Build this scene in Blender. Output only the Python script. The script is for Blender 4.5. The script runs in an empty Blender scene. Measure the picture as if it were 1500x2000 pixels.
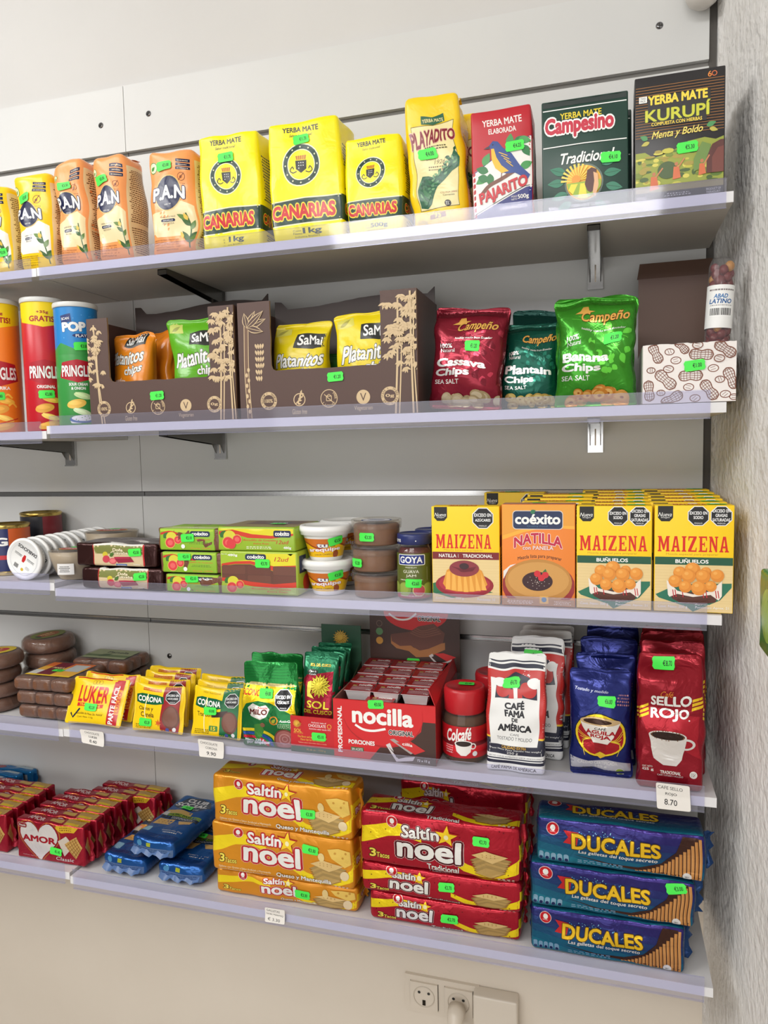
import bpy, math, random
import numpy as np
from mathutils import Matrix, Vector
from mathutils.geometry import tessellate_polygon
PI = math.pi
SC = bpy.context.scene
COL = SC.collection

# ------------------------------------------------------------------ camera, world, lights, exposure
F_PX, YAW, PITCH, ROLL = 1439.975, 0.29233, 0.0827183, -0.0205968
CAM = np.array([0.945886, -1.316747, 1.457995])
ZO = 1.41
_fw = np.array([-math.sin(YAW) * math.cos(PITCH), math.cos(YAW) * math.cos(PITCH), -math.sin(PITCH)])
_r = np.array([math.cos(YAW), math.sin(YAW), 0.0])
_u = np.cross(_r, _fw)
_r2 = math.cos(ROLL) * _r + math.sin(ROLL) * _u
_u2 = -math.sin(ROLL) * _r + math.cos(ROLL) * _u
cd = bpy.data.cameras.new('camera')
cam = bpy.data.objects.new('camera', cd)
COL.objects.link(cam)
cd.sensor_fit = 'HORIZONTAL'; cd.sensor_width = 36.0; cd.lens = 36.0 * F_PX / 1500.0
cd.clip_start = 0.02
cam.matrix_world = Matrix(((_r2[0], _u2[0], -_fw[0], CAM[0]), (_r2[1], _u2[1], -_fw[1], CAM[1]), (_r2[2], _u2[2], -_fw[2], CAM[2]), (0, 0, 0, 1)))
SC.camera = cam
SC.view_settings.view_transform = 'Standard'; SC.view_settings.look = 'None'
SC.view_settings.gamma = 1.0; SC.view_settings.use_curve_mapping = False
SC.view_settings.exposure = 0.0
w = bpy.data.worlds.new('world'); SC.world = w; w.use_nodes = True
w.node_tree.nodes['Background'].inputs[0].default_value = (1.0, 0.96, 0.91, 1)
w.node_tree.nodes['Background'].inputs[1].default_value = 0.16
def area(name, loc, aim, sx, sy, power, col):
    l = bpy.data.lights.new(name, 'AREA'); l.shape = 'RECTANGLE'; l.size = sx; l.size_y = sy; l.energy = power; l.color = col
    o = bpy.data.objects.new(name, l); COL.objects.link(o); o.location = loc
    o.rotation_euler = (Vector(aim) - Vector(loc)).to_track_quat('-Z', 'Y').to_euler()
    return o
area('ceiling_lamp', (-0.35, -1.15, 2.72), (0.1, -0.9, 0), 1.5, 0.5, 13.5, (1.0, 0.99, 0.98))
area('ceiling_lamp', (-1.35, -1.9, 2.72), (0.0, -0.9, 0.6), 1.2, 0.6, 44, (1.0, 0.99, 0.97))
area('ceiling_lamp', (0.4, -2.7, 2.72), (0.5, -1.0, 0.8), 1.6, 0.7, 48, (1.0, 0.99, 0.97))
area('front_fill', (0.2, -3.7, 1.0), (0.5, 0, 0.6), 2.6, 1.7, 30, (1.0, 0.99, 0.97))  # added frontal fill light behind the camera, no actual window; lifts the lower wall

# ------------------------------------------------------------------ materials
def lin(c):
    return tuple(((v / 255.0) / 12.92 if v <= 10.3 else (((v / 255.0) + 0.055) / 1.055) ** 2.4) for v in c)
_mats = {}
FIN = {  # roughness, metallic, bump strength, bump scale, bump distance
    'card': (0.5, 0.0, 0.10, 300, 0.0006), 'film': (0.26, 0.0, 0.32, 26, 0.004), 'foil': (0.24, 0.55, 0.55, 30, 0.005),
    'matte': (0.85, 0.0, 0.12, 220, 0.0008), 'plastic': (0.32, 0.0, 0.04, 60, 0.001), 'metal': (0.22, 1.0, 0.05, 200, 0.0005),
    'ink': (0.45, 0.0, 0.0, 1, 0), 'gold': (0.3, 0.35, 0.4, 28, 0.004), 'sheen': (0.35, 0.0, 0.16, 24, 0.003), 'lump': (0.3, 0.0, 0.6, 45, 0.006)}
def M(col, fin='card'):
    k = (tuple(int(v) for v in col), fin)
    if k in _mats: return _mats[k]
    ro, me, bs, bsc, bd = FIN[fin]
    m = bpy.data.materials.new('%s_%02x%02x%02x' % ((fin,) + k[0])); m.use_nodes = True
    nt = m.node_tree; b = nt.nodes['Principled BSDF']
    b.inputs['Base Color'].default_value = lin(col) + (1,)
    b.inputs['Roughness'].default_value = ro; b.inputs['Metallic'].default_value = me
    if bs:
        tc = nt.nodes.new('ShaderNodeTexCoord'); n = nt.nodes.new('ShaderNodeTexNoise'); bp = nt.nodes.new('ShaderNodeBump')
        n.inputs['Scale'].default_value = bsc; n.inputs['Detail'].default_value = 3.0
        n.inputs['Distortion'].default_value = 0.9 if fin in ('film', 'foil', 'gold', 'lump') else 0.0
        bp.inputs['Strength'].default_value = bs; bp.inputs['Distance'].default_value = bd
        nt.links.new(tc.outputs['Object'], n.inputs['Vector']); nt.links.new(n.outputs[0], bp.inputs['Height'])
        nt.links.new(bp.outputs['Normal'], b.inputs['Normal'])
    _mats[k] = m
    return m
def clear_mat(name, tint, whiten, refl=0.5, rough=0.06):
    m = bpy.data.materials.new(name); m.use_nodes = True; nt = m.node_tree; N = nt.nodes
    N.remove(N['Principled BSDF']); out = N['Material Output']
    tr = N.new('ShaderNodeBsdfTransparent'); tr.inputs[0].default_value = lin(tint) + (1,)
    df = N.new('ShaderNodeBsdfDiffuse'); df.inputs[0].default_value = (0.8, 0.8, 0.86, 1)
    gl = N.new('ShaderNodeBsdfGlossy'); gl.inputs['Roughness'].default_value = rough
    m1 = N.new('ShaderNodeMixShader'); m1.inputs[0].default_value = whiten
    m2 = N.new('ShaderNodeMixShader'); lw = N.new('ShaderNodeLayerWeight'); lw.inputs[0].default_value = 0.5
    pw = N.new('ShaderNodeMath'); pw.operation = 'POWER'; pw.inputs[1].default_value = 4.0
    ml = N.new('ShaderNodeMath'); ml.operation = 'MULTIPLY_ADD'; ml.inputs[1].default_value = refl; ml.inputs[2].default_value = 0.025
    L = nt.links.new
    L(tr.outputs[0], m1.inputs[1]); L(df.outputs[0], m1.inputs[2]); L(lw.outputs['Facing'], pw.inputs[0]); L(pw.outputs[0], ml.inputs[0])
    L(ml.outputs[0], m2.inputs[0]); L(m1.outputs[0], m2.inputs[1]); L(gl.outputs[0], m2.inputs[2]); L(m2.outputs[0], out.inputs['Surface'])
    return m
RAIL = clear_mat('clear_rail_plastic', (243, 243, 251), 0.07)
WRAP2 = clear_mat('hazy_wrap_film', (244, 240, 234), 0.045, 0.5, 0.12)
WRAP = clear_mat('clear_wrap_film', (238, 236, 232), 0.06, 0.5, 0.12)
CLEARP = clear_mat('clear_tub_plastic', (246, 244, 240), 0.05, 0.45, 0.15)
GLASS = clear_mat('clear_jar_glass', (240, 240, 236), 0.02, 0.6, 0.03)
def wrinkle(m, scale, strength, dist):
    nt = m.node_tree; N = nt.nodes; tc = N.new('ShaderNodeTexCoord'); n = N.new('ShaderNodeTexNoise'); n.inputs['Scale'].default_value = scale; n.inputs['Distortion'].default_value = 1.2
    bp = N.new('ShaderNodeBump'); bp.inputs['Strength'].default_value = strength; bp.inputs['Distance'].default_value = dist
    nt.links.new(tc.outputs['Object'], n.inputs['Vector']); nt.links.new(n.outputs[0], bp.inputs['Height'])
    for q in N:
        if q.bl_idname == 'ShaderNodeBsdfGlossy': nt.links.new(bp.outputs[0], q.inputs['Normal']); q.inputs['Roughness'].default_value = 0.07
wrinkle(WRAP, 70, 0.8, 0.004); wrinkle(WRAP2, 80, 0.9, 0.004)
def noisy(name, c1, c2, scale, bump, dist, rough=0.9, bscale=None, detail=6):
    m = bpy.data.materials.new(name); m.use_nodes = True; nt = m.node_tree; N = nt.nodes; b = N['Principled BSDF']; L = nt.links.new
    tc = N.new('ShaderNodeTexCoord'); n = N.new('ShaderNodeTexNoise'); n.inputs['Scale'].default_value = scale; n.inputs['Detail'].default_value = detail
    cr = N.new('ShaderNodeValToRGB'); cr.color_ramp.elements[0].position = 0.3; cr.color_ramp.elements[1].position = 0.7
    cr.color_ramp.elements[0].color = lin(c1) + (1,); cr.color_ramp.elements[1].color = lin(c2) + (1,)
    n2 = N.new('ShaderNodeTexNoise'); n2.inputs['Scale'].default_value = bscale or scale; n2.inputs['Detail'].default_value = 2.5
    bp = N.new('ShaderNodeBump'); bp.inputs['Strength'].default_value = bump; bp.inputs['Distance'].default_value = dist
    L(tc.outputs['Object'], n.inputs['Vector']); L(tc.outputs['Object'], n2.inputs['Vector'])
    L(n.outputs[0], cr.inputs[0]); L(cr.outputs[0], b.inputs['Base Color']); L(n2.outputs[0], bp.inputs['Height']); L(bp.outputs[0], b.inputs['Normal'])
    b.inputs['Roughness'].default_value = rough
    return m

# ------------------------------------------------------------------ pixel helpers (photo pixels -> points at a stated real depth)
def proj(P):
    d = np.asarray(P, float) - CAM; z = d @ _fw
    return np.array([750 + F_PX * (d @ _r2) / z, 1000 - F_PX * (d @ _u2) / z])
def at(px, py, Y):
    d = _fw + _r2 * (px - 750) / F_PX + _u2 * (1000 - py) / F_PX
    return CAM + d * ((Y - CAM[1]) / d[1])
def solve(fn, lo, hi, target):
    a = fn(lo) < fn(hi)
    for _ in range(40):
        m = (lo + hi) / 2
        if (fn(m) < target) == a: lo = m
        else: hi = m
    return (lo + hi) / 2
def xat(px, Y, Z): return solve(lambda X: proj((X, Y, Z))[0], -0.9, 1.6, px)
def hat(py, X, Y, Z): return solve(lambda h: proj((X, Y, Z + h))[1], -0.05, 0.6, py)

# ------------------------------------------------------------------ mesh assembly
def grp(o, label, cat, group=None, kind=None):
    if label: o['label'] = label
    if cat: o['category'] = cat
    if group: o['group'] = group
    if kind: o['kind'] = kind
    return o
def empty(name, label, cat, loc=(0, 0, 0), rz=0, group=None):
    o = bpy.data.objects.new(name, None); COL.objects.link(o); o.empty_display_size = 0.02
    o.location = loc; o.rotation_euler = (0, 0, rz)
    return grp(o, label, cat, group)
class MB:
    def __init__(s): s.V = []; s.F = []; s.Mi = []; s.mats = []; s.n = 0; s.flat = []
    def add(s, V, F, m, flat=False):
        V = np.asarray(V, float).reshape(-1, 3)
        if m not in s.mats: s.mats.append(m)
        i = s.mats.index(m)
        s.V.append(V)
        for f in F: s.F.append(tuple(int(q) + s.n for q in f)); s.Mi.append(i); s.flat.append(flat)
        s.n += len(V)
    def box(s, x0, x1, y0, y1, z0, z1, m):
        V = [(x, y, z) for z in (z0, z1) for y in (y0, y1) for x in (x0, x1)]
        s.add(V, [(0, 2, 3, 1), (4, 5, 7, 6), (0, 1, 5, 4), (2, 6, 7, 3), (0, 4, 6, 2), (1, 3, 7, 5)], m, True)
    def prism(s, pts, y0, y1, m, axis='y'):
        """pts: outline in (x,z), extruded along y"""
        n = len(pts); ar = sum(pts[i][0] * pts[(i + 1) % n][1] - pts[(i + 1) % n][0] * pts[i][1] for i in range(n))
        if ar < 0: pts = pts[::-1]
        f = {'y': lambda a, b, c: (a, c, b), 'x': lambda a, b, c: (c, a, b), 'z': lambda a, b, c: (a, b, c)}[axis]
        V = [f(a, b, y0) for a, b in pts] + [f(a, b, y1) for a, b in pts]
        tri = tessellate_polygon([[Vector((a, b, 0)) for a, b in pts]])
        Fs = []
        for t in tri:
            a, b, c = [pts[i] for i in t]
            t = t if (b[0] - a[0]) * (c[1] - a[1]) - (c[0] - a[0]) * (b[1] - a[1]) > 0 else t[::-1]
            rev = (axis == 'y')
            Fs.append(tuple(t) if rev else tuple(t[::-1])); Fs.append(tuple(i + n for i in (t[::-1] if rev else t)))
        for i in range(n):
            j = (i + 1) % n
            q = (i, j, j + n, i + n)
            Fs.append(q[::-1] if axis == 'y' else q)
        s.add(V, Fs, m, True)
    def lathe(s, prof, m, n=40, cx=0, cy=0, cz=0, sx=1.0, sy=1.0):
        a = np.arange(n) * 2 * PI / n
        V = [(cx + r * math.sin(t) * sx, cy - r * math.cos(t) * sy, cz + z) for r, z in prof for t in a]
        Fs = []
        for i in range(len(prof) - 1):
            for j in range(n):
                k = (j + 1) % n
                Fs.append((i * n + j, i * n + k, (i + 1) * n + k, (i + 1) * n + j))
        s.add(V, Fs, m)
    def build(s, name, parent=None, loc=None, rz=None):
        me = bpy.data.meshes.new(name)
        V = np.concatenate(s.V) if s.V else np.zeros((0, 3))
        me.from_pydata(V.tolist(), [], s.F)
        for m in s.mats: me.materials.append(m)
        me.polygons.foreach_set('material_index', s.Mi)
        me.polygons.foreach_set('use_smooth', [not q for q in s.flat])
        me.update()
        o = bpy.data.objects.new(name, me); COL.objects.link(o)
        if parent is not None: o.parent = parent
        if loc is not None: o.location = loc
        if rz is not None: o.rotation_euler = (0, 0, rz)
        return o
def dup(o, loc=None, rz=None, parent=None, label=None):
    c = o.copy(); COL.objects.link(c)
    if parent is not None: c.parent = parent
    if loc is not None: c.location = loc
    if rz is not None: c.rotation_euler = (c.rotation_euler[0], c.rotation_euler[1], rz)
    if label: c['label'] = label
    for ch in [q for q in o.children]: dup(ch, parent=c)
    return c

# ------------------------------------------------------------------ vector artwork printed on a face
_tc = bpy.data.curves.new('lettering', 'FONT'); _tc.dimensions = '2D'; _tc.fill_mode = 'BOTH'
_to = bpy.data.objects.new('lettering', _tc)
_gl = {}
def glyphs(s, b):
    k = (s, round(b, 3))
    if k not in _gl:
        _tc.body = s; _tc.offset = b; _tc.resolution_u = 3 if len(s) < 14 else 2
        me = _to.to_mesh(); me.calc_loop_triangles()
        n = len(me.vertices); co = np.zeros(n * 3); me.vertices.foreach_get('co', co); co = co.reshape(-1, 3)[:, :2]
        t = np.zeros(len(me.loop_triangles) * 3, int); me.loop_triangles.foreach_get('vertices', t)
        _gl[k] = co[t.reshape(-1, 3)].copy(); _to.to_mesh_clear()
    return _gl[k]
def subdiv(t, L):
    for _ in range(16):
        e = np.linalg.norm(t - np.roll(t, -1, 1), axis=2); k = e.argmax(1); m = e.max(1) > L
        if not m.any(): break
        a = t[m]; k = k[m]; i = np.arange(len(a)); A = a[i, k]; B = a[i, (k + 1) % 3]; C = a[i, (k + 2) % 3]; Q = (A + B) / 2
        t = np.concatenate([t[~m], np.stack([A, Q, C], 1), np.stack([Q, B, C], 1)])
    return t
class Art:
    """unit canvas: x 0..1 left to right, y 0..1 top to bottom; stored in metres, y up"""
    def __init__(s, W, H, fin='card', clip=True): s.W = W; s.H = H; s.fin = fin; s.it = []; s.base = 1
    def put(s, t, col, fin=None):
        if len(t) == 0: return
        t = np.asarray(t, float)
        if t.shape[-1] == 2: t = np.concatenate([t, np.zeros(t.shape[:2] + (1,))], -1)
        t = s.clip(t)
        if len(t) == 0: return
        sg = (t[:, 1, 0] - t[:, 0, 0]) * (t[:, 2, 1] - t[:, 0, 1]) - (t[:, 2, 0] - t[:, 0, 0]) * (t[:, 1, 1] - t[:, 0, 1])
        t[sg < 0] = t[sg < 0][:, ::-1]
        t = t[np.abs(sg) > 1e-12]
        if len(t) == 0: return
        lo = t[..., :2].reshape(-1, 2).min(0); hi = t[..., :2].reshape(-1, 2).max(0)
        lay = s.base
        for (l, a, b, *_q) in s.it:
            if lay <= l and (lo < b).all() and (hi > a).all(): lay = l + 1
        s.it.append((lay, lo, hi, t, col, fin or s.fin))
    def clip(s, t):
        p = t[..., :2].reshape(-1, 2)
        if p.min() >= -1e-9 and (p[:, 0] <= s.W + 1e-9).all() and (p[:, 1] <= s.H + 1e-9).all(): return t
        lo = (t[..., :2] < -1e-9).any((1, 2)); hi = (t[..., 0] > s.W + 1e-9).any(1) | (t[..., 1] > s.H + 1e-9).any(1); m = lo | hi; out = [t[~m]] if (~m).any() else []
        for q in t[m]:
            P = [tuple(v) for v in q]
            for ax, lim, sg in ((0, 0.0, 1), (0, s.W, -1), (1, 0.0, 1), (1, s.H, -1)):
                R = []
                for i in range(len(P)):
                    a, b = P[i], P[(i + 1) % len(P)]; da, db = (a[ax] - lim) * sg, (b[ax] - lim) * sg
                    if da >= 0: R.append(a)
                    if da * db < 0: k = da / (da - db); R.append((a[0] + (b[0] - a[0]) * k, a[1] + (b[1] - a[1]) * k, a[2]))
                P = R
                if len(P) < 3: break
            if len(P) >= 3: out.append(np.array([[P[0], P[i], P[i + 1]] for i in range(1, len(P) - 1)]))
        return np.concatenate(out) if out else np.zeros((0, 3, 3))
    def mm(s, p): p = np.asarray(p, float); return np.stack([p[..., 0] * s.W, (1 - p[..., 1]) * s.H], -1)
    def poly(s, pts, col, fin=None):
        q = s.mm(pts)
        s.put(q[np.array(tessellate_polygon([[Vector((a, b, 0)) for a, b in q]]))], col, fin)
    def rect(s, x0, y0, x1, y1, col, fin=None): s.poly([(x0, y0), (x1, y0), (x1, y1), (x0, y1)], col, fin)
    def rrect(s, x0, y0, x1, y1, r, col, fin=None):
        ry = r * s.W / s.H; P = []
        for cx, cy, a0 in ((x1 - r, y0 + ry, -90), (x1 - r, y1 - ry, 0), (x0 + r, y1 - ry, 90), (x0 + r, y0 + ry, 180)):
            for k in range(5):
                a = math.radians(a0 + k * 22.5); P.append((cx + r * math.cos(a), cy + ry * math.sin(a)))
        s.poly(P, col, fin)
    def ell(s, x, y, rx, ry, col, n=28, rot=0, fin=None, a0=0, a1=360):
        """rx in widths, ry in widths too"""
        a = np.radians(np.linspace(a0, a1, n + 1)[:(n if a1 - a0 >= 360 else n + 1)]); c, d = math.cos(math.radians(rot)), math.sin(math.radians(rot))
        ex, ey = rx * np.cos(a), ry * np.sin(a)
        s.poly(np.stack([x + ex * c - ey * d, y + (ex * d + ey * c) * s.W / s.H], -1), col, fin)
    def ring(s, x, y, r, wd, col, n=36, ry=None, fin=None):
        ry = ry or r; a = np.radians(np.arange(n + 1) * 360 / n); k = s.W / s.H
        o = np.stack([x + r * np.cos(a), y + ry * np.sin(a) * k], -1); i = np.stack([x + (r - wd) * np.cos(a), y + (ry - wd) * np.sin(a) * k], -1)
        o, i = s.mm(o), s.mm(i)
        s.put(np.concatenate([np.stack([o[:-1], o[1:], i[:-1]], 1), np.stack([i[:-1], o[1:], i[1:]], 1)]), col, fin)
    def star(s, x, y, r, col, n=5, q=0.42, rot=0, fin=None):
        P = []
        for k in range(2 * n):
            a = math.radians(rot - 90 + k * 180 / n); R = r if k % 2 == 0 else r * q
            P.append((x + R * math.cos(a), y + R * math.sin(a) * s.W / s.H))
        s.poly(P, col, fin)
    def line(s, pts, wd, col, fin=None):
        q = s.mm(pts); w = wd * s.W / 2; T = []
        n = len(q); tn = np.zeros_like(q)
        for i in range(n):
            d = q[min(i + 1, n - 1)] - q[max(i - 1, 0)]; d = d / (np.linalg.norm(d) + 1e-12); tn[i] = (-d[1], d[0])
        a, b = q + tn * w, q - tn * w
        s.put(np.concatenate([np.stack([a[:-1], a[1:], b[:-1]], 1), np.stack([b[:-1], a[1:], b[1:]], 1)]), col, fin)
    def curve(s, pts, wd, col, n=8, fin=None):
        p = np.asarray(pts, float); p = np.concatenate([[2 * p[0] - p[1]], p, [2 * p[-1] - p[-2]]]); o = []
        for i in range(1, len(p) - 2):
            for t in np.linspace(0, 1, n, endpoint=False):
                o.append(0.5 * (2 * p[i] + (p[i + 1] - p[i - 1]) * t + (2 * p[i - 1] - 5 * p[i] + 4 * p[i + 1] - p[i + 2]) * t * t + (3 * p[i] - 3 * p[i + 1] + p[i + 2] - p[i - 1]) * t ** 3))
        o.append(p[-2]); s.line(o, wd, col, fin)
    def leaf(s, x, y, L, wd, rot, col, fin=None):
        c, d = math.cos(math.radians(rot)), math.sin(math.radians(rot)); k = s.W / s.H
        P = [(t * L, wd * math.sin(PI * t ** 0.8)) for t in np.linspace(0, 1, 9)] + [(t * L, -wd * math.sin(PI * t ** 0.8)) for t in np.linspace(0.92, 0.08, 8)]
        s.poly([(x + a * c - b * d, y + (a * d + b * c) * k) for a, b in P], col, fin)
    def text(s, S, x, y, w, h, col, b=0.02, o=(), rot=0, sh=0, arc=0, fin=None, warp=None):
        """S centred at (x,y), fitted to w x h (fractions of the face); b boldness, o outlines [(extra, colour)], rot degrees, arc = sagitta"""
        b0 = 0.0; g0 = glyphs(S, b0)
        if len(g0) == 0: return
        lo = g0.reshape(-1, 2).min(0) - (b - b0); hi = g0.reshape(-1, 2).max(0) + (b - b0); c0 = (lo + hi) / 2; sz = np.maximum(hi - lo, 1e-6)
        tiny = h * s.H < 0.0035
        for ex, cc in list(o) + [(0, col)]:
            d = b - b0 + ex; G = [g0]
            if d > 0.004 and not tiny:
                n = 6 if d < 0.03 else 10
                G = [g0 + d * np.array([math.cos(2 * PI * q / n), math.sin(2 * PI * q / n)]) for q in range(n)]
                if d > 0.035: G += [g0] + [g0 + 0.5 * d * np.array([math.cos(PI * q / 2), math.sin(PI * q / 2)]) for q in range(4)]
            lift = np.concatenate([np.full(q.shape[:2] + (1,), 4e-6 * n_) for n_, q in enumerate(G)])
            g = np.concatenate([(np.concatenate(G) - c0) / sz, lift], -1)
            if arc: g = subdiv(g, 0.12)
            X = g[..., 0] * w * s.W; Y = g[..., 1] * h * s.H
            X = X + Y * sh
            if arc: Y = Y + arc * s.H * (1 - 4 * g[..., 0] ** 2) - arc * s.H / 2
            if warp: Y = Y * (1 + warp * 2 * g[..., 0])
            r = math.radians(rot); q = np.stack([X * math.cos(r) - Y * math.sin(r) + x * s.W, X * math.sin(r) + Y * math.cos(r) + (1 - y) * s.H, g[..., 2]], -1)
            s.put(q, cc, fin)
    def ctext(s, S, x, y, r, h, a0, a1, col, b=0.02, fin=None):
        """text round a circle, angles in degrees clockwise from top"""
        n = len(S)
        for i, ch in enumerate(S):
            if ch == ' ': continue
            a = math.radians(a0 + (a1 - a0) * (i + 0.5) / n); fl = 180 if a1 < a0 else 0
            s.text(ch, x + r * math.sin(a), y - r * math.cos(a) * s.W / s.H, h * 0.62, h * s.W / s.H, col, b, rot=-math.degrees(a) + fl, fin=fin)
    def greek(s, x, y, w, h, n, col, seed=1, al=0, wt=0.5):
        """n lines of print too small to read"""
        R = random.Random(seed); T = []
        for i in range(n):
            yy = y + h * (i + 0.5) / n; hh = h / n * wt; lw = w * R.uniform(0.75, 1.0); u = x + (w - lw) * (0.5 if al == 0 else 0 if al < 0 else 1); e = u + lw
            while u < e - 0.004:
                l = min(R.uniform(0.03, 0.1) * max(w, 0.25), e - u)
                q = s.mm([(u, yy - hh / 2), (u + l, yy - hh / 2), (u + l, yy + hh / 2), (u, yy + hh / 2)]); T += [q[[0, 1, 2]], q[[0, 2, 3]]]; u += l + 0.012
        if T: s.put(T, col)
    def octagon(s, x, y, r, lines, k=1.0):
        for rr, c in ((r, (235, 235, 235)), (r * 0.92, (22, 22, 24))):
            s.poly([(x + rr * math.cos(math.radians(22.5 + 45 * i)) * k, y + rr * math.sin(math.radians(22.5 + 45 * i)) * s.W / s.H) for i in range(8)], c)
        n = len(lines); hh = r * s.W / s.H
        for i, t in enumerate(lines): s.text(t, x, y + (i - (n - 1) / 2 - 0.15) * hh * 0.42, min(1.5, 0.17 * len(t)) * r, hh * 0.3, (240, 240, 240), 0.025)
        s.text('MINSALUD', x, y + hh * 0.68, r * 0.7, hh * 0.14, (240, 240, 240), 0.02)
    def barcode(s, x0, y0, x1, y1, seed=1):
        s.rect(x0, y0, x1, y1, (238, 238, 236)); R = random.Random(seed); u = x0 + 0.06 * (x1 - x0); T = []
        while u < x1 - 0.08 * (x1 - x0):
            l = R.choice((1, 1, 2, 3)) * 0.012 * (x1 - x0); q = s.mm([(u, y0 + 0.1 * (y1 - y0)), (u + l, y0 + 0.1 * (y1 - y0)), (u + l, y1 - 0.15 * (y1 - y0)), (u, y1 - 0.15 * (y1 - y0))])
            T += [q[[0, 1, 2]], q[[0, 2, 3]]]; u += l + R.choice((1, 2)) * 0.013 * (x1 - x0)
        s.put(T, (25, 25, 25))
    def emit(s, mb, fn, L=None, eps=0.00012, off=0.0):
        for lay, lo, hi, t, col, fin in s.it:
            if L: t = subdiv(t, L)
            P, inv = np.unique(np.round(t.reshape(-1, 3), 6), axis=0, return_inverse=True)
            mb.add(fn(P[:, 0], P[:, 1], off + lay * eps + P[:, 2]), np.asarray(inv).reshape(-1, 3), M(col, fin), flat=not L)

def smooth_noise(seed, wl):
    R = np.random.RandomState(seed); D = R.normal(size=(3, 7, 3)); D /= np.linalg.norm(D, axis=2, keepdims=True)
    K = D * (2 * PI / wl) * R.uniform(0.6, 1.6, (3, 7, 1)); ph = R.uniform(0, 6.28, (3, 7))
    return lambda p: np.stack([np.sin(p @ K[i].T + ph[i]).sum(1) / 3.5 for i in range(3)], 1)

class Brick:
    """a rounded, deformable pack: local origin at bottom centre, front face at -d/2; artwork per face F R L T"""
    def __init__(s, w, d, h, col, fin='card', r=0.0008, cell=None, deform=None, eps=0.00012, L=None):
        s.w, s.d, s.h, s.col, s.fin, s.r, s.cell, s.df, s.eps, s.L = w, d, h, col, fin, min(r, d * 0.49), cell, deform, eps, L
        s.art = {}; s.fc = {}
    def face(s, f):
        if f not in s.art:
            W, H = {'F': (s.w, s.h), 'B': (s.w, s.h), 'R': (s.d, s.h), 'L': (s.d, s.h), 'T': (s.w, s.d)}[f]; s.art[f] = Art(W, H, s.fin)
        return s.art[f]
    def raw(s, f):
        w, d, h = s.w, s.d, s.h
        return {'F': lambda x, y, o: np.stack([x - w / 2, -d / 2 - o + 0 * x, y], -1), 'T': lambda x, y, o: np.stack([x - w / 2, y - d / 2, h + o + 0 * x], -1),
                'R': lambda x, y, o: np.stack([w / 2 + o + 0 * x, x - d / 2, y], -1), 'L': lambda x, y, o: np.stack([-w / 2 - o + 0 * x, d / 2 - x, y], -1),
                'B': lambda x, y, o: np.stack([w / 2 - x, d / 2 + o + 0 * x, y], -1), 'D': lambda x, y, o: np.stack([x - w / 2, d / 2 - y, -o + 0 * x], -1)}[f]
    def warp(s, P):
        r = s.r; lo = np.array([-s.w / 2 + r, -s.d / 2 + r, r]); hi = np.array([s.w / 2 - r, s.d / 2 - r, s.h - r])
        q = np.clip(P, lo, hi); v = P - q; n2 = np.linalg.norm(v, axis=1, keepdims=True); ni = np.abs(v).max(1, keepdims=True)
        P = q + np.where(n2 > 1e-9, v / np.maximum(n2, 1e-9) * ni, 0)
        return s.df(P) if s.df else P
    def mapf(s, f):
        g = s.raw(f)
        if not s.L or s.L > .01:
            W, H = {'F': (s.w, s.h), 'B': (s.w, s.h), 'R': (s.d, s.h), 'L': (s.d, s.h), 'T': (s.w, s.d)}[f]
            def fl(x, y, o):
                P = g(np.clip(x, s.r, W - s.r), np.clip(y, s.r, H - s.r), o); return s.df(P) if s.df else P
            return fl
        return lambda x, y, o: s.warp(g(np.asarray(x, float), np.asarray(y, float), o))
    def mesh(s):
        mb = MB(); Vs = []; Fs = []; Ms = []; n = 0
        for f in 'FBRLTD':
            W, H = {'F': (s.w, s.h), 'B': (s.w, s.h), 'R': (s.d, s.h), 'L': (s.d, s.h), 'T': (s.w, s.d), 'D': (s.w, s.d)}[f]
            def ax(Lx):
                c = s.cell or Lx; k = max(1, int(math.ceil((Lx - 2 * s.r) / c))); e = [0, s.r * 0.3, s.r * 0.65] if s.r > 0.003 else [0]
                return np.array(e + list(np.linspace(s.r, Lx - s.r, k + 1)) + [Lx - q for q in e[::-1]])
            X, Y = np.meshgrid(ax(W), ax(H)); P = s.raw(f)(X.ravel(), Y.ravel(), 0.0); a, b = X.shape[1], X.shape[0]
            Vs.append(P)
            for j in range(b - 1):
                for i in range(a - 1): Fs.append((n + j * a + i, n + j * a + i + 1, n + (j + 1) * a + i + 1, n + (j + 1) * a + i)); Ms.append(s.fc.get(f, s.col))
            n += a * b
        V = np.concatenate(Vs); U, inv = np.unique(np.round(V, 6), axis=0, return_inverse=True); inv = np.asarray(inv).ravel(); W3 = s.warp(U)
        for c in set(Ms): pass
        first = True
        mats = {c: M(c, s.fin) for c in set(Ms)}
        mb.V.append(W3); mb.n = len(W3)
        for m in mats.values():
            if m not in mb.mats: mb.mats.append(m)
        for f, c in zip(Fs, Ms): mb.F.append(tuple(inv[q] for q in f)); mb.Mi.append(mb.mats.index(mats[c])); mb.flat.append(False)
        for f, A in s.art.items(): A.emit(mb, s.mapf(f), s.L if s.L else None, s.eps)
        return mb
    def build(s, name, parent=None, loc=None, rz=None): return s.mesh().build(name, parent, loc, rz)
    def sticker(s, parent, x, y, txt, rot=0, f='F', k=1.0, off=0.0016):
        sticker(parent, s.mapf(f), {'F': (s.w, s.h), 'R': (s.d, s.h), 'L': (s.d, s.h), 'T': (s.w, s.d)}[f], x, y, txt, rot, k, off, 0.004 if s.L else None)
_R = random.Random(5)
STW, STH = 0.027, 0.0142
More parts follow.
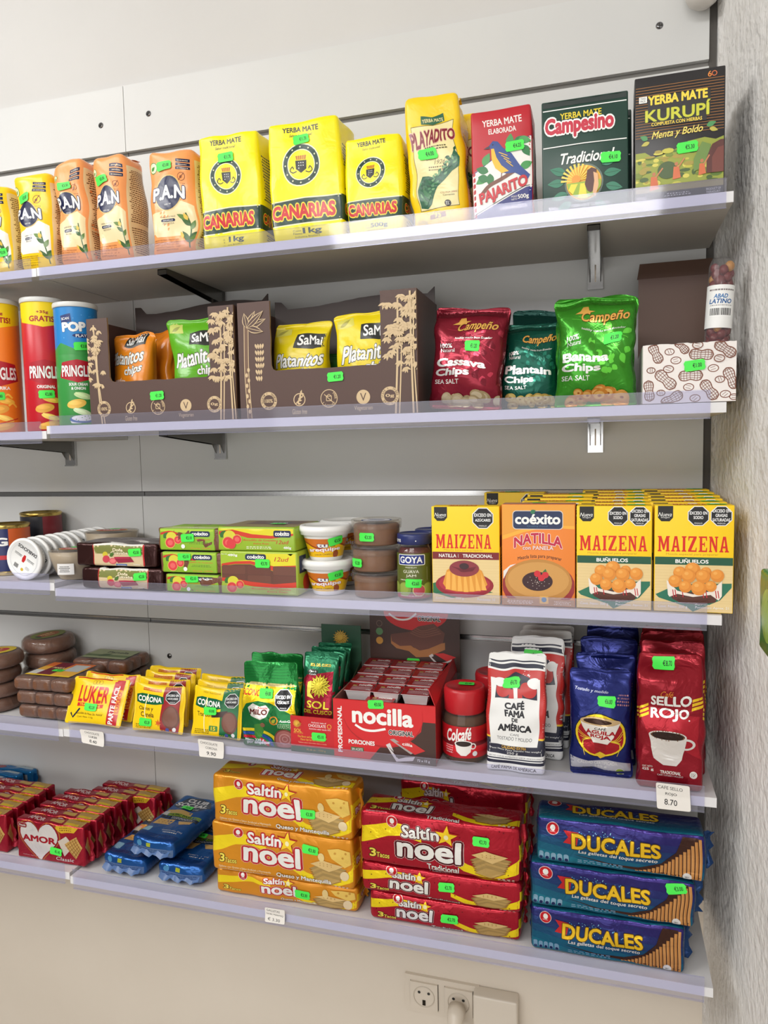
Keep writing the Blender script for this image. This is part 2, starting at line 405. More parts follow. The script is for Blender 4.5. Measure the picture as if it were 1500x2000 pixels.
def sticker(parent, fn, WH, x, y, txt, rot=0, k=1.0, off=0.0016, L=None):
    """fluorescent green price sticker with notched ends, laid on a face"""
    W, H = WH; a = Art(W, H, 'ink'); a.clip = lambda t: t; c, d = math.cos(math.radians(rot)), math.sin(math.radians(rot)); mb = MB()
    w, h = STW * k, STH * k
    P = [(-.5, -.28), (-.42, -.5), (.42, -.5), (.5, -.28), (.47, 0), (.5, .28), (.42, .5), (-.42, .5), (-.5, .28), (-.47, 0)]
    q = [(px * w * c - py * h * d, px * w * d + py * h * c) for px, py in P]
    a.poly([(x + u / W, y - v / H) for u, v in q], (72, 232, 78))
    tw, th = w * 0.42, h * 0.42
    a.text(txt, x + 0.12 * w * c / W, y - 0.12 * w * d / H, tw / W, th / H, (20, 70, 25), 0.018, rot=rot)
    a.emit(mb, fn, L, 0.00015, off)
    return mb.build('price_sticker', parent)

# ------------------------------------------------------------------ soft-pack deformations
def soft(w, d, h, seed, amp=0.0022, bulge=0.006, wl=0.07, lean=(0, 0)):
    N = smooth_noise(seed, wl)
    def f(P):
        nx, ny, nz = 2 * P[:, 0] / w, 2 * P[:, 1] / d, 2 * P[:, 2] / h - 1; Q = P.copy(); c = lambda v: np.clip(1 - v * v, 0, 1)
        Q[:, 0] += nx * bulge * c(ny) * c(nz); Q[:, 1] += ny * bulge * c(nx) * c(nz)
        D = N(P) * amp; D[:, 2] *= np.clip(P[:, 2] / h, 0, 1); Q += D
        Q[:, 0] += lean[0] * P[:, 2]; Q[:, 1] += lean[1] * P[:, 2]
        return Q
    return f
def pillow(w, d, h, seed, amp=0.002, fin=0.09, wl=0.05, lean=(0, 0), vertical=True, pinch=0.06):
    """two sheets sealed along both ends; vertical: seals at top and bottom, else at left and right"""
    N = smooth_noise(seed, wl)
    def f(P):
        Q = P.copy(); nx = 2 * P[:, 0] / w; nz = 2 * P[:, 2] / h - 1
        a, b = (nz, nx) if vertical else (nx, nz)
        e = np.clip((1 - np.abs(a) - fin) / (1 - fin), 0, 1)
        T = np.sqrt(np.clip(1 - (1 - e) ** 2.2, 0, 1)) * (0.35 + 0.65 * np.sqrt(np.clip(1 - np.abs(b) ** 3.2, 0, 1)))
        T = np.maximum(T, 0.05); yc = np.clip(P[:, 1], -d / 2, d / 2); Q[:, 1] = yc * T + (P[:, 1] - yc)
        rip = np.where(e <= 0, np.sin((P[:, 2] if vertical else P[:, 0]) * 2 * PI / 0.0035) * 0.0006, 0); Q[:, 1] += rip
        if vertical: Q[:, 0] *= 1 - pinch * np.clip(1 - (1 - e) ** 2, 0, 1)
        else: Q[:, 2] = h / 2 + (Q[:, 2] - h / 2) * (1 - pinch * np.clip(1 - (1 - e) ** 2, 0, 1))
        D = N(P) * amp; D[:, 2] *= np.clip(P[:, 2] / h * 3, 0, 1); Q += D
        Q[:, 0] += lean[0] * P[:, 2]; Q[:, 1] += lean[1] * P[:, 2]
        return Q
    return f
def gusset(w, d, h, seed, amp=0.002, z0=0.62, z1=0.9, bulge=0.004, lean=(0, 0), wl=0.05):
    """block-bottom bag pinched flat towards a top seal"""
    N = smooth_noise(seed, wl)
    def f(P):
        Q = P.copy(); t = np.clip((P[:, 2] / h - z0) / (z1 - z0), 0, 1); g = 1 - 0.93 * (t * t * (3 - 2 * t)); nx, ny, nz = 2 * P[:, 0] / w, 2 * P[:, 1] / d, 2 * P[:, 2] / h - 1
        c = lambda v: np.clip(1 - v * v, 0, 1)
        yc = np.clip(P[:, 1], -d / 2, d / 2); Q[:, 1] = yc * g + (P[:, 1] - yc); Q[:, 1] += ny * bulge * c(nx) * c(nz); Q[:, 0] *= 1 - 0.10 * (1 - np.abs(ny)) * (1 - g)
        D = N(P) * amp; D[:, 2] *= np.clip(P[:, 2] / h, 0, 1); Q += D
        Q[:, 0] += lean[0] * P[:, 2]; Q[:, 1] += lean[1] * P[:, 2]
        return Q
    return f
# ------------------------------------------------------------------ the setting
D = 0.2344; W = 1.1; T = 0.0138; SHT = T
ZS = [0.37601 + ZO, 0.10369 + ZO, -0.18581 + ZO, -0.44537 + ZO, -0.72754 + ZO]
WX = 1.1165
panel_m = noisy('white_melamine', (203, 203, 201), (208, 208, 206), 3, 0.05, 0.0006, 0.42, 160)
wall_m = noisy('painted_plaster', (201, 199, 196), (207, 205, 202), 2.5, 0.15, 0.003, 0.8, 14)
low_m = noisy('cream_painted_plaster', (214, 203, 188), (222, 212, 198), 2.2, 0.2, 0.004, 0.6, 10)
stucco_m = noisy('rough_stucco', (222, 219, 215), (234, 232, 229), 20, 0.9, 0.006, 0.9, 70)
alu = M((190, 190, 190), 'metal'); dark = M((52, 50, 47), 'matte')
def S(o, label=None): o['kind'] = 'structure'; return o
# back wall: plaster above, slotted panels in the middle, plaster below
mb = MB(); mb.box(-1.6, 1.15, 0.012, 0.10, 0, 2.75, wall_m); S(mb.build('wall_back'))
GZ = [0.6478 + ZO, -0.0304 + ZO, -0.2961 + ZO]; GH = 0.0052; PT = 0.7788 + ZO; PB = -0.74 + ZO; SX = 0.0276
cuts = [PB] + sorted(GZ) + [PT]
mb = MB()
for x0, x1 in ((-1.6, SX - 0.0006), (SX + 0.0006, 1.100)):
    for i in range(4):
        mb.box(x0, x1, 0.0, 0.012, cuts[i] + (GH if i else 0), cuts[i + 1] - (GH if i < 3 else 0), panel_m)
mb.box(SX - 0.0006, SX + 0.0006, 0.008, 0.012, PB, PT, dark)
S(mb.build('wall_panel'))
for z in GZ:
    mb = MB(); m = M((122, 120, 116), 'matte') if z > 2 else alu
    mb.box(-1.6, 1.100, 0.0085, 0.012, z - GH, z + GH, m)
    if z < 2: mb.box(-1.6, 1.100, 0.002, 0.0085, z - GH, z - GH + 0.0014, alu); mb.box(-1.6, 1.100, 0.001, 0.0085, z + GH - 0.0014, z + GH, dark)
    S(mb.build('trim_1'))
mb = MB(); mb.box(-1.6, WX, 0.004, 0.012, 0, PB, low_m); S(mb.build('wall_lower'))
mb = MB(); mb.box(1.100, 1.1115, 0.007, 0.012, PB, PT + 0.3, M((86, 82, 78), 'matte')); S(mb.build('trim_2'))
# right side wall, rough stucco with a smooth end return
mb = MB()
nz, ny = 120, 40
zz = np.linspace(0, 2.75, nz); yy = np.concatenate([[0.012, -0.004], np.linspace(-0.01, -1.9, ny)])
N_ = smooth_noise(3, 0.09); V = []
for z in zz:
    for y in yy:
        e = N_(np.array([[0, y * 2, z]]))[0]
        V.append((WX + 0.085 * max(0, -y - .01) + 0.0008 * e[0] - (0.0 if y < -0.009 else 0.004), y, z))
k = len(yy); mb.add(V, [(j * k + i, j * k + i + 1, (j + 1) * k + i + 1, (j + 1) * k + i)[::-1] for j in range(nz - 1) for i in range(k - 1)], stucco_m)
mb.box(WX + 0.20, WX + 0.26, -1.9, 0.10, 0, 2.75, stucco_m)
S(mb.build('wall_right'))
mb = MB(); mb.box(-1.7, 1.3, -4.2, 0.1, -0.05, 0, noisy('floor_tile', (176, 168, 158), (186, 178, 168), 4, 0.05, 0.001, 0.5)); S(mb.build('floor'))
mb = MB(); mb.box(-1.7, 1.3, -4.2, 0.1, 2.75, 2.8, M((225, 223, 218), 'matte')); S(mb.build('ceiling'))
# screws in the panel
def screw(px, py, label):
    p = at(px, py, 0.0); mb = MB()
    a = np.arange(20) * 2 * PI / 20
    for r, y, m in ((0.0058, -0.0002, M((128, 128, 130), 'matte')), (0.0048, -0.0006, M((150, 150, 152), 'metal'))):
        V = [(r * math.cos(t), y, r * math.sin(t)) for t in a] + [(r * math.cos(t), 0.001, r * math.sin(t)) for t in a]
        mb.add(V, [tuple(range(20))] + [(i, i + 20, (i + 1) % 20 + 20, (i + 1) % 20) for i in range(20)], m)
    mb.box(-0.003, 0.003, -0.0009, -0.0005, -0.0006, 0.0006, dark); mb.box(-0.0006, 0.0006, -0.0009, -0.0005, -0.003, 0.003, dark)
    grp(mb.build('panel_screw', None, p), label, 'screw', 'screws in the back panel')
screw(197, 245, 'cross-head screw in the top panel left of the seam')
screw(290, 222, 'cross-head screw in the top panel just right of the seam')
screw(1288, 50, 'cross-head screw at the top right of the panel above the dark pack')
screw(331, 1281, 'cross-head screw in the panel above the yellow chocolate packets')
# shelves
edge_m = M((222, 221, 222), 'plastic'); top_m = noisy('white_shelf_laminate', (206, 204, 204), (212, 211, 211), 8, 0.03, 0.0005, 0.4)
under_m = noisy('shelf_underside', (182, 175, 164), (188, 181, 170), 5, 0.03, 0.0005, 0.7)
LDZ = [0.0, -0.0085, 0.009, -0.002, 0.0055]
nm = ['top', 'second', 'third', 'fourth', 'bottom']
RX = (1433, 1419, 1410, 1400, 1393); LX = (71.5, 91, 107.5, 124, 137)
RE = [(0.006, 0.009), (0.008, 0.02), (0.002, 0.019), (0.014, 0.016), (0.008, 0.012)]
def shelf(x0, x1, z, label, r0, r1, d=D):
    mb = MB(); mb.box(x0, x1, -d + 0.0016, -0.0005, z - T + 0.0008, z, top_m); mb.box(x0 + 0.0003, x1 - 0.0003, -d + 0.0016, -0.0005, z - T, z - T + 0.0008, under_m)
    o = grp(mb.build('shelf_board'), label, 'shelf', 'white wall shelves')
    mb = MB(); mb.box(x0, x1, -d, -d + 0.0016, z - T, z + 0.0001, edge_m); mb.build('front_edge', o)
    mb = MB(); a, b = x0 + r0, x1 - r1
    y = -d - 0.0012
    mb.box(a, b, y - 0.0012, y, z - T - 0.0075, z + 0.0165, RAIL); mb.box(a, b, y - 0.0020, y - 0.0012, z + 0.0158, z + 0.0170, RAIL); mb.box(a, b, y - 0.0022, y - 0.0012, z - T - 0.0079, z - T - 0.0068, RAIL)
    mb.box(a, b, y, y + 0.0012, z - T - 0.0075, z - T - 0.0062, RAIL)
    q = mb.build('price_rail', o); q['label'] = 'clear plastic price rail'
    return o
for i in range(5):
    shelf(xat(LX[i], -D, ZS[i]), xat(RX[i], -D, ZS[i]), ZS[i], 'white %s shelf, long section reaching the stucco wall' % nm[i], *RE[i])
    shelf(-1.1, xat(LX[i], -D, ZS[i]) - .003, ZS[i] + LDZ[i], 'white %s shelf, section cut off at the left side' % nm[i], 0.01, 0.009, D - 0.002)
# brackets
def bracket(x, z, label):
    """pressed steel arm under a shelf: a tapering hollow arm, and a bright clip plate against the panel"""
    o = empty('shelf_bracket', label, 'bracket', (x, 0, z), 0, 'steel shelf brackets')
    st = M((120, 118, 114), 'metal'); mb = MB(); L = 0.2; w = 0.0085
    for s in (-1, 1):
        pts = [(-L, 0), (-L, -0.009), (-0.05, -0.021), (-0.02, -0.0235), (-0.012, -0.034), (-0.006, -0.040), (-0.006, 0)]
        mb.prism(pts, s * w - 0.0006, s * w + 0.0006, st, 'x')
    mb.box(-w, w, -L, -0.006, -0.0015, 0, st)
    mb.box(-w, w, -L, -L + 0.0015, -0.009, 0, st)
    mb.build('arm', o)
    mb = MB(); mb.box(-0.0125, 0.0125, -0.006, -0.001, -0.052, 0, M((205, 205, 205), 'metal')); mb.box(-0.0125, 0.0125, -0.0085, -0.006, -0.052, -0.0495, M((215, 215, 215), 'metal'))
    mb.box(-0.0012, 0.0012, -0.0066, -0.0058, -0.040, -0.012, M((230, 214, 196), 'plastic'))
    q = mb.build('clip_plate', o); q['label'] = 'bright chromed clip plate'
for i, (px, side) in enumerate(((430, 'left'), (1163, 'right'))):
    for j in range(5):
        if j > 1: continue
        z = ZS[j] - T
        x = xat(px if j < 2 else px - 4 * (j - 1), -0.003, z)
        bracket(x, z, 'steel bracket under the %s shelf near its %s end' % (nm[j], side))
for j in (1,):
    z = ZS[j] + LDZ[j] - T
    bracket(xat(137, -0.003, z), z, 'steel bracket under the second shelf left of the joint')
# fittings low on the wall
def pl(px, py, y=0.004): return at(px, py, y)
cream = M((214, 203, 188), 'plastic')
a, b = pl(797, 1900), pl(933, 1990); c0 = pl(864, 1945)
sock = empty('wall_socket', 'cream double wall socket below the bottom shelf', 'socket', (c0[0], 0.004, c0[2]))
mb = MB(); hw, hh = 0.073, 0.0375
mb.prism([(-hw, -hh), (hw, -hh), (hw, hh), (-hw, hh)], -0.007, 0.0, cream); mb.build('frame_plate', sock)
for s in (-1, 1):
    q = MB(); x = s * 0.034
    q.box(x - 0.027, x + 0.027, -0.0115, -0.007, -0.027, 0.027, cream); 
    for e in (-1, 1): q.box(x + e * 0.0275 - 0.0004, x + e * 0.0275 + 0.0004, -0.0078, -0.007, -0.027, 0.027, dark)
    q.lathe([(0.0205, 0)], cream)
    n = 36; t = np.arange(n) * 2 * PI / n; V = []
    for r, y in ((0.0215, -0.0117), (0.0205, -0.0135), (0.0195, -0.0118), (0.0188, -0.004), (0.0, -0.004)):
        V += [(x + r * math.cos(k), y, r * math.sin(k)) for k in t]
    q.add(V, [(i * n + j, i * n + (j + 1) % n, (i + 1) * n + (j + 1) % n, (i + 1) * n + j) for i in range(4) for j in range(n)], M((196, 184, 168), 'plastic'))
    for dx, dz, r in ((-0.0095, 0.004, 0.0028), (0.0095, 0.004, 0.0028)):
        q.add([(x + dx + r * math.cos(k), -0.0122, dz + 0.004 + r * math.sin(k)) for k in t], [tuple(range(n))], dark)
    q.box(x - 0.003, x + 0.003, -0.0125, -0.011, -0.0175, -0.007, M((60, 56, 50), 'metal'))
    q.build('socket_insert', sock)
plug = empty('power_plug', 'cream plug with its cord in the right half of the wall socket', 'plug', (c0[0] + 0.034, -0.010, c0[2]))
mb = MB(); P = [(0, -0.012, 0), (0, -0.026, -0.001), (0, -0.034, -0.007), (0, -0.036, -0.018), (0, -0.036, -0.03), (0, -0.036, -0.034), (0, -0.035, -0.06), (0.001, -0.034, -0.12)]
R_ = [0.0172, 0.0165, 0.0145, 0.0125, 0.0095, 0.0052, 0.0046, 0.0046]; n = 16; V = []
for i, (p, r) in enumerate(zip(P, R_)):
    d = np.array(P[min(i + 1, 7)]) - np.array(P[max(i - 1, 0)]); d = d / np.linalg.norm(d); e1 = np.array([1.0, 0, 0]); e2 = np.cross(d, e1)
    V += [tuple(np.array(p) + r * (math.cos(k) * e1 + math.sin(k) * e2)) for k in np.arange(n) * 2 * PI / n]
Fq = [(i * n + j, i * n + (j + 1) % n, (i + 1) * n + (j + 1) % n, (i + 1) * n + j) for i in range(7) for j in range(n)]
body = MB(); body.add(V[:6 * n], [f for f in Fq if f[0] < 5 * n] + [tuple(range(n))[::-1]], cream); body.build('plug_body', plug)
cord = MB(); cord.add(V[4 * n:], [tuple(q - 4 * n for q in f) for f in Fq if f[0] >= 4 * n], cream); cord.build('cord', plug)
p0 = pl(972, 1975)
jb = Brick(0.083, 0.03, 0.105, (214, 204, 190), 'plastic', 0.004, 0.02)
A = jb.face('F'); A.ell(0.42, 0.62, 0.055, 0.045, (70, 62, 54)); A.rect(0.40, 0.60, 0.44, 0.70, (50, 44, 38))
grp(jb.build('junction_box', None, (p0[0] - 0.001, -0.011, c0[2] - 0.068)), 'plain cream wall box with a dark lock hole right of the socket', 'junction box')
# white rounded fitting on the panel, top right corner
p = at(1372, -14, -0.03)
mb = MB(); mb.lathe([(0.0, -0.026), (0.012, -0.024), (0.021, -0.017), (0.0255, -0.006), (0.0255, 0.03)], M((206, 200, 192), 'plastic'), 32)
grp(mb.build('pipe_cap', None, (p[0], -0.03, p[2] + 0.004)), 'white rounded pipe end at the very top beside the stucco wall', 'pipe')
# ------------------------------------------------------------------ placing goods
def slot(i, xl, xr, yt, yf=-0.221, z=None):
    """front face of a pack: pixel x of its base corners and pixel y of its top edge, on the plane y=yf"""
    z = ZS[i] if z is None else z
    a, b = xat(xl, yf, z), xat(xr, yf, z); h = hat(yt, (a + b) / 2, yf, z)
    return (a + b) / 2, b - a, h
WHT = (240, 240, 236); NAVY = (24, 32, 70); BLK = (24, 24, 26); RED = (196, 24, 34)
def put(br, name, label, cat, x, yf, z, rz=0, group=None):
    o = br.build(name, None, (x, yf + br.d / 2, z + 0.0007), rz); return grp(o, label, cat, group)

# ------------------------------------------------------------------ top shelf: cornmeal bags
def art_pan(b, c1, c2, kind):
    A = b.face('F')
    A.poly([(0, .60), (.3, .58), (.55, .53), (.75, .50), (1, .56), (1, .80), (0, .80)], c2)
    A.poly([(0, .80), (.1, .80), (.16, .83), (.7, .83), (.85, .87), (1, .87), (1, .79), (0, .79)], c2)
    A.ell(.11, .18, .09, .10, (70, 130, 60)); A.ell(.11, .18, .075, .085, (232, 236, 190)); A.leaf(.07, .2, .1, .03, -40, (70, 140, 60))
    for k in range(3): A.rrect(.62, .10 + k * .042, .95, .132 + k * .042, .012, NAVY); A.greek(.66, .108 + k * .042, .25, .018, 1, (230, 210, 180), k)
    A.ring(.76, .29, .085, .012, (130, 70, 35)); A.line([(.70, .325), (.82, .255)], .014, (130, 70, 35)); A.leaf(.73, .31, .08, .025, -55, (130, 70, 35)); A.greek(.68, .345, .17, .012, 1, (130, 70, 35), 4)
    A.ell(.45, .43, .315, .335, (225, 196, 120)); A.ell(.45, .43, .295, .315, NAVY)
    A.text('P.A.N', .46, .425, .74, .115, WHT, .035, o=[(.055, NAVY)], arc=.01)
    A.text('DESDE 1960', .45, .525, .17, .014, WHT, .01)
    A.text('HARINA DE MAÍZ', .42, .645, .34, .018, (60, 60, 60), .01)
    A.rrect(.26, .665, .57, .692, .03, NAVY); A.text(kind, .415, .679, .22, .016, WHT, .02); A.text('PRECOCIDA', .42, .708, .24, .016, (60, 60, 60), .01)
    G1, G2 = (58, 96, 48), (96, 130, 62)
    A.curve([(.90, .95), (.86, .80), (.80, .62)], .03, G1)
    for x, y, l, r, c in ((.84, .78, .22, -60, G2), (.85, .74, .2, -140, G1), (.84, .86, .24, -35, G1), (.88, .90, .3, -130, G1), (.87, .9, .25, -50, G2), (.80, .68, .2, -150, G2)): A.leaf(x, y, l, .05, r, c)
    A.leaf(.80, .69, .15, .04, -105, (226, 190, 80)); A.leaf(.72, .86, .15, .032, -115, (226, 190, 80))
    for k, t in enumerate(('HARINA DE MAÍZ PRECOCIDA', 'FARINHA DE MILHO PRECOZIDA', 'MAIZE FLOUR PRE-COOKED')): A.text(t, .33, .858 + k * .02, .55, .014, (110, 50, 20), .01)
    A.text('CONTENIDO NETO / QUANTIDADE LÍQUIDA', .34, .922, .6, .017, (110, 50, 20), .012); A.text('PESO NETO 1kg (35,27 oz)', .34, .947, .45, .017, (110, 50, 20), .012)
    R = b.face('R'); R.rect(.08, .10, .92, .97, (226, 208, 160)); R.greek(.14, .14, .7, .5, 26, (110, 80, 50), 3); R.greek(.14, .68, .7, .25, 12, (110, 80, 50), 9)
ORN, CRM, YLW = (240, 158, 92), (236, 216, 168), (246, 206, 28)
for xl, xr, yt, c1, c2, kd, lab, stk, rz, ln in (
    (-46, 33, 360, YLW, (240, 236, 226), 'BLANCO', 'yellow and white cornmeal bag cut off at the left edge', None, 0.0, (-.07, .03)),
    (33, 112, 336, YLW, (240, 236, 226), 'BLANCO', 'yellow and white cornmeal bag, whole one beside the orange bags', (.36, .265, '€3.00', 8), 0.0, (-.07, .04)),
    (112, 186, 306, ORN, CRM, 'AMARILLO', 'orange cornmeal bag standing next to the yellow and white ones', (.47, .265, '€3.30', 6), 0.0, (-.07, .03)),
    (188, 263, 297, ORN, CRM, 'AMARILLO', 'orange cornmeal bag showing its pale printed right side', (.35, .25, '€3.00', 8), -.02, (-.06, .03)),
    (297, 385, 288, ORN, CRM, 'AMARILLO', 'orange cornmeal bag next to the yellow lettered packs', (.36, .175, '€3.00', 6), .05, (-.03, .03))):
    X, w, h = slot(0, xl, xr, yt)
    w -= .017 if xl < 150 else .011 if xl < 250 else .003; b = Brick(w, .062, h, c1, 'film', .011, .007, soft(w, .062, h, int(xl) + 60, .0035, .006, .06, ln), .0001, .004)
    art_pan(b, c1, c2, kd)
    o = put(b, 'cornmeal_bag', lab, 'bag', X, -.221, ZS[0], rz, 'cornmeal bags on the top shelf')
    if stk: b.sticker(o, stk[0], stk[1], stk[2], stk[3])
    else: b.sticker(o, .72, .77, '€3.00', 6)
    q = MB()
    V = []; F = []; n = 9
    for j, zz in enumerate((0, .012, .020)):
        for k in range(n): V.append((-w * .43 + w * .86 * k / (n - 1), (.010 if j == 1 else .0) * math.sin(k * 2.1) * .25 + .012 * j, h - .003 + zz * .22 + .001 * math.sin(k * 2.7)))
    q.add([(x + ln[0] * h, y + ln[1] * h, z) for x, y, z in V], [(j * n + k, j * n + k + 1, (j + 1) * n + k + 1, (j + 1) * n + k) for j in range(2) for k in range(n - 1)], M(c1, 'film')); q.build('folded_top', o)

# ------------------------------------------------------------------ yellow yerba mate packs
CY, CG = (246, 230, 10), (26, 58, 46)
def art_can(b, wt):
    A = b.face('F')
    A.text('YERBA MATE', .47, .075, .52, .045, (40, 44, 40), .03); A.text('Sabor tradicional', .47, .125, .32, .022, (40, 44, 40), .012, sh=.3)
    A.ell(.46, .375, .265, .275, (236, 236, 200)); A.ell(.46, .375, .25, .26, CG); A.ell(.46, .375, .19, .2, (236, 236, 200)); A.ell(.46, .375, .178, .188, CY)
    for k in range(12): A.star(.46 + .22 * math.sin(k * PI / 6), .375 - .23 * math.cos(k * PI / 6) * b.w / b.h, .016, (236, 236, 200))
    A.poly([(.385, .34), (.535, .34), (.53, .41), (.46, .445), (.39, .41)], BLK)
    for k in range(7): A.star(.43 + .03 * (k % 3), .36 + .022 * (k // 3), .011, WHT)
    for k in range(5): A.poly([(.40 + .026 * k, .335), (.39 + .03 * k, .30), (.415 + .03 * k, .30), (.42 + .026 * k, .335)], (190, 110, 30))
    for s in (-1, 1): A.curve([(.46 + s * .06, .43), (.46 + s * .11, .44), (.46 + s * .15, .42), (.46 + s * .12, .39), (.46 + s * .10, .41)], .012, BLK)
    A.poly([(0, .655), (.5, .642), (1, .645), (1, .86), (.5, .862), (0, .872)], (236, 232, 190)); A.poly([(0, .665), (.5, .652), (1, .655), (1, .85), (.5, .852), (0, .862)], CG)
    A.text('CANARIAS', .46, .755, .88, .125, (200, 40, 48), .05, o=[(.075, (236, 214, 60))])
    A.text('Cont.', .36, .915, .12, .018, CG, .012); A.text('Neto', .36, .938, .12, .018, CG, .012); A.text(wt, .57, .925, .28 if wt[0] == '1' else .32, .06, CG, .03); A.text('Industria Brasileira', .5, .965, .36, .014, CG, .01)
    R = b.face('R'); R.rect(0, .645, 1, .855, CG); R.text('CANARIAS', .55, .755, .9, .09, (200, 40, 48), .03, o=[(.06, (236, 214, 60))]); R.greek(.15, .2, .7, .4, 16, (60, 70, 40), 2); R.greek(.2, .88, .6, .08, 4, (60, 70, 40), 5)
for xl, xr, yt, wt, lab, st in ((397, 513, 258, '1kg', 'yellow 1kg yerba mate pack next to the orange cornmeal bag', (.48, .21, '€11.70', 3)),
                            (533, 671, 231, '1kg', 'tallest of the three yellow yerba mate packs with green band', (.48, .165, '€11.70', 6)),
                            (681, 789, 263, '500g', 'small yellow 500g yerba mate pack with green band', None)):
    X, w, h = slot(0, xl, xr, yt); d = .075
    b = Brick(w, d, h, CY, 'film', .006, .008, soft(w, d, h, int(xl), .0016, .003, .07, (-.03, .02)), .0001, .004)
    art_can(b, wt); o = put(b, 'yerba_mate_pack', lab, 'yerba mate pack', X, -.221, ZS[0], 0.0, 'yellow yerba mate packs')
    if st: b.sticker(o, *st)
# ------------------------------------------------------------------ yellow and cream leaf pack, with its twin behind
X, w, h = slot(0, 808, 912, 180); d = .062
b = Brick(w, d, h, (244, 204, 20), 'film', .008, .007, soft(w, d, h, 77, .003, .004, .06, (-.075, .03)), .0001, .004)
A = b.face('F'); PC = (234, 220, 160); MAR = (128, 26, 44); LG = (38, 96, 66)
A.poly([(.12, .22), (.50, .235), (.88, .20), (.90, .86), (.12, .885)], (120, 104, 40)); A.poly([(.13, .226), (.50, .241), (.87, .206), (.89, .855), (.13, .879)], PC)
A.poly([(.30, .165), (.5, .175), (.72, .15), (.72, .205), (.5, .235), (.3, .22)], LG); A.text('YERBA MATE', .51, .197, .38, .026, PC, .02, rot=3)
A.text('PLAYADITO', .5, .33, .84, .12, MAR, .03, o=[(.05, (214, 170, 150))], warp=-.25, rot=4)
A.greek(.3, .40, .48, .035, 2, (90, 80, 50), 3); A.text('Desde', .42, .49, .17, .025, (120, 105, 70), 0, sh=.4); A.text('1926', .56, .52, .2, .03, (120, 105, 70), 0, sh=.4); A.greek(.32, .545, .32, .04, 2, (120, 105, 70), 5)
A.poly([(.84, .44), (.92, .50), (.90, .57), (.78, .60), (.66, .66), (.56, .70), (.48, .76), (.36, .84), (.26, .87), (.14, .86), (.15, .72), (.22, .62), (.34, .62), (.46, .63), (.58, .60), (.70, .56), (.76, .50)], LG)
RR = random.Random(2)
for k in range(60):
    t = RR.random(); x = .2 + .66 * t; y = .77 - .30 * t ** 1.2 + RR.uniform(-.08, .07) * (1.1 - .6 * t); A.leaf(x, y, RR.uniform(.05, .11), .02, RR.uniform(0, 360), RR.choice(((28, 78, 52), (80, 136, 92), (52, 110, 72), (110, 158, 110))))
for k in range(4): A.leaf(.2 + .05 * k, .86 - .02 * k, .22, .05, -70 - 14 * k, ((34, 92, 58), (60, 120, 76))[k % 2])
A.text('COLONIA LIEBIG', .73, .755, .28, .014, (150, 80, 40), .01); A.text('Corrientes', .73, .775, .2, .016, (90, 80, 50), .02); A.ell(.70, .84, .058, .058, BLK); A.greek(.665, .825, .07, .03, 3, WHT, 2)
A.poly([(.3, .915), (.62, .9), (.62, .935), (.3, .95)], (140, 82, 36)); A.text('95', .46, .915, .14, .05, (244, 214, 40), .03, o=[(.04, (40, 74, 40))]); A.text('500g', .16, .965, .18, .035, (90, 80, 40), .0)
R = b.face('R'); R.poly([(.15, .24), (.95, .22), (.95, .9), (.15, .9)], PC); R.text('PLAYADITO', .6, .34, .8, .06, MAR, .03); R.greek(.2, .42, .7, .4, 20, (100, 90, 60), 4)
o = put(b, 'yerba_mate_pack', 'tall yellow and cream yerba mate pack with green leaf picture', 'yerba mate pack', X, -.221, ZS[0], 0.03)
b.sticker(o, .38, .455, '€4.00', 0, k=1.05)
q = MB(); zt = h - .001; V = []
for j in range(3):
    for k in range(7): V.append((-w * .42 + w * .84 * k / 6 - .045 * h, -.004 + .012 * j + .03 * h, zt + (0, .009, .004)[j] + .0012 * math.sin(k * 2)))
q.add(V, [(j * 7 + k, j * 7 + k + 1, (j + 1) * 7 + k + 1, (j + 1) * 7 + k) for j in range(2) for k in range(6)], M((244, 204, 20), 'film')); q.build('folded_top', o)
c = dup(o, (X + .018, -.221 + d * 1.72, ZS[0] + .0007), .0, None, 'yellow and cream yerba mate pack mostly hidden behind its tall twin')
# ------------------------------------------------------------------ red, white and blue bird pack
X, w, h = slot(0, 926, 1043, 210); d = .068
b = Brick(w, d, h, (186, 34, 46), 'sheen', .003, .02, soft(w, d, h, 12, .0008, .002, .08, (-.03, .015)), .00012, .006)
A = b.face('F'); BW = (236, 232, 226); BB = (38, 44, 118)
A.poly([(0, .56), (.12, .53), (.75, .33), (.86, .30), (1, .28), (1, .8), (0, 1)], BW); A.line([(0, .57), (.12, .535), (.78, .315), (1, .28)], .014, BB)
A.poly([(0, .96), (.9, .735), (1, .73), (1, 1), (0, 1)], BB); A.line([(0, .945), (.88, .725), (1, .718)], .012, (40, 60, 50))
A.text('YERBA MATE', .52, .12, .66, .062, BW, .02, rot=1); A.text('ELABORADA', .52, .20, .46, .05, BW, .02, rot=1)
for x, y, r, c in ((.7, .34, -30, 0), (.78, .30, 15, 1), (.62, .36, -80, 1), (.85, .36, 60, 0), (.28, .56, 200, 0), (.25, .60, 150, 1), (.3, .58, 90, 0), (.80, .56, -20, 1), (.2, .50, -60, 1), (.1, .60, 20, 0)): A.leaf(x, y, .22, .065, r, ((40, 118, 62), (70, 150, 80))[c])
A.curve([(.15, .76), (.28, .69), (.5, .64), (.72, .58)], .06, (118, 70, 50))
A.poly([(.30, .33), (.36, .29), (.44, .30), (.52, .36), (.66, .42), (.80, .54), (.96, .63), (.92, .67), (.72, .60), (.58, .60), (.46, .57), (.37, .48), (.34, .38)], (42, 70, 140))
A.poly([(.335, .36), (.38, .36), (.42, .44), (.5, .52), (.62, .58), (.5, .59), (.40, .54), (.345, .46)], (240, 184, 40)); A.poly([(.30, .33), (.21, .355), (.31, .36)], (60, 50, 60)); A.ell(.36, .325, .012, .012, BLK)
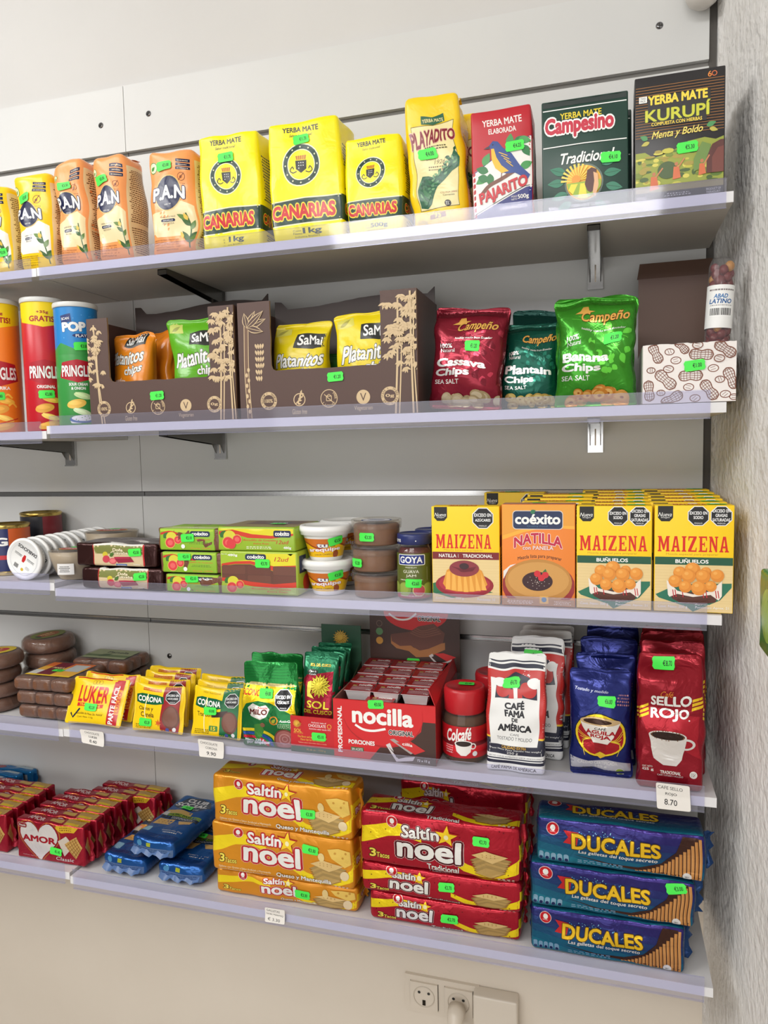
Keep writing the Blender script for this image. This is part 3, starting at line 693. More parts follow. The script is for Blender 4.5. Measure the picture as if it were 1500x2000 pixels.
for k in range(4): A.line([(.46 + .04 * k, .40 + .03 * k), (.6 + .03 * k, .44 + .035 * k)], .012, (236, 190, 50))
A.line([(.5, .59), (.48, .65)], .012, (120, 60, 30)); A.line([(.58, .6), (.57, .64)], .012, (120, 60, 30))
A.text('PAJARITO', .52, .75, .84, .13, (200, 36, 46), .035, rot=17, sh=.15, o=[(.015, (140, 20, 34))])
A.text('PESO', .70, .815, .1, .018, BW, .02, rot=4); A.text('NETO', .70, .84, .1, .018, BW, .02, rot=4); A.text('500g', .85, .822, .18, .05, BW, .02, rot=4); A.text('LAURO RAATZ S.A.', .68, .905, .46, .03, BW, .01, rot=3)
R = b.face('R'); R.rect(.05, .3, 1, .98, (226, 206, 200)); R.greek(.2, .36, .7, .55, 26, (90, 80, 90), 8); R.text('YERBA MATE', .5, .17, .8, .04, BW, .02)
o = put(b, 'yerba_mate_pack', 'red, white and blue yerba mate pack with a bird on a branch', 'yerba mate pack', X, -.221, ZS[0])
b.sticker(o, .72, .36, '€4.25', 3, k=1.0)
# ------------------------------------------------------------------ dark green box
X, w, h = slot(0, 1060, 1228, 186); d = .05
b = Brick(w, d, h, (28, 62, 52), 'sheen', .002, None, soft(w, d, h, 5, .0001, .001, .2, (-.012, .03)), .00015, .02)
A = b.face('F'); A.rect(0, .0, 1, .06, (24, 40, 36)); A.line([(0, .085), (1, .085)], .012, WHT); A.line([(0, .415), (.5, .41), (1, .415)], .012, WHT)
A.text('YERBA MATE', .46, .15, .48, .055, (238, 210, 40), .02); A.text('Campesino', .44, .25, .80, .19, (196, 36, 62), .05, o=[(.085, WHT)])
A.text('Tradicional', .52, .53, .62, .10, WHT, .025, sh=.25)
for x, y, r in ((.28, .66, 200), (.26, .74, 180), (.3, .84, 165), (.70, .62, -25), (.72, .70, -5), (.74, .80, 15), (.34, .92, 150), (.62, .93, 40), (.5, .97, 90)): A.leaf(x, y, .2, .05, r, (40, 122, 92)); A.line([(x, y), (x + .17 * math.cos(math.radians(r)), y + .17 * math.sin(math.radians(r)) * w / h)], .006, (28, 90, 66))
A.ell(.49, .76, .225, .225, (92, 112, 100)); A.ell(.49, .76, .205, .205, (240, 180, 50))
for k in range(12): A.poly([(.42, .74), (.42 + .2 * math.cos(PI * (1 + k / 12)), .74 + .2 * math.sin(PI * (1 + k / 12)) * w / h), (.42 + .2 * math.cos(PI * (1 + (k + .5) / 12)), .74 + .2 * math.sin(PI * (1 + (k + .5) / 12)) * w / h)], (246, 214, 90))
A.ell(.40, .73, .05, .05, (240, 150, 40)); A.poly([(.29, .76), (.69, .75), (.685, .81), (.62, .87), (.5, .91), (.38, .88), (.31, .82)], (150, 180, 50)); A.poly([(.34, .77), (.42, .77), (.36, .86), (.31, .82)], (240, 220, 60)); A.poly([(.45, .77), (.5, .77), (.53, .905), (.42, .895)], (240, 220, 60))
A.poly([(.53, .66), (.58, .64), (.64, .66), (.62, .72), (.60, .84), (.57, .86), (.53, .84), (.50, .78), (.52, .72)], (84, 44, 38)); A.poly([(.60, .68), (.65, .70), (.66, .80), (.62, .90), (.59, .86), (.61, .76)], (226, 176, 130))
A.text('500g', .13, .965, .12, .035, WHT, .015); A.text('YERBA MATE COMPUESTA', .56, .955, .46, .025, (210, 216, 210), .01)
o = put(b, 'yerba_mate_box', 'dark green yerba mate box with a round sunrise picture', 'yerba mate box', X, -.221, ZS[0])
b.sticker(o, .80, .565, '€4.10', -2, k=1.0)
dup(o, (X + .006, -.221 + d * 1.7, ZS[0] + .0007), 0.02, None, 'dark green yerba mate box standing behind the front one')
# ------------------------------------------------------------------ black box with jungle picture
X, w, h = slot(0, 1239, 1415, 139); d = .052
b = Brick(w, d, h, (40, 38, 40), 'sheen', .0015, None, soft(w, d, h, 5, .0001, .001, .2, (-.004, .02)), .00015, .02)
A = b.face('F')
for k in range(19): A.line([(0, .085 + .022 * k), (1, .085 + .022 * k)], .0065, (164, 112, 60))
for y0, y1, x0, x1 in ((.165, .355, .15, .84), (.34, .405, .2, .8)): A.rect(x0, y0, x1, y1, (40, 38, 40))
A.text('YERBA MATE', .48, .195, .66, .075, (246, 216, 70), .045, o=[(.02, (40, 38, 40))]); A.text('KURUPÍ', .48, .305, .72, .12, (206, 206, 60), .025, arc=-.0, o=[(.03, (54, 70, 30))], sh=.0)
A.text('COMPUESTA CON HIERBAS', .47, .385, .56, .028, (246, 216, 70), .02); A.text('Menta y Boldo', .48, .475, .56, .075, (240, 222, 110), .012, sh=.3, rot=2)
A.leaf(.80, .45, .11, .03, -20, (78, 148, 90)); A.leaf(.83, .47, .1, .025, 20, (190, 180, 80)); A.leaf(.15, .50, .1, .03, 210, (78, 148, 90)); A.leaf(.17, .52, .1, .025, 160, (190, 180, 80))
A.ring(.88, .05, .03, .009, (210, 110, 60)); A.text('6', .83, .05, .04, .045, (226, 140, 60), .01)
A.poly([(0, .60), (.12, .60), (.22, .65), (.4, .62), (.6, .55), (.78, .535), (.9, .56), (1, .54), (1, .93), (0, .93)], (150, 160, 60))
RR = random.Random(8)
for k in range(90):
    x, y = RR.random(), RR.uniform(.6, .9)
    A.ell(x, y, RR.uniform(.02, .07), RR.uniform(.012, .035), RR.choice(((196, 190, 70), (92, 120, 46), (120, 138, 50), (214, 204, 90), (70, 96, 44), (168, 150, 64))), 9)
A.poly([(.66, .70), (.75, .57), (.85, .60), (.78, .76), (.66, .80)], (110, 140, 70)); A.poly([(.80, .70), (.86, .60), (.95, .57), (1, .57), (1, .82), (.80, .82)], (92, 50, 46)); A.poly([(.86, .70), (.92, .63), (1, .62), (1, .82), (.86, .82)], (120, 66, 58))
A.ell(.37, .76, .11, .10, (70, 92, 46)); A.rect(0, .87, 1, .93, (120, 110, 72))
for x, y, s in ((.22, .80, 1.1), (.47, .74, 1), (.75, .74, .9)): A.poly([(x - .03 * s, y), (x + .03 * s, y), (x + .05 * s, y + .09 * s), (x - .04 * s, y + .1 * s)], (212, 110, 66)); A.ell(x, y - .02, .02, .022, (190, 120, 80)); A.line([(x + .02, y + .01), (x + .09 * s, y - .06)], .016, (200, 130, 86))
A.rect(0, .925, 1, 1, (44, 42, 46)); A.text('17,6 OZ', .08, .965, .11, .026, (214, 214, 214), .01); A.text('PRODUCT OF', .88, .945, .16, .018, (190, 190, 190), .01); A.text('PARAGUAY', .88, .968, .15, .018, (190, 190, 190), .01); A.greek(.34, .94, .3, .03, 2, (170, 170, 170), 3)
A.rect(.05, .155, .14, .205, WHT); A.text('TWO', .095, .17, .06, .016, BLK, .0); A.text('PACK', .095, .19, .06, .016, BLK, .0)
o = put(b, 'yerba_mate_box', 'tall black yerba mate box with gold stripes and a jungle scene', 'yerba mate box', X, -.221, ZS[0])
b.sticker(o, .59, .60, '€5.30', 3, k=1.0)
dup(o, (X + .004, -.221 + d * 1.7, ZS[0] + .0007), -.02, None, 'tall black yerba mate box hidden behind the front one')
# ------------------------------------------------------------------ second shelf: crisp cans
LIFT = 0.0007
def cylmap(rf, W, z0=0.0):
    """wrap an artwork of width W (metres, centred on the front) round a turned body whose radius at height z is rf(z)"""
    def f(x, y, o):
        r = rf(np.asarray(y) + z0); th = (np.asarray(x) - W / 2) / rf(np.array([z0 + 0.5 * 0.05]))[0]
        return np.stack([(r + o) * np.sin(th), -(r + o) * np.cos(th), y + z0 + 0 * x], -1)
    return f
def can_thing(r, h, base, art, lid, label, x, y, z, rz, group, cat='can', name='crisp_can'):
    mb = MB(); mb.lathe([(0, 0), (r * .96, 0), (r, .002), (r, h - .006), (r * .98, h - .005)], M(base, 'sheen'), 48)
    if base != (60, 150, 70): mb.lathe([(r + .00004, h * .855), (r + .00004, h - .007)], M((246, 214, 16), 'sheen'), 48)
    else: mb.lathe([(r + .00004, h * .64), (r + .00004, h - .007)], M((34, 130, 200), 'sheen'), 48)
    W = r * 2.55; A = Art(W, h - .012, 'sheen'); art(A); A.emit(mb, cylmap(lambda q: r + 0 * q, W, .003), .005, .00008)
    o = grp(mb.build(name, None, (x, y, z + LIFT), rz), label, cat, group)
    q = MB(); q.lathe([(r * .97, h - .007), (r * 1.035, h - .0075), (r * 1.05, h - .006), (r * 1.05, h - .001), (r * 1.03, h + .0012), (r * .93, h + .0012), (r * .9, h - .001), (0, h - .001)], M(lid, 'plastic'), 48)
    l = q.build('lid', o); l['label'] = 'pale translucent lid'
    return o, W, A
def crisp(A, c, top, flav, pic):
    A.text(top[0], .5, .055, .19, .028, (170, 30, 40), .03) if top[0] != 'POP' else None
    if top[0] == 'POP':
        A.rect(0, 0, 1, .36, (34, 130, 200)); A.poly([(0, .36), (.2, .30), (.5, .36), (.8, .30), (1, .36), (1, .4), (0, .4)], c)
        for k in range(14): A.ell(_R.random(), _R.uniform(.03, .28), .008, .008, (120, 190, 235), 8)
        A.poly([(.22, .07), (.42, .05), (.44, .12), (.24, .14)], (30, 50, 110)); A.text('SCAN', .32, .095, .15, .022, WHT, .02, rot=6)
        A.text('POP', .47, .165, .44, .085, WHT, .06, o=[(.02, (30, 50, 120))], rot=2); A.ell(.6, .24, .16, .04, (30, 50, 110)); A.text('PLAY', .6, .24, .2, .025, WHT, .02, rot=3)
    else:
        A.poly([(0, 0), (1, 0), (1, .145), (.5, .19), (0, .145)], (246, 214, 16)); A.text(top[0], .5, .075, .22, .028, (170, 30, 40), .03); A.text(top[1], .5, .125, .5, .045, (170, 30, 40), .035)
    A.poly([(.2, .47), (.5, .445), (.8, .47), (.86, .60), (.5, .645), (.14, .60)], (176, 22, 40)); A.text('PRINGLES', .5, .545, .62, .10, WHT, .03, o=[(.03, (140, 14, 30))])
    A.text(flav[0], .5, .66, .34, .026, WHT, .035)
    if len(flav) > 1: A.text(flav[1], .5, .695, .26, .026, WHT, .035)
    for k, (x, y, rx, ry, ro) in enumerate(((.58, .76, .17, .06, 12), (.45, .83, .18, .085, -10), (.55, .90, .17, .055, 16), (.52, .965, .2, .07, -14))):
        cc = ((238, 190, 70), (222, 160, 56), (244, 206, 96), (228, 170, 60))[k] if pic < 2 else ((196, 222, 160), (232, 186, 80), (206, 226, 180), (236, 240, 230))[k]
        A.ell(x, y, rx, ry, cc, rot=ro); A.ell(x - .03, y - .008, rx * .7, ry * .45, tuple(min(255, v + 16) for v in cc), rot=ro + 10)
    if pic == 0:
        for x, y in ((.4, .74), (.62, .73), (.7, .80)): A.curve([(x - .08, y), (x, y - .02), (x + .08, y + .01)], .035, (246, 196, 70))
        A.line([(.3, .96), (.8, .90)], .02, (200, 60, 40)); A.ell(.36, .965, .05, .03, (150, 30, 30))
    if pic == 2: A.ell(.55, .965, .24, .07, (30, 90, 160)); A.ell(.55, .955, .2, .055, (240, 240, 240)); [A.ell(.55 + .12 * math.cos(k * 2.3), .955 + .02 * math.sin(k * 1.7), .012, .008, (70, 150, 60), 8) for k in range(7)]
CANR = 0.0362
for px, yt, base, top, fl, pic, lab, st in ((8, 583, (240, 130, 34), ('+35g', 'GRATIS!'), ('PAPRIKA',), 0, 'orange crisp can cut off at the left edge', (.42, .725, '€2.80')),
                                      (96, 571, (196, 26, 40), ('+35g', 'GRATIS!'), ('ORIGINAL',), 1, 'red crisp can with yellow top, tallest of the cans', (.5, .72, '€2.80')),
                                      (159, 590, (60, 150, 70), ('POP', ''), ('SOUR CREAM', '& ONION'), 2, 'green and blue crisp can beside the brown display box', (.6, .33, '€3.00'))):
    y = -.183 if pic < 2 else -.189; X = xat(px, y, ZS[1]); h = hat(yt, X, y - CANR, ZS[1] + (LDZ[1] if pic < 2 and px < 90 else 0)) - .001
    zz = ZS[1] + (LDZ[1] if X < -.0 else 0)
    o, Wc, A = can_thing(CANR, h, base, lambda A: crisp(A, base, top, fl, pic), (214, 214, 210), lab, X, y, zz, .74 - .05 * pic, 'crisp cans')
    sticker(o, cylmap(lambda q: CANR + 0 * q, Wc, .003), (Wc, h - .012), *st, off=.0012, L=.004, rot=3)
    last = (o, X, h)
for i, (x, y) in enumerate(((0.105, -.041), (.186, -.041))):
    dup(last[0], (x, y, ZS[1] + LIFT), 1.0, None, ('blue-topped crisp can behind the brown box, nearer the front cans', 'blue-topped crisp can farthest back behind the brown box')[i])

# ------------------------------------------------------------------ brown display boxes of plantain chips
BR, TAN, KR = (82, 58, 50), (206, 180, 140), (150, 118, 84)
def plant(A, x, y0, y1, s, seed, lean=0):
    R = random.Random(seed); A.curve([(x - lean, y1), (x - lean * .3, (y0 + y1) / 2), (x, y0)], .010, TAN); A.curve([(x - lean + .02, y1), (x + .015, (y0 + y1) / 2), (x + .02 * s, y0 + .1)], .007, TAN)
    for k in range(30):
        cx, cy = x + R.uniform(-.062, .062) * s, y0 + (y1 - y0) * .62 * R.random()
        for a in (60, 90, 120, 35, 145): A.leaf(cx, cy, .032 * s, .0055 * s, a + R.uniform(-15, 15), TAN)
def badge(A, x, y, r, t, ring):
    A.ell(x, y, r, r, TAN); A.ell(x, y, r * .66, r * .66, BR); A.text(t, x, y, r * 1.0, r * .42 * A.W / A.H, TAN, .02); A.ctext(ring, x, y, r * .82, r * .24, 20, 350, BR, .02)
def display_box(xl, xr, ycl, wl, wr, yw, ycr, yback, label, side):
    yf = -D + .006; z = ZS[1] + LIFT; x0, x1 = xat(xl, yf, z), xat(xr, yf, z)
    X = (x0 + x1) / 2; w = x1 - x0; a, b = xat(wl, yf, z + .05), xat(wr, yf, z + .05)
    hl = hat(ycl, (x0 + a) / 2, yf, z); hr = hat(ycr, (x1 + b) / 2, yf, z); hw = hat(yw, (a + b) / 2, yf, z); H = max(hl, hr); dep = .140; th = .003
    a -= X; b -= X
    o = empty('display_box', label, 'display box', (X, yf + dep / 2, z), 0, 'brown display boxes of plantain chips')
    bm = M(BR, 'card'); km = M(KR, 'card'); yy = -dep / 2
    # front panel: U-shaped card with a rounded, torn window edge
    cr = .008; pts = [(-w / 2, 0), (w / 2, 0), (w / 2, hr), (b, hr)]
    RR = random.Random(side)
    for k in range(14): pts.append((b + RR.uniform(-.0006, .0006), hr - (hr - hw - cr) * (k + 1) / 14))
    pts += [(b - cr * .3, hw + cr * .3), (b - cr, hw)]
    for k in range(16): pts.append((b - cr - (b - a - 2 * cr) * (k + 1) / 16, hw + RR.uniform(-.0006, .0006)))
    pts += [(a + cr * .3, hw + cr * .3), (a, hw + cr)]
    for k in range(10): pts.append((a + RR.uniform(-.0006, .0006), hw + cr + (hl - hw - cr) * (k + 1) / 10))
    pts += [(-w / 2, hl)]
    mb = MB(); mb.prism(pts, yy, yy + th, km); mb.prism(pts, yy - .0004, yy - .0001, bm)
    A = Art(w, H, 'card'); fx = lambda px_: (px_ + w / 2) / w; fy = lambda zz: 1 - zz / H
    plant(A, fx(-w / 2) + .05, fy(hl) + .06, 1.0, 1.0, side, -.03) if side == 1 else None
    if side == 2:
        cx = .045
        A.curve([(cx + .01, 1), (cx, .6), (cx + .005, .2)], .028, TAN); A.curve([(cx + .01, 1), (cx, .6), (cx + .005, .2)], .020, (112, 84, 66))
        for k in range(9): A.ell(cx + .005 + .006 * (-1) ** k, .58 + .045 * k, .008, .012, TAN, 8)
        for r, l in ((-60, .10), (-20, .12), (-100, .08), (15, .10), (-40, .13)):
            A.leaf(cx + .01, .22, l, .02, r, TAN); A.leaf(cx + .01, .22, l * .97, .015, r, BR); A.line([(cx + .01, .22), (cx + .01 + l * math.cos(math.radians(r)), .22 + l * math.sin(math.radians(r)) * w / H)], .003, TAN)
        for j in range(6):
            for k in range(4 - (j > 3)): A.leaf(cx + .055 + .016 * k, .36 + .055 * j, .03, .006, 70 + 12 * k, TAN)
    plant(A, fx((b + w / 2) / 2) - .002, fy(hr) + .05, 1.0, 1.15, side + 7, .02); plant(A, fx(w / 2) - .032, fy(hr) + .02, 1.0, 1.0, side + 9, -.01)
    iy = 1 - .36 * hw / H; r = .048; n = 5; xs = [fx(a) - .02, fx(a) + .16 * (fx(b) - fx(a)) + .06, fx(a) + .53 * (fx(b) - fx(a)), fx(b) - .10, fx(b) + .045]
    if side == 1: xs = [fx(a) - .05] + [fx(a) - .05 + (fx(b) + .02 - fx(a) + .05) * k / 4 for k in (1, 2, 3, 4)]
    badge(A, xs[0], iy, r, '100%', 'natural * natural * natural *'); badge(A, xs[4], iy, r, '0g', 'Trans Fat * Gras Trans *')
    A.ring(xs[1], iy, r * .72, .005, TAN); A.line([(xs[1] - r * .5, iy + r * .5 * w / H), (xs[1] + r * .55, iy - r * .55 * w / H)], .006, TAN)
    for k in range(4): A.leaf(xs[1] - .01 + .006 * k, iy + .035 - .028 * k, .022, .005, -70, TAN); A.leaf(xs[1] - .01 + .006 * k, iy + .035 - .028 * k, .02, .005, 0, TAN)
    A.text('Gluten free', xs[1], iy + r * 1.3 * w / H, .085, .045, TAN, .0)
    A.ring(xs[2], iy, r, .004, TAN); A.ctext('LACTOSE', xs[2], iy, r * .82, r * .3, 240, 120, TAN, .01); A.ctext('FREE', xs[2], iy, r * .82, r * .3, 40, 95, TAN, .01)
    for p in ([(-.014, .012), (.014, .012)], [(-.014, .012), (-.014, -.012), (0, -.022), (.014, -.012), (.014, .012)], [(-.014, -.012), (.014, -.012)], [(-.026, -.022), (.026, .024)]): A.line([(xs[2] + u, iy + v * w / H) for u, v in p], .004, TAN)
    A.ell(xs[3], iy, r * .78, r * .78, TAN); A.text('V', xs[3], iy, r * .7, r * .85 * w / H, BR, .0); A.text('Vegetarian', xs[3], iy + r * 1.22 * w / H, .1, .045, TAN, .0)
    A.emit(mb, lambda x, y, off: np.stack([x - w / 2, yy - .0004 - off + 0 * x, y], -1), None, .0001)
    mb.build('front_panel', o)
    for s in (-1, 1):
        q = MB(); hs = hl if s < 0 else hr; q.box(s * w / 2 - (th if s > 0 else 0), s * w / 2 + (th if s < 0 else 0), yy + th, dep / 2, .003, hs, bm); q.build('side_panel', o)
    zb = at((wl + wr) / 2, yback, yf + dep)[2] - z; q = MB(); P = [(-w / 2 + th, .003), (w / 2 - th, .003), (w / 2 - th, zb + .012)]
    for k in range(25):
        t = k / 24; P.append((w / 2 - th - (w - 2 * th) * t, zb + .0006 * RR.uniform(-1, 1) + .006 * math.sin(t * 5.5) + (.012 if t < .04 or t > .93 else 0)))
    q.prism(P, dep / 2 - th, dep / 2, M((58, 44, 38), 'card')); q.build('back_panel', o)
    q = MB(); q.box(-w / 2 + th, w / 2 - th, yy + th, dep / 2 - th, 0, .003, km); q.build('base_panel', o)
    sticker(o, lambda x, y, off: np.stack([x - w / 2, yy - .0004 - off + 0 * x, y], -1), (w, H), (xs[2] + (.0 if side == 1 else .04)), 1 - (.62 if side == 1 else .80) * hw / H, '€1.20', 3)
    return X, w, H, hw, yf
display_box(179, 463, 622, 216, 412, 741, 597, 606, 'left brown display box holding orange and green chip bags', 1)
display_box(471, 817, 590, 531, 745, 718, 565, 592, 'right brown display box holding yellow lime chip bags', 2)
def snack(xl, xr, yb_, yt, yf, d, col, fin, art, label, group, seed, lean, tilt=0.0, zlift=0.0, rz=0, name='chip_bag', pinch=.06):
    z = ZS[1] + LIFT + zlift + .062 * abs(math.sin(tilt)); a, b_ = xat(xl, yf, z), xat(xr, yf, z); w = b_ - a; h = hat(yt, (a + b_) / 2, yf, z)
    b = Brick(w, d, h, col, fin, .006, .006, pillow(w, d, h, seed, .0028, .085, .06, lean, pinch=pinch), .0001, .004)
    art(b.face('F')); o = b.build(name, None, ((a + b_) / 2, yf + d / 2, z), rz); o.rotation_euler = (0, tilt, rz)
    return grp(o, label, 'chip bag', group), b
def art_samai(c2, sub, up=0):
    def f(A):
        if up:
            q = A.put; A.put = lambda t, c, fin=None: q(np.asarray(t) + np.array([-.12 * A.W, up * A.H, 0.0][:np.asarray(t).shape[-1]]), c, fin)
        A.poly([(.05, .03), (.3, .05), (.34, .13), (.05, .14)], c2); A.leaf(.1, .12, .18, .03, -30, tuple(int(v * .8) for v in c2))
        A.poly([(.46, .14), (.98, .12), (.99, .27), (.75, .29), (.45, .27)], (38, 40, 36)); A.text('SaMai', .72, .20, .44, .10, WHT, .02)
        A.text('Platanitos', .55, .40, .86, .14, WHT, .025, sh=.3, rot=5, o=[(.04, (90, 90, 70))]); A.text('chips', .72, .54, .44, .12, WHT, .025, sh=.3, rot=5, o=[(.04, (90, 90, 70))])
        A.text(sub, .4, .66, .3, .06, WHT, .01, sh=.2, rot=5)
        for x, y, r in ((.6, .74, .14), (.45, .80, .13), (.74, .84, .17), (.3, .88, .12)): A.ell(x, y, r, r * .8, (238, 196, 70)); A.ell(x, y, r * .85, r * .66, (246, 214, 100)); [A.ell(x + r * .4 * math.cos(k * 1.26), y + r * .25 * math.sin(k * 1.26), r * .08, r * .06, (170, 110, 40), 8) for k in range(5)]
    return f
zl = .0036
snack(212, 288, 0, 648, -.203, .045, (232, 138, 26), 'film', art_samai((240, 190, 80), 'maduro', .12), 'orange chip bag with banana slices at left in the left box', 'chip bags in the brown boxes', 4, (.02, .05), zlift=zl)
snack(295, 345, 0, 643, -.150, .036, (226, 130, 24), 'film', lambda A: A.barcode(.02, .06, .2, .34, 4), 'orange chip bag seen from its edge in the left box', 'chip bags in the brown boxes', 8, (-.10, .05), zlift=zl, rz=-.35)
snack(345, 449, 0, 616, -.209, .045, (96, 172, 34), 'film', art_samai((196, 206, 110), 'sal marina'), 'green chip bag at right in the left box', 'chip bags in the brown boxes', 15, (-.17, .06), zlift=zl)
snack(522, 632, 0, 628, -.203, .045, (226, 204, 18), 'film', art_samai((214, 206, 90), 'limón'), 'yellow lime chip bag on the left in the right box', 'chip bags in the brown boxes', 21, (.04, .05), zlift=zl)
snack(655, 781, 0, 604, -.209, .045, (232, 208, 22), 'film', art_samai((214, 206, 90), 'limón'), 'yellow lime chip bag on the right in the right box', 'chip bags in the brown boxes', 25, (-.05, .06), zlift=zl)
snack(600, 690, 0, 690, -.152, .035, (40, 100, 40), 'film', lambda A: None, 'green chip bag deep inside the right box', 'chip bags in the brown boxes', 29, (0, .05), zlift=zl)
# ------------------------------------------------------------------ three vegetable chip bags
def campeno(A, c, lines, sub, pic, hat_=True):
    lt = tuple(min(255, int(v * 1.25 + 22)) for v in c)
    R = random.Random(len(lines[0]))
    for k in range(26):
        x, y = .55 + R.uniform(-.12, .4), .2 + .5 * R.random(); A.leaf(x, y, R.uniform(.06, .13), .04, R.uniform(20, 160), lt if k % 3 else tuple(int(v * .86) for v in c))
    A.curve([(.2, .2), (.5, .28), (.85, .55)], .006, lt); A.curve([(.3, .18), (.6, .3), (.9, .42)], .006, lt)
    A.rect(0, 0, 1, .085, tuple(int(v * .8) for v in c))
    A.text('Campeño', .62, .20, .58, .12, (240, 184, 90), .02, sh=.25, o=[(.035, (96, 40, 30))], rot=2)
    if hat_: A.poly([(.26, .155), (.33, .135), (.36, .10), (.42, .10), (.43, .135), (.50, .14), (.38, .165)], (240, 184, 90))
    A.text('healthy snacks from Ecuador', .60, .315, .54, .028, WHT, .008, sh=.15)
    A.text('100%', .2, .385, .17, .045, WHT, .02); A.text('Natural', .22, .43, .19, .036, WHT, .0)
    for i, l in enumerate(lines): A.text(l, .07 + .051 * len(l), .555 + .105 * i - .004, .102 * len(l), .088, WHT, .04)
    A.text(sub, .26, .735, .36, .042, WHT, .012)
    for k in range(20):
        x, y = .5 + R.gauss(0, .19), .90 + R.gauss(0, .028); r = R.uniform(.05, .085); A.ell(x, y, r * 1.2, r, pic[k % 2], 16, rot=R.uniform(-40, 40)); A.ell(x - .01, y - .005, r * .85, r * .62, pic[2], 14)
        if pic[3]: A.ell(x, y, r * .3, r * .2, pic[3], 8)
yf = -.224
o, b = snack(828, 972, 0, 596, yf, .065, (138, 30, 48), 'foil', lambda A: campeno(A, (138, 30, 48), ('Cassava', 'Chips'), 'SEA SALT', ((206, 190, 150), (190, 168, 124), (222, 208, 172), None)), 'dark red cassava chip bag next to the brown box', 'vegetable chip bags', 33, (.03, .05), tilt=.07)
b.sticker(o, .60, .385, '€1.20', 2)
o, b = snack(974, 1090, 0, 628, yf + .030, .05, (16, 84, 68), 'foil', lambda A: campeno(A, (16, 84, 68), ('Plantain', 'Chips'), 'SEA SALT', ((222, 196, 110), (204, 170, 84), (236, 214, 140), (150, 110, 50)), False), 'dark green plantain chip bag between the red and bright green bags', 'vegetable chip bags', 37, (.02, .06), tilt=.02)
o, b = snack(975, 1075, 0, 603, yf + .092, .05, (12, 62, 54), 'foil', lambda A: None, 'dark green chip bag behind, only its crumpled top showing', 'vegetable chip bags', 41, (.02, .02), tilt=.12)
o, b = snack(1080, 1246, 0, 573, yf - .002, .065, (62, 150, 40), 'foil', lambda A: campeno(A, (74, 164, 44), ('Banana', 'Chips'), 'SEA SALT', ((232, 170, 80), (214, 140, 54), (244, 194, 110), (170, 90, 30))), 'bright green banana chip bag beside the peanut box', 'vegetable chip bags', 45, (.0, .05), tilt=.0, pinch=.1)
b.sticker(o, .72, .40, '€1.20', -4)
# ------------------------------------------------------------------ peanut box and the peanut stick in it
yf = -.2335; z = ZS[1] + LIFT + .0004; x0, x1 = xat(1255, yf, z), xat(1437, yf, z); x1 = min(x1, WX + .013); w = x1 - x0; X = (x0 + x1) / 2; h = hat(670, X, yf, z); dep = .17; th = .0025
o = empty('peanut_box', 'white box printed with brown peanuts, lid raised behind', 'display box', (X, yf + dep / 2, z)); yy = -dep / 2
PB_ = (122, 70, 50); A = Art(w, h, 'card')
def peanut(x, y, s, rot):
    c, d = math.cos(math.radians(rot)), math.sin(math.radians(rot)); k = A.W / A.H
    tr = lambda u, v: (min(.995, max(.005, x + (u * c - v * d) * s)), min(.99, max(.01, y + (u * d + v * c) * s * k)))
    rad = lambda t: .40 + .10 * math.cos(2 * PI * (t)) - .0
    prof = lambda t: .46 * math.sqrt(max(0, 1 - (2 * t - 1) ** 4)) * (1 - .30 * math.exp(-((t - .5) / .16) ** 2))
    for f in (1, .5, 0, -.5): A.curve([tr(2 * t - 1, prof(t) * f) for t in np.linspace(0, 1, 15)], .006 if abs(f) < 1 else .011, PB_, 2)
    A.curve([tr(2 * t - 1, -prof(t)) for t in np.linspace(0, 1, 15)], .011, PB_, 2)
    for t in (.12, .24, .36, .5, .64, .76, .88): A.curve([tr(2 * t - 1 + .05 * (1 - u * u) * (1 if t > .5 else -1), prof(t) * u) for u in (-1, -.5, 0, .5, 1)], .005, PB_, 2)
def kernel(x, y, s, rot):
    A.ring(x, y, s * 1.0, .010, PB_, 20, s * .74); c, d = math.cos(math.radians(rot)), math.sin(math.radians(rot)); k = A.W / A.H
    for v in (-.25, .2): A.line([(x + (-.5 * c - v * d) * s, y + (-.5 * d + v * c) * s * k), (x + (.4 * c - v * d) * s, y + (.4 * d + v * c) * s * k)], .005, PB_)
for q in ((.14, .15, .12, 65), (.42, .05, .10, 50), (.63, .20, .13, 5), (.88, .13, .13, 38), (.25, .60, .14, 45), (.52, .55, .13, 0), (.07, .78, .12, 85), (.72, .80, .13, 55), (.95, .62, .13, 65), (.32, .93, .13, -30)): peanut(*q)
for q in ((.29, .13, .055, 70), (.59, .04, .06, 10), (.09, .43, .05, 90), (.28, .42, .06, 20), (.36, .28, .06, -15), (.76, .44, .06, -15), (.82, .28, .06, 20), (.5, .74, .06, 15), (.2, .82, .05, 85), (.83, .63, .055, 70), (.57, .93, .06, -40), (.89, .88, .06, -40), (.98, .93, .05, 0)): kernel(*q)
mb = MB(); P = [(-w / 2, 0), (w / 2, 0)]; RR = random.Random(4)
for k in range(30): P.append((w / 2 - w * k / 29, h + RR.uniform(-.0008, .0008)))
mb.prism(P, yy + .0003, yy + th, M((120, 92, 74), 'card')); mb.prism(P, yy - .0002, yy + .0002, M((232, 226, 222), 'card'))
A.emit(mb, lambda x, y, off: np.stack([x - w / 2, yy - .0002 - off + 0 * x, y], -1), None, .00006); mb.build('front_panel', o)
for s in (-1, 1):
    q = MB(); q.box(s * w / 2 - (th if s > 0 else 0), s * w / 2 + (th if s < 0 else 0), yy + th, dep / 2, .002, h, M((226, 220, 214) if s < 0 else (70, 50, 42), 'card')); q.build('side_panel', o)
q = MB(); q.box(-w / 2 + th, w / 2 - th, yy + th, dep / 2 - th, 0, .002, M((96, 70, 58), 'card')); q.build('base_panel', o)
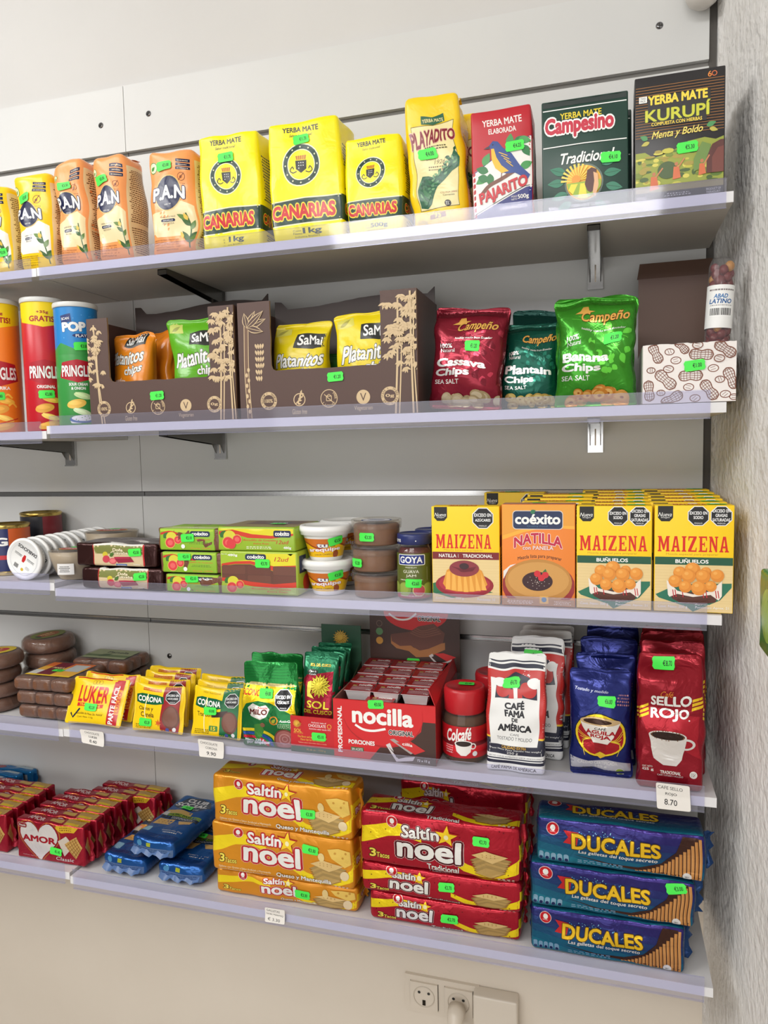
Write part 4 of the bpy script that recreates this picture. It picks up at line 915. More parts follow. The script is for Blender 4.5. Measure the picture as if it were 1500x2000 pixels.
yl = yf + dep - th; zl = at(1310, 541, yl)[2] - z; xl0, xl1 = at(1236, 600, yl)[0] - X, at(1391, 600, yl)[0] - X
q = MB(); q.box(max(xl0, -w / 2), min(xl1, w / 2), dep / 2 - th, dep / 2, .002, zl, M((92, 66, 54), 'card')); q.build('raised_lid', o)
q = MB(); zt = at(1310, 509, yl)[2] - z
q.add([(xl0 + .006, dep / 2 - th, zl), (xl1, dep / 2 - th, zl), (xl1, dep / 2 + .004, zt), (xl0 + .010, dep / 2 + .004, zt), (xl0 + .006, dep / 2, zl), (xl1, dep / 2, zl), (xl1, dep / 2 + .006, zt), (xl0 + .010, dep / 2 + .006, zt)], [(0, 1, 2, 3), (7, 6, 5, 4), (0, 4, 5, 1), (3, 2, 6, 7), (0, 3, 7, 4), (1, 5, 6, 2)], M((84, 60, 48), 'card'), True); q.build('lid_flap', o)
q = MB(); q.add([(xl1 - .004, dep / 2 - th, h), (xl1 - .004, dep / 2 - th, zl), (xl1 + .008, dep / 2 - .03, zl - .012), (xl1 + .008, dep / 2 - .03, h), (xl1 - .002, dep / 2 - th, h), (xl1 - .002, dep / 2 - th, zl), (xl1 + .010, dep / 2 - .03, zl - .012), (xl1 + .010, dep / 2 - .03, h)], [(0, 1, 2, 3), (7, 6, 5, 4), (0, 4, 5, 1), (3, 2, 6, 7), (0, 3, 7, 4), (1, 5, 6, 2)], M((80, 58, 48), 'card'), True); q.build('side_flap', o)
sticker(o, lambda x, y, off: np.stack([x - w / 2, yy - .0002 - off + 0 * x, y], -1), (w, h), .56, .38, '€1.00', 6)
ys = yf + .03; p0 = at(1419, 668, ys); p1 = at(1431, 509, ys); L = p1[2] - p0[2] + .07
st = empty('peanut_stick', 'clear tube of red candied peanuts with white barcode label', 'snack', (min(p0[0] - .002, x1 - .0245), ys, z + .0045)); r = .0165
st.rotation_euler = (0, min(.06, (p1[0] - p0[0]) / (p1[2] - p0[2])), 0); L = p1[2] - z
mb = MB(); RR = random.Random(9)
for k in range(95):
    zc = .008 + (L - .02) * k / 94; a = k * 2.4; rr = .0098
    cx, cy = rr * math.cos(a), rr * math.sin(a); s = RR.uniform(.0058, .0072)
    V = []; n1, n2 = 6, 8
    for i in range(n1 + 1):
        t = PI * i / n1
        for j in range(n2): V.append((cx + s * math.sin(t) * math.cos(j * 2 * PI / n2), cy + s * math.sin(t) * math.sin(j * 2 * PI / n2), zc + 1.15 * s * math.cos(t)))
    mb.add(V, [(i * n2 + j, (i + 1) * n2 + j, (i + 1) * n2 + (j + 1) % n2, i * n2 + (j + 1) % n2) for i in range(n1) for j in range(n2)], M((196, 140, 70) if k % 9 == 4 else (116, 34, 38), 'lump'))
q = mb.build('candied_peanuts', st); q['kind'] = 'stuff'
mb = MB(); mb.lathe([(0, .001), (r, .002), (r * 1.02, L * .3), (r, L * .6), (r * 1.04, L - .012), (r * .8, L - .001), (0, L)], WRAP, 28); mb.build('clear_wrap', st)
zl0, zl1 = L * .50, L * .80; mb = MB(); mb.lathe([(r * 1.05, zl0), (r * 1.05, zl1)], M((232, 232, 230), 'card'), 36)
A = Art(r * 3.6, zl1 - zl0, 'card'); A.text('ABAD', .48, .26, .3, .10, (40, 110, 170), .03, sh=.2); A.text('LATINO', .48, .38, .5, .11, (30, 90, 150), .03, sh=.2); A.barcode(.22, .52, .76, .74, 3); A.greek(.2, .08, .6, .07, 1, (120, 110, 110), 2); A.greek(.2, .46, .6, .03, 1, (120, 110, 110), 7)
A.emit(mb, cylmap(lambda q: r * 1.05 + 0 * q, r * 3.6, zl0), .004, .0001); mb.build('paper_label', st)
# ------------------------------------------------------------------ third shelf
YF = -.227; Z3 = ZS[2] + LIFT; Z3L = ZS[2] + LDZ[2] + LIFT
def turned(name, prof, m, art, label, cat, loc, rz, group, n=44, artW=None, artz=None, artr=None, L=.004):
    mb = MB(); mb.lathe(prof, m, n)
    if art:
        W = artW; A = Art(W, artz[1] - artz[0], 'card'); art(A); zz = np.array([p[1] for p in prof]); rr = np.array([p[0] for p in prof])
        f = artr or (lambda q: np.interp(q, zz, rr)); A.emit(mb, cylmap(f, W, artz[0]), L, .0001)
    o = mb.build(name, None, loc, rz); return grp(o, label, cat, group)
# tins at the far left
def tin(x, y, z, h, cols, label, txt):
    o = turned('food_tin', [(0, 0), (.040, 0), (.0415, .003), (.040, .006), (.040, h - .006), (.0415, h - .003), (.0405, h - .001), (.039, h), (.037, h - .004), (0, h - .004)], M((196, 170, 96), 'metal'), None, label, 'tin', (x, y, z), .62, 'tins at the left of the third shelf')
    mb = MB(); mb.lathe([(.0402, .008), (.0402, h - .008)], M(cols[0], 'sheen'), 40); A = Art(.13, h - .016, 'sheen'); A.rect(.55, 0, .98, 1, cols[1]); A.text(txt, .44, .3, .2, .2, WHT, .04) if txt else None; A.rect(0, .62, 1, .72, cols[2])
    A.emit(mb, cylmap(lambda q: .0402 + 0 * q, .13, .008), .004, .0001); mb.build('paper_label', o); return o
xt = xat(20, -.15, Z3L)
tin(xt, -.15, Z3L, .098, ((30, 40, 92), (206, 92, 34), (190, 30, 40)), 'blue and orange tin at the left edge of the third shelf', 'G')
tin(xt - .012, -.045, Z3L, .112, ((40, 40, 46), (120, 30, 40), (60, 60, 66)), 'darker tin standing behind the blue and orange tin', '')
# white tubs standing on edge in a row
def tub_mesh():
    o = empty('spread_tub', 'white round tub with black lettering', 'tub', (0, 0, 0), 0, 'white tubs in a row on edge'); r = .039
    def yl(prof, m, mb, n=40):
        t = np.arange(n) * 2 * PI / n; V = [(q * math.sin(k), y, q * math.cos(k)) for q, y in prof for k in t]
        mb.add(V, [(i * n + j, (i + 1) * n + j, (i + 1) * n + (j + 1) % n, i * n + (j + 1) % n)[::-1] for i in range(len(prof) - 1) for j in range(n)], m)
    wp = M((236, 236, 234), 'plastic'); mb = MB(); yl([(.0, .0015), (r - .006, .0015), (r - .005, .0003), (r - .002, 0), (r, .002), (r, .0062), (r - .0015, .0066)], wp, mb)
    A = Art(2 * r, 2 * r, 'plastic'); A.ring(.5, .5, .39, .012, (206, 208, 210))
    A.text('DIABLICHOS', .5, .74, .58, .085, (44, 44, 46), .03, rot=0); A.rect(.2, .55, .42, .562, (60, 60, 60)); A.rect(.58, .55, .8, .562, (60, 60, 60)); A.text('TRADICIONAL', .31, .525, .22, .03, (40, 40, 40), .01); A.text('VENEZOLANA', .69, .525, .22, .03, (40, 40, 40), .01)
    A.poly([(.47, .42), (.53, .42), (.55, .50), (.53, .60), (.47, .60), (.45, .50)], (196, 40, 40)); A.barcode(.56, .2, .7, .33, 2); A.ell(.44, .25, .04, .04, (214, 180, 60)); A.greek(.25, .3, .14, .08, 3, (120, 120, 124), 4)
    c, d = math.cos(2.6), math.sin(2.6); A.emit(mb, lambda x, y, off: np.stack([(x - r) * c - (y - r) * d, .0015 - off + 0 * x, (x - r) * d + (y - r) * c], -1), None, .0001); mb.build('lid', o)
    mb = MB(); yl([(r - .0015, .0066), (r - .0035, .008), (r - .007, .0192), (r - .012, .0196), (0, .0196)], wp, mb)
    A = Art(.16, .010, 'plastic'); A.text('DIABLICHOS', .3, .5, .32, .6, (60, 60, 64), .03); A.text('DIABLICHOS', .75, .5, .32, .6, (60, 60, 64), .03)
    A.emit(mb, lambda x, y, off: np.stack([(r - .004 - .0030 * (.010 - y) / .010 * .9 + off) * np.sin(x / .036 - .6), .018 - y, (r - .004 - .003 * (.010 - y) / .010 * .9 + off) * np.cos(x / .036 - .6)], -1), .003, .0001)
    mb.build('tub_body', o); return o, r
o, r = tub_mesh(); xt = at(44, 1083, -.222)[0]
lab = ['white round tub on edge facing out, foremost of its row'] + ['white round tub on edge, %s in the row behind the foremost' % s for s in ('second', 'third', 'fourth', 'fifth', 'sixth', 'seventh', 'eighth', 'ninth')] + ['white round tub on edge, last of the row against the panel']
for k in range(10):
    loc = (xt + .0015 * math.sin(k * 2.2), -.221 + .0228 * k, Z3L + r + .0001); c = o if k == 0 else dup(o)
    c.location = loc; c.rotation_euler = (0, (.0, .4, -.3, .2, .8, .1, -.5, .5, .0, .3)[k], 0); c['label'] = lab[k]
# glass-look bowls wrapped in film
def bowl(x, y, z, R, label, h=.052):
    o = empty('wrapped_bowl', label, 'bowl', (x, y, z), .3, 'film-wrapped bowls of sweet'); k = h / .052
    mb = MB(); mb.lathe([(0, 0), (R * .55, 0), (R * .6, .002), (R * .78, .018 * k), (R * .92, .036 * k), (R * .99, h), (R * .96, h), (R * .9, .036 * k), (R * .6, .006), (0, .005)], M((190, 174, 150), 'plastic'), 44); mb.build('bowl_body', o)
    mb = MB(); mb.lathe([(R * .62, .001), (R * .82, .018 * k), (R * .96, .036 * k), (R * 1.03, h), (R * 1.02, h + .0015), (R * .5, h + .002), (0, h + .002)], WRAP, 44); mb.build('cling_film', o)
    mb = MB(); mb.lathe([(R * .955, h - .004), (R * .5, h - .002), (0, h - .0015)], M((150, 136, 116), 'sheen'), 44); mb.build('filling', o)
    A = Art(R * 1.3, R * 1.0); A.ell(.5, .5, .48, .30, (214, 160, 60)); A.ell(.5, .5, .44, .26, (170, 60, 56)); A.text('DULCE', .5, .5, .5, .18, WHT, .02); A.rect(.3, .3, .7, .38, (206, 206, 206)); mb = MB()
    A.emit(mb, lambda x_, y_, off: np.stack([x_ - R * .65, y_ - R * .5, h + .0028 + off + 0 * x_], -1), None, .0001); mb.build('oval_label', o)
    sticker(o, lambda x_, y_, off: np.stack([x_ - R * .65, y_ - R * .5, h + .0028 + off + 0 * x_], -1), (R * 1.3, R), .5, .12, '€3.50', 0, .8, .0006)
    return o
xb = xat(143, -.18, Z3L + .04)
mb = MB(); A = None
b1 = bowl(xb, -.178, Z3L + .0003, .043, 'film-wrapped bowl of brown sweet beside the dark fruit paste loaves')
A = Art(.03, .02); A.rect(0, 0, 1, 1, (224, 222, 220)); A.greek(.1, .2, .7, .6, 4, (90, 90, 90), 3); q = MB(); A.emit(q, cylmap(lambda z: .0405 + .0 * z, .03, .012), .003, .0001, .001); q.build('paper_label', b1)
xb2 = xat(219, -.07, Z3 + .075)
bowl(xb2, -.07, Z3L + .0003, .050, 'taller film-wrapped bowl behind the dark fruit paste loaves', at(219, 1038, -.07)[2] - Z3L)
# dark guava loaves with paper sleeve
def loaf(xl, xr, yt, z, label, d, sl):
    X, w, h = slot(2, xl, xr, yt, YF, z); dk = (62, 34, 32)
    b = Brick(w, d, h, dk, 'foil', .005, .008, soft(w, d, h, int(xl), .0012, .002, .05), .0001, .005)
    o = put(b, 'fruit_paste_loaf', label, 'fruit paste', X, YF, z, 0, 'dark guava paste loaves')
    s = Brick(w * sl[1], d + .0018, h - .0008, (212, 190, 150), 'card', .0052, .008, soft(w, d, h, int(xl), .0012, .002, .05), .0001, .005); A = s.face('F')
    A.rect(0, 0, 1, .45, (120, 124, 60)); A.rect(0, 0, 1, .08, (222, 222, 214)); A.rect(0, 0, .035, 1, (200, 30, 40)); A.rect(.965, 0, 1, 1, (200, 30, 40))
    A.text('Doña', .50, .28, .2, .14, (236, 226, 190), .03, o=[(.04, (90, 70, 40))]); A.text('Guayaba', .53, .42, .34, .15, (236, 226, 190), .03, o=[(.04, (90, 70, 40))])
    A.ell(.25, .48, .05, .045, (206, 190, 50)); A.ell(.27, .68, .07, .06, (196, 60, 76)); A.ell(.4, .76, .075, .05, (206, 80, 90)); A.ell(.4, .76, .055, .035, (226, 120, 120)); A.leaf(.34, .55, .1, .03, -30, (70, 110, 40))
    A.poly([(.42, .58), (.74, .56), (.8, .78), (.5, .84)], (146, 28, 56)); A.poly([(.42, .58), (.74, .56), (.72, .64), (.46, .66)], (176, 44, 72)); A.rect(.46, .88, .66, .98, (60, 110, 180)); A.text('PASTA DE GUAYABA', .56, .93, .16, .05, WHT, .01); A.text('500g', .84, .9, .12, .07, WHT, .02)
    T = s.face('T'); T.rect(0, 0, 1, 1, (222, 220, 214)); T.greek(.15, .2, .6, .5, 4, (150, 130, 140), 3)
    q = s.build('paper_sleeve', o, (sl[0] * w, 0, .0004)); s.sticker(q, .83, .36, '€2.50', 4, k=.95); return h
h1 = loaf(161, 318, 1110, Z3, 'dark guava paste loaf with sleeve, lower of the two', .085, (.03, .64))
loaf(150, 306, 1062, Z3 + h1 + .0022, 'dark guava paste loaf with sleeve, stacked on top', .085, (.04, .66))
# small guava sweets, three stacked
def coex(A, x, y, w, h): A.rrect(x - w / 2, y - h / 2, x + w / 2, y + h / 2, w * .1, (34, 44, 76)); A.text('coéxito', x, y - h * .04, w * .82, h * .62, WHT, .035); A.text('Quality Food', x, y + h * .36, w * .4, h * .12, (90, 130, 160), .0)
def guava(A, x, y, s):
    A.leaf(x - s * 1.2, y + s * .3, s * 1.1, s * .35, -50, (60, 110, 50)); A.ell(x, y - s * .2, s * .8, s * .7, (214, 206, 60))
    for dx, dy, k in ((-.2, .7, .8), (1.0, .3, .62)): A.ell(x + s * dx, y + s * dy * A.W / A.H, s * k, s * k * .95, (214, 190, 90)); A.ell(x + s * dx, y + s * dy * A.W / A.H, s * k * .88, s * k * .82, (214, 62, 66)); A.ell(x + s * dx, y + s * dy * A.W / A.H, s * k * .5, s * k * .45, (228, 100, 96))
LIME = (140, 184, 42); z = Z3
for xl, xr, yt, lab, st in ((326, 428, 1121, 'small lime green guava sweet pack, bottom of the stack of three', (.5, .17)), (318, 424, 1077, 'small lime green guava sweet pack, middle of the stack of three', (.42, .17)), (313, 420, 1031, 'small lime green guava sweet pack, top of the stack of three', (.52, .38))):
    X, w, h = slot(2, xl, xr, yt, YF, z); d = .075
    b = Brick(w * 1.14, d, h - .0025, (112, 70, 52), 'lump', .003, .01, soft(w, d, h, int(xl), .0012, .001, .03), .0001, .006); o = put(b, 'guava_sweet_pack', lab, 'guava sweets', X + .004, YF + .001, z, 0, 'small guava sweet packs')
    s = Brick(w, d + .0020, h - .002, LIME, 'card', .002, None, None, .0001, None); A = s.face('F')
    A.poly([(0, 0), (1, 0), (1, .12), (.6, .2), (0, .12)], (176, 208, 60)); A.curve([(0, .26), (.2, .16), (.4, .30), (.62, .36)], .035, (204, 44, 40)); guava(A, .22, .42, .12); coex(A, .74, .24, .36, .26)
    A.text('Bocadillo de Guayaba', .68, .5, .5, .085, (214, 60, 40), .012, sh=.2); A.greek(.52, .6, .4, .12, 2, (90, 130, 40), 4); A.ell(.43, .82, .035, .035, WHT); A.text('Fruta 100%', .75, .9, .36, .07, (224, 110, 60), .01)
    T = s.face('T'); T.rect(0, .6, 1, 1, (190, 206, 130)); T.text('coéxito', .6, .8, .3, .14, WHT, .02)
    q = s.build('paper_sleeve', o, (-.004, 0, 0)); s.sticker(q, st[0], st[1] + .04, '€2.10', 3, k=.95); z += h + .0012
# larger guava sweet boxes
X, w, h = slot(2, 432, 583, 1078, YF, Z3); d = .07
b = Brick(w, d, h, (166, 190, 60), 'sheen', .003, None, None, .0001, .02); A = b.face('F')
A.poly([(0, 0), (1, 0), (1, .38), (.8, .40), (.35, .26), (0, .36)], (222, 214, 40)); A.poly([(0, 0), (.5, 0), (.35, .2), (0, .3)], (160, 190, 50))
A.poly([(0, .30), (.2, .24), (.4, .22), (.7, .33), (1, .30), (1, .42), (.7, .44), (.4, .29), (.2, .30), (0, .36)], (206, 60, 40)); A.poly([(.01, .36), (.2, .31), (.4, .30), (.7, .45), (.99, .43), (.99, .68), (.7, .76), (.4, .74), (.2, .66), (.01, .64)], (98, 60, 48))
for k in range(3):
    for j in range(2): A.rrect(.03 + .33 * k, .33 + .22 * j, .33 + .33 * k, .53 + .22 * j, .02, ((110, 68, 54), (104, 62, 50))[(k + j) % 2])
A.poly([(0, .62), (.2, .64), (.4, .70), (.7, .74), (1, .68), (1, .8), (.7, .84), (.4, .8), (.2, .74), (0, .7)], (206, 60, 40)); A.poly([(0, .7), (.2, .74), (.4, .8), (.7, .84), (1, .8), (1, 1), (0, 1)], (160, 184, 64))
guava(A, .17, .72, .09); A.text('Peso neto', .06, .07, .08, .03, WHT, .01); A.text('480g', .17, .10, .13, .07, WHT, .025); coex(A, .47, .13, .27, .14); A.text('12ud', .80, .17, .17, .10, (200, 70, 40), .01, sh=.3); A.text('Bocadillo de Guayaba', .66, .86, .5, .05, (214, 60, 40), .01, sh=.2); A.text('Extra Rojo', .74, .92, .26, .05, (214, 60, 40), .01, sh=.2)
R = b.face('R'); R.rect(.1, .1, .5, .5, (34, 44, 76)); R.text('coéxito', .3, .3, .1, .3, WHT, .02); R.ell(.5, .75, .2, .2, (206, 70, 50))
o = put(b, 'guava_sweet_box', 'lime box with a window on brown guava blocks, lower of the pair', 'guava sweets', X, YF, Z3, 0, 'larger guava sweet boxes'); b.sticker(o, .56, .27, '€3.70', 0); hl = h
X, w, h = slot(2, 426, 577, 1030, YF, Z3 + hl + .0008); d = .11
b = Brick(w, d, h, (150, 184, 50), 'sheen', .003, None, None, .0001, .02); A = b.face('F')
A.poly([(0, 0), (1, 0), (1, .3), (.6, .42), (.3, .2), (0, .14)], (222, 210, 40)); A.poly([(0, .2), (.2, .12), (.45, .30), (.7, .36), (1, .26), (1, .34), (.7, .48), (.4, .46), (.2, .28), (0, .34)], (206, 60, 40)); guava(A, .16, .42, .10); A.ell(.18, .72, .06, .06, (214, 62, 66))
coex(A, .84, .28, .22, .28); A.text('Bocadillo de Guayaba', .55, .56, .42, .10, (204, 60, 40), .012, sh=.2); A.text('Extra Rojo', .57, .70, .2, .09, (204, 60, 40), .01, sh=.2); A.greek(.36, .8, .36, .12, 2, (224, 230, 200), 5); A.text('12ud', .84, .62, .15, .16, (190, 70, 40), .01, sh=.3); A.text('480g', .9, .86, .1, .13, WHT, .02)
T = b.face('T'); T.rect(0, 0, 1, 1, (140, 120, 70)); T.rect(.2, .1, .9, .6, (96, 66, 52)); T.rect(.5, .3, .75, .6, (60, 70, 84)); T.text('coéxito', .62, .45, .2, .2, WHT, .02)
o = put(b, 'guava_sweet_box', 'lime guava sweet box lying flat on top of the windowed one', 'guava sweets', X, YF, Z3 + hl + .0008, 0, 'larger guava sweet boxes'); b.sticker(o, .66, .62, '€3.70', 0, 'T')
# white tubs of milk caramel
def arequipe(x, y, z, label, h, rz, st=True):
    o = empty('caramel_tub', label, 'tub', (x, y, z), rz, 'white milk caramel tubs'); wp = M((238, 238, 236), 'plastic'); k = h / .076
    rf = lambda q: .0255 + .0115 * np.clip(q / (.058 * k), 0, 1.2)
    mb = MB(); mb.lathe([(0, 0), (.0245, 0), (.0255, .0015)] + [(float(rf(t)), t) for t in np.linspace(.004, .062 * k, 6)] + [(.0385, .0625 * k)], wp, 48)
    W = .125; A = Art(W, .042 * k, 'sheen'); A.rect(0, 0, 1, 1, (240, 190, 24)); A.poly([(0, 0), (1, 0), (1, .30), (.9, .44), (.8, .34), (.66, .2), (.56, .36), (.46, .50), (.36, .42), (.26, .26), (.14, .2), (0, .3)], (204, 110, 34))
    A.curve([(0, .3), (.14, .2), (.26, .26), (.36, .42), (.46, .50), (.56, .36), (.66, .2), (.8, .34), (.9, .44), (1, .3)], .02, (150, 62, 24)); A.text('tu', .50, .36, .15, .2, WHT, .04, o=[(.05, (50, 40, 110))]); A.text('arequipe', .52, .60, .50, .26, WHT, .035, o=[(.05, (206, 40, 30))], rot=3)
    A.text('SABOR CASERO', .50, .85, .28, .07, (60, 30, 20), .02, rot=2); A.ell(.70, .84, .045, .05, (150, 70, 30)); A.rect(.62, .26, .68, .42, (150, 80, 40)); A.greek(.16, .6, .12, .3, 4, (120, 80, 30), 4); A.rect(.02, .1, .09, .9, (236, 220, 210)); A.greek(.03, .15, .05, .7, 9, (170, 60, 60), 6)
    f = cylmap(rf, W, .010 * k); A.emit(mb, f, .004, .0001); mb.build('tub_body', o)
    if st: sticker(o, f, (W, .042 * k), .68, .12, '€3.50', 12, .95, .0012, .004)
    mb = MB(); t = .062 * k; mb.lathe([(.0385, t - .002), (.0425, t - .001), (.0425, t + .003), (.0440, t + .004), (.0448, t + .008), (.0435, t + .0115), (.041, t + .0135), (.038, t + .0135), (.0365, t + .0115), (0, t + .0118)], wp, 56); mb.build('lid', o); return o
yc = YF + .044; Xa = xat(643, yc, Z3); ha = hat(1093, Xa, yc, Z3)
arequipe(Xa, yc, Z3, 'white caramel tub with yellow label, bottom one of the front pair', ha, .05); Xb = xat(637, yc, Z3 + ha)
arequipe(Xb, yc + .001, Z3 + ha + .0003, 'white caramel tub with yellow label, on top of the front pair', ha, .18)
yb = yc + .090
for k in range(2): arequipe(xat(672 + 3 * k, yb, Z3 + ha), yb, Z3 + (ha + .0003) * k, 'white caramel tub in the stack behind the front pair, %s' % ('bottom', 'top')[k], ha, .2, False)
# clear cups of brown caramel
def cup(x, y, z, label, st, art):
    o = empty('caramel_cup', label, 'cup', (x, y, z), 0, 'clear cups of caramel'); R = .0385
    mb = MB(); mb.lathe([(0, .0006), (R * .9, .0006), (R * .93, .003), (R * .97, .030), (R * .9, .0335), (0, .0335)], M((126, 82, 44), 'sheen'), 48); mb.build('caramel_filling', o)
    mb = MB(); mb.lathe([(0, 0), (R * .92, 0), (R * .95, .003), (R * 1.0, .036)], CLEARP, 48); mb.build('cup_wall', o)
    mb = MB(); mb.lathe([(R * 1.0, .026), (R * 1.04, .0265), (R * 1.06, .038), (R * 1.05, .0405), (R * .98, .041), (R * .95, .038), (0, .0375)], CLEARP, 56)
    for k in range(40):
        a = k * 2 * PI / 40; c, s = math.cos(a), math.sin(a); r0 = R * 1.052; mb.add([(r0 * s - .0004 * c, -r0 * c - .0004 * s, .028), (r0 * s + .0004 * c, -r0 * c + .0004 * s, .028), ((r0 + .0007) * s + .0004 * c, -(r0 + .0007) * c + .0004 * s, .0365), ((r0 + .0007) * s - .0004 * c, -(r0 + .0007) * c - .0004 * s, .0365)], [(0, 1, 2, 3)], CLEARP)
    q = mb.build('lid', o); q['label'] = 'translucent snap lid'
    if art:
        A = Art(.05, .05); A.ell(.5, .5, .5, .5, (60, 80, 130)); A.ell(.5, .5, .44, .44, (214, 214, 220)); A.greek(.2, .3, .6, .4, 5, (50, 70, 120), 3); q = MB(); A.emit(q, lambda x_, y_, off: np.stack([x_ - .025, y_ - .025, .0385 + off + 0 * x_], -1), None, .0001); q.build('top_label', o)
    if st: sticker(o, cylmap(lambda q: R * 1.0 + 0 * q, .1, .002), (.1, .026), st, .5, '€3.20', 0, .95, .0012, .004)
yc = YF + .042; Xc = xat(737, yc, Z3)
cup(Xc, yc, Z3, 'clear cup of caramel, bottom of the stack of three', None, False); cup(Xc - .001, yc, Z3 + .0418, 'clear cup of caramel, middle of the stack of three', .26, False); cup(Xc + .001, yc, Z3 + .0836, 'clear cup of caramel, top of the stack of three', .45, True)
# guava jam jars
def jar(x, y, z, label, rz, art=True):
    o = empty('jam_jar', label, 'jar', (x, y, z), rz, 'guava jam jars'); R = .0275; H = .104; k = 1
    mb = MB(); mb.lathe([(0, .002), (R * .9, .002), (R * .96, .006), (R * .96, .07), (R * .8, .082), (0, .082)], M((104, 46, 44), 'lump'), 40); mb.build('jam', o)
    mb = MB(); mb.lathe([(0, 0), (R * .9, 0), (R, .004), (R, .072), (R * .95, .078), (R * .84, .084), (R * .84, .090)], GLASS, 48); mb.build('glass', o)
    mb = MB(); mb.lathe([(R * .9, .087), (R * .98, .0875), (R * .98, .100), (R * .96, .103), (R * .88, .104), (R * .84, .1025), (0, .1025)], M((40, 50, 104), 'plastic'), 56)
    A = Art(.09, .012, 'plastic'); A.text('conservas', .2, .5, .22, .4, WHT, .01); A.ell(.6, .5, .01, .01, WHT); A.emit(mb, cylmap(lambda q: R * .98 + 0 * q, .09, .0875), .003, .0001); q = mb.build('lid', o); q['label'] = 'dark blue screw lid'
    if art:
        W = .075; A = Art(W, .070, 'sheen'); A.rect(0, 0, 1, 1, (92, 100, 40)); A.rect(.0, .9, 1, 1, (150, 44, 70)); A.rrect(.2, .02, .82, .26, .03, WHT); A.rrect(.22, .035, .80, .245, .02, (36, 52, 130)); A.text('GOYA', .51, .14, .5, .15, WHT, .03)
        A.text('PREMIUM', .51, .31, .24, .03, (220, 220, 200), .01); A.text('GUAVA', .51, .40, .34, .07, (226, 226, 206), .005); A.text('JAM', .51, .50, .22, .07, (226, 226, 206), .005); A.line([(.15, .3), (.15, .6)], .006, (190, 190, 160)); A.line([(.87, .3), (.87, .6)], .006, (190, 190, 160)); A.greek(.2, .57, .62, .04, 1, (220, 220, 200), 4)
        for x_, y_, r_ in ((.36, .8, .15), (.9, .8, .14), (.12, .78, .13)): A.ell(x_, y_, r_, r_, (130, 150, 60)); A.ell(x_ - .02, y_ - .02, r_ * .8, r_ * .75, (150, 168, 76))
        A.ell(.68, .82, .14, .13, (190, 180, 110)); A.ell(.68, .82, .12, .11, (190, 72, 84)); A.greek(.2, .93, .6, .03, 1, (230, 200, 200), 4); f = cylmap(lambda q: R * 1.006 + 0 * q, W, .004); q = MB(); A.emit(q, f, .004, .0001); q.build('paper_label', o)
        sticker(o, f, (W, .07), .56, .66, '€2.65', -2, .95, .0012, .004)
    return o
yj = YF + .030; Xj = xat(811, yj, Z3); jar(Xj, yj, Z3, 'guava jam jar with blue lid, front one beside the yellow boxes', 0); jar(Xj + .013, yj + .062, Z3, 'guava jam jar standing right behind the front jar', .2, False); jar(Xj + .026, yj + .124, Z3, 'guava jam jar farthest back behind the yellow box', .1, False)
# yellow starch-mix boxes
def slab(A, S, x, y, w, h, col, fin=None):
    n = len(S); wt = {'M': 1.35, 'I': .55}; tot = sum(wt.get(c, 1) for c in S) + .12 * (n - 1); u = x - w / 2
    G = {'M': [[(.02, 0), (.30, 0), (.5, .55), (.70, 0), (.98, 0), (.98, .07), (.92, .1), (.92, .9), (.98, .93), (.98, 1), (.66, 1), (.66, .93), (.72, .9), (.72, .32), (.54, .9), (.44, .9), (.24, .32), (.24, .9), (.32, .93), (.32, 1), (.02, 1), (.02, .93), (.09, .9), (.09, .1), (.02, .07)]],
         'A': [[(.36, 0), (.66, 0), (.90, .9), (1, .93), (1, 1), (.56, 1), (.56, .93), (.66, .9), (.63, .74), (.35, .74), (.31, .9), (.42, .93), (.42, 1), (0, 1), (0, .93), (.1, .9), (.34, .08)], 'hole'],
         'I': [[(.05, 0), (.95, 0), (.95, .07), (.75, .1), (.75, .9), (.95, .93), (.95, 1), (.05, 1), (.05, .93), (.25, .9), (.25, .1), (.05, .07)]],
         'Z': [[(.06, 0), (.94, 0), (.94, .1), (.38, .9), (.82, .9), (.88, .72), (.96, .72), (.94, 1), (.04, 1), (.04, .9), (.60, .1), (.20, .1), (.14, .28), (.06, .28)]],
         'E': [[(.04, 0), (.92, 0), (.92, .28), (.84, .28), (.78, .1), (.42, .1), (.42, .45), (.60, .45), (.64, .36), (.70, .36), (.70, .66), (.64, .66), (.60, .55), (.42, .55), (.42, .9), (.80, .9), (.86, .72), (.94, .72), (.94, 1), (.04, 1), (.04, .93), (.16, .9), (.16, .1), (.04, .07)]],
         'N': [[(.02, 0), (.34, 0), (.72, .62), (.72, .1), (.62, .07), (.62, 0), (.98, 0), (.98, .07), (.88, .1), (.88, 1), (.72, 1), (.26, .3), (.26, .9), (.36, .93), (.36, 1), (.02, 1), (.02, .93), (.10, .9), (.10, .1), (.02, .07)]]}
    for c in S:
        cw = wt.get(c, 1) / tot * w; g = G[c]
        for pts in g:
            if pts == 'hole': continue
            A.poly([(u + a * cw, y - h / 2 + b * h) for a, b in pts], col, fin)
        if c == 'A': A.poly([(u + a * cw, y - h / 2 + b * h) for a, b in ((.49, .22), (.52, .22), (.60, .62), (.39, .62))], (248, 206, 18), fin)
        u += cw + .12 / tot * w
MY = (248, 206, 18); WOOD = (230, 204, 146)
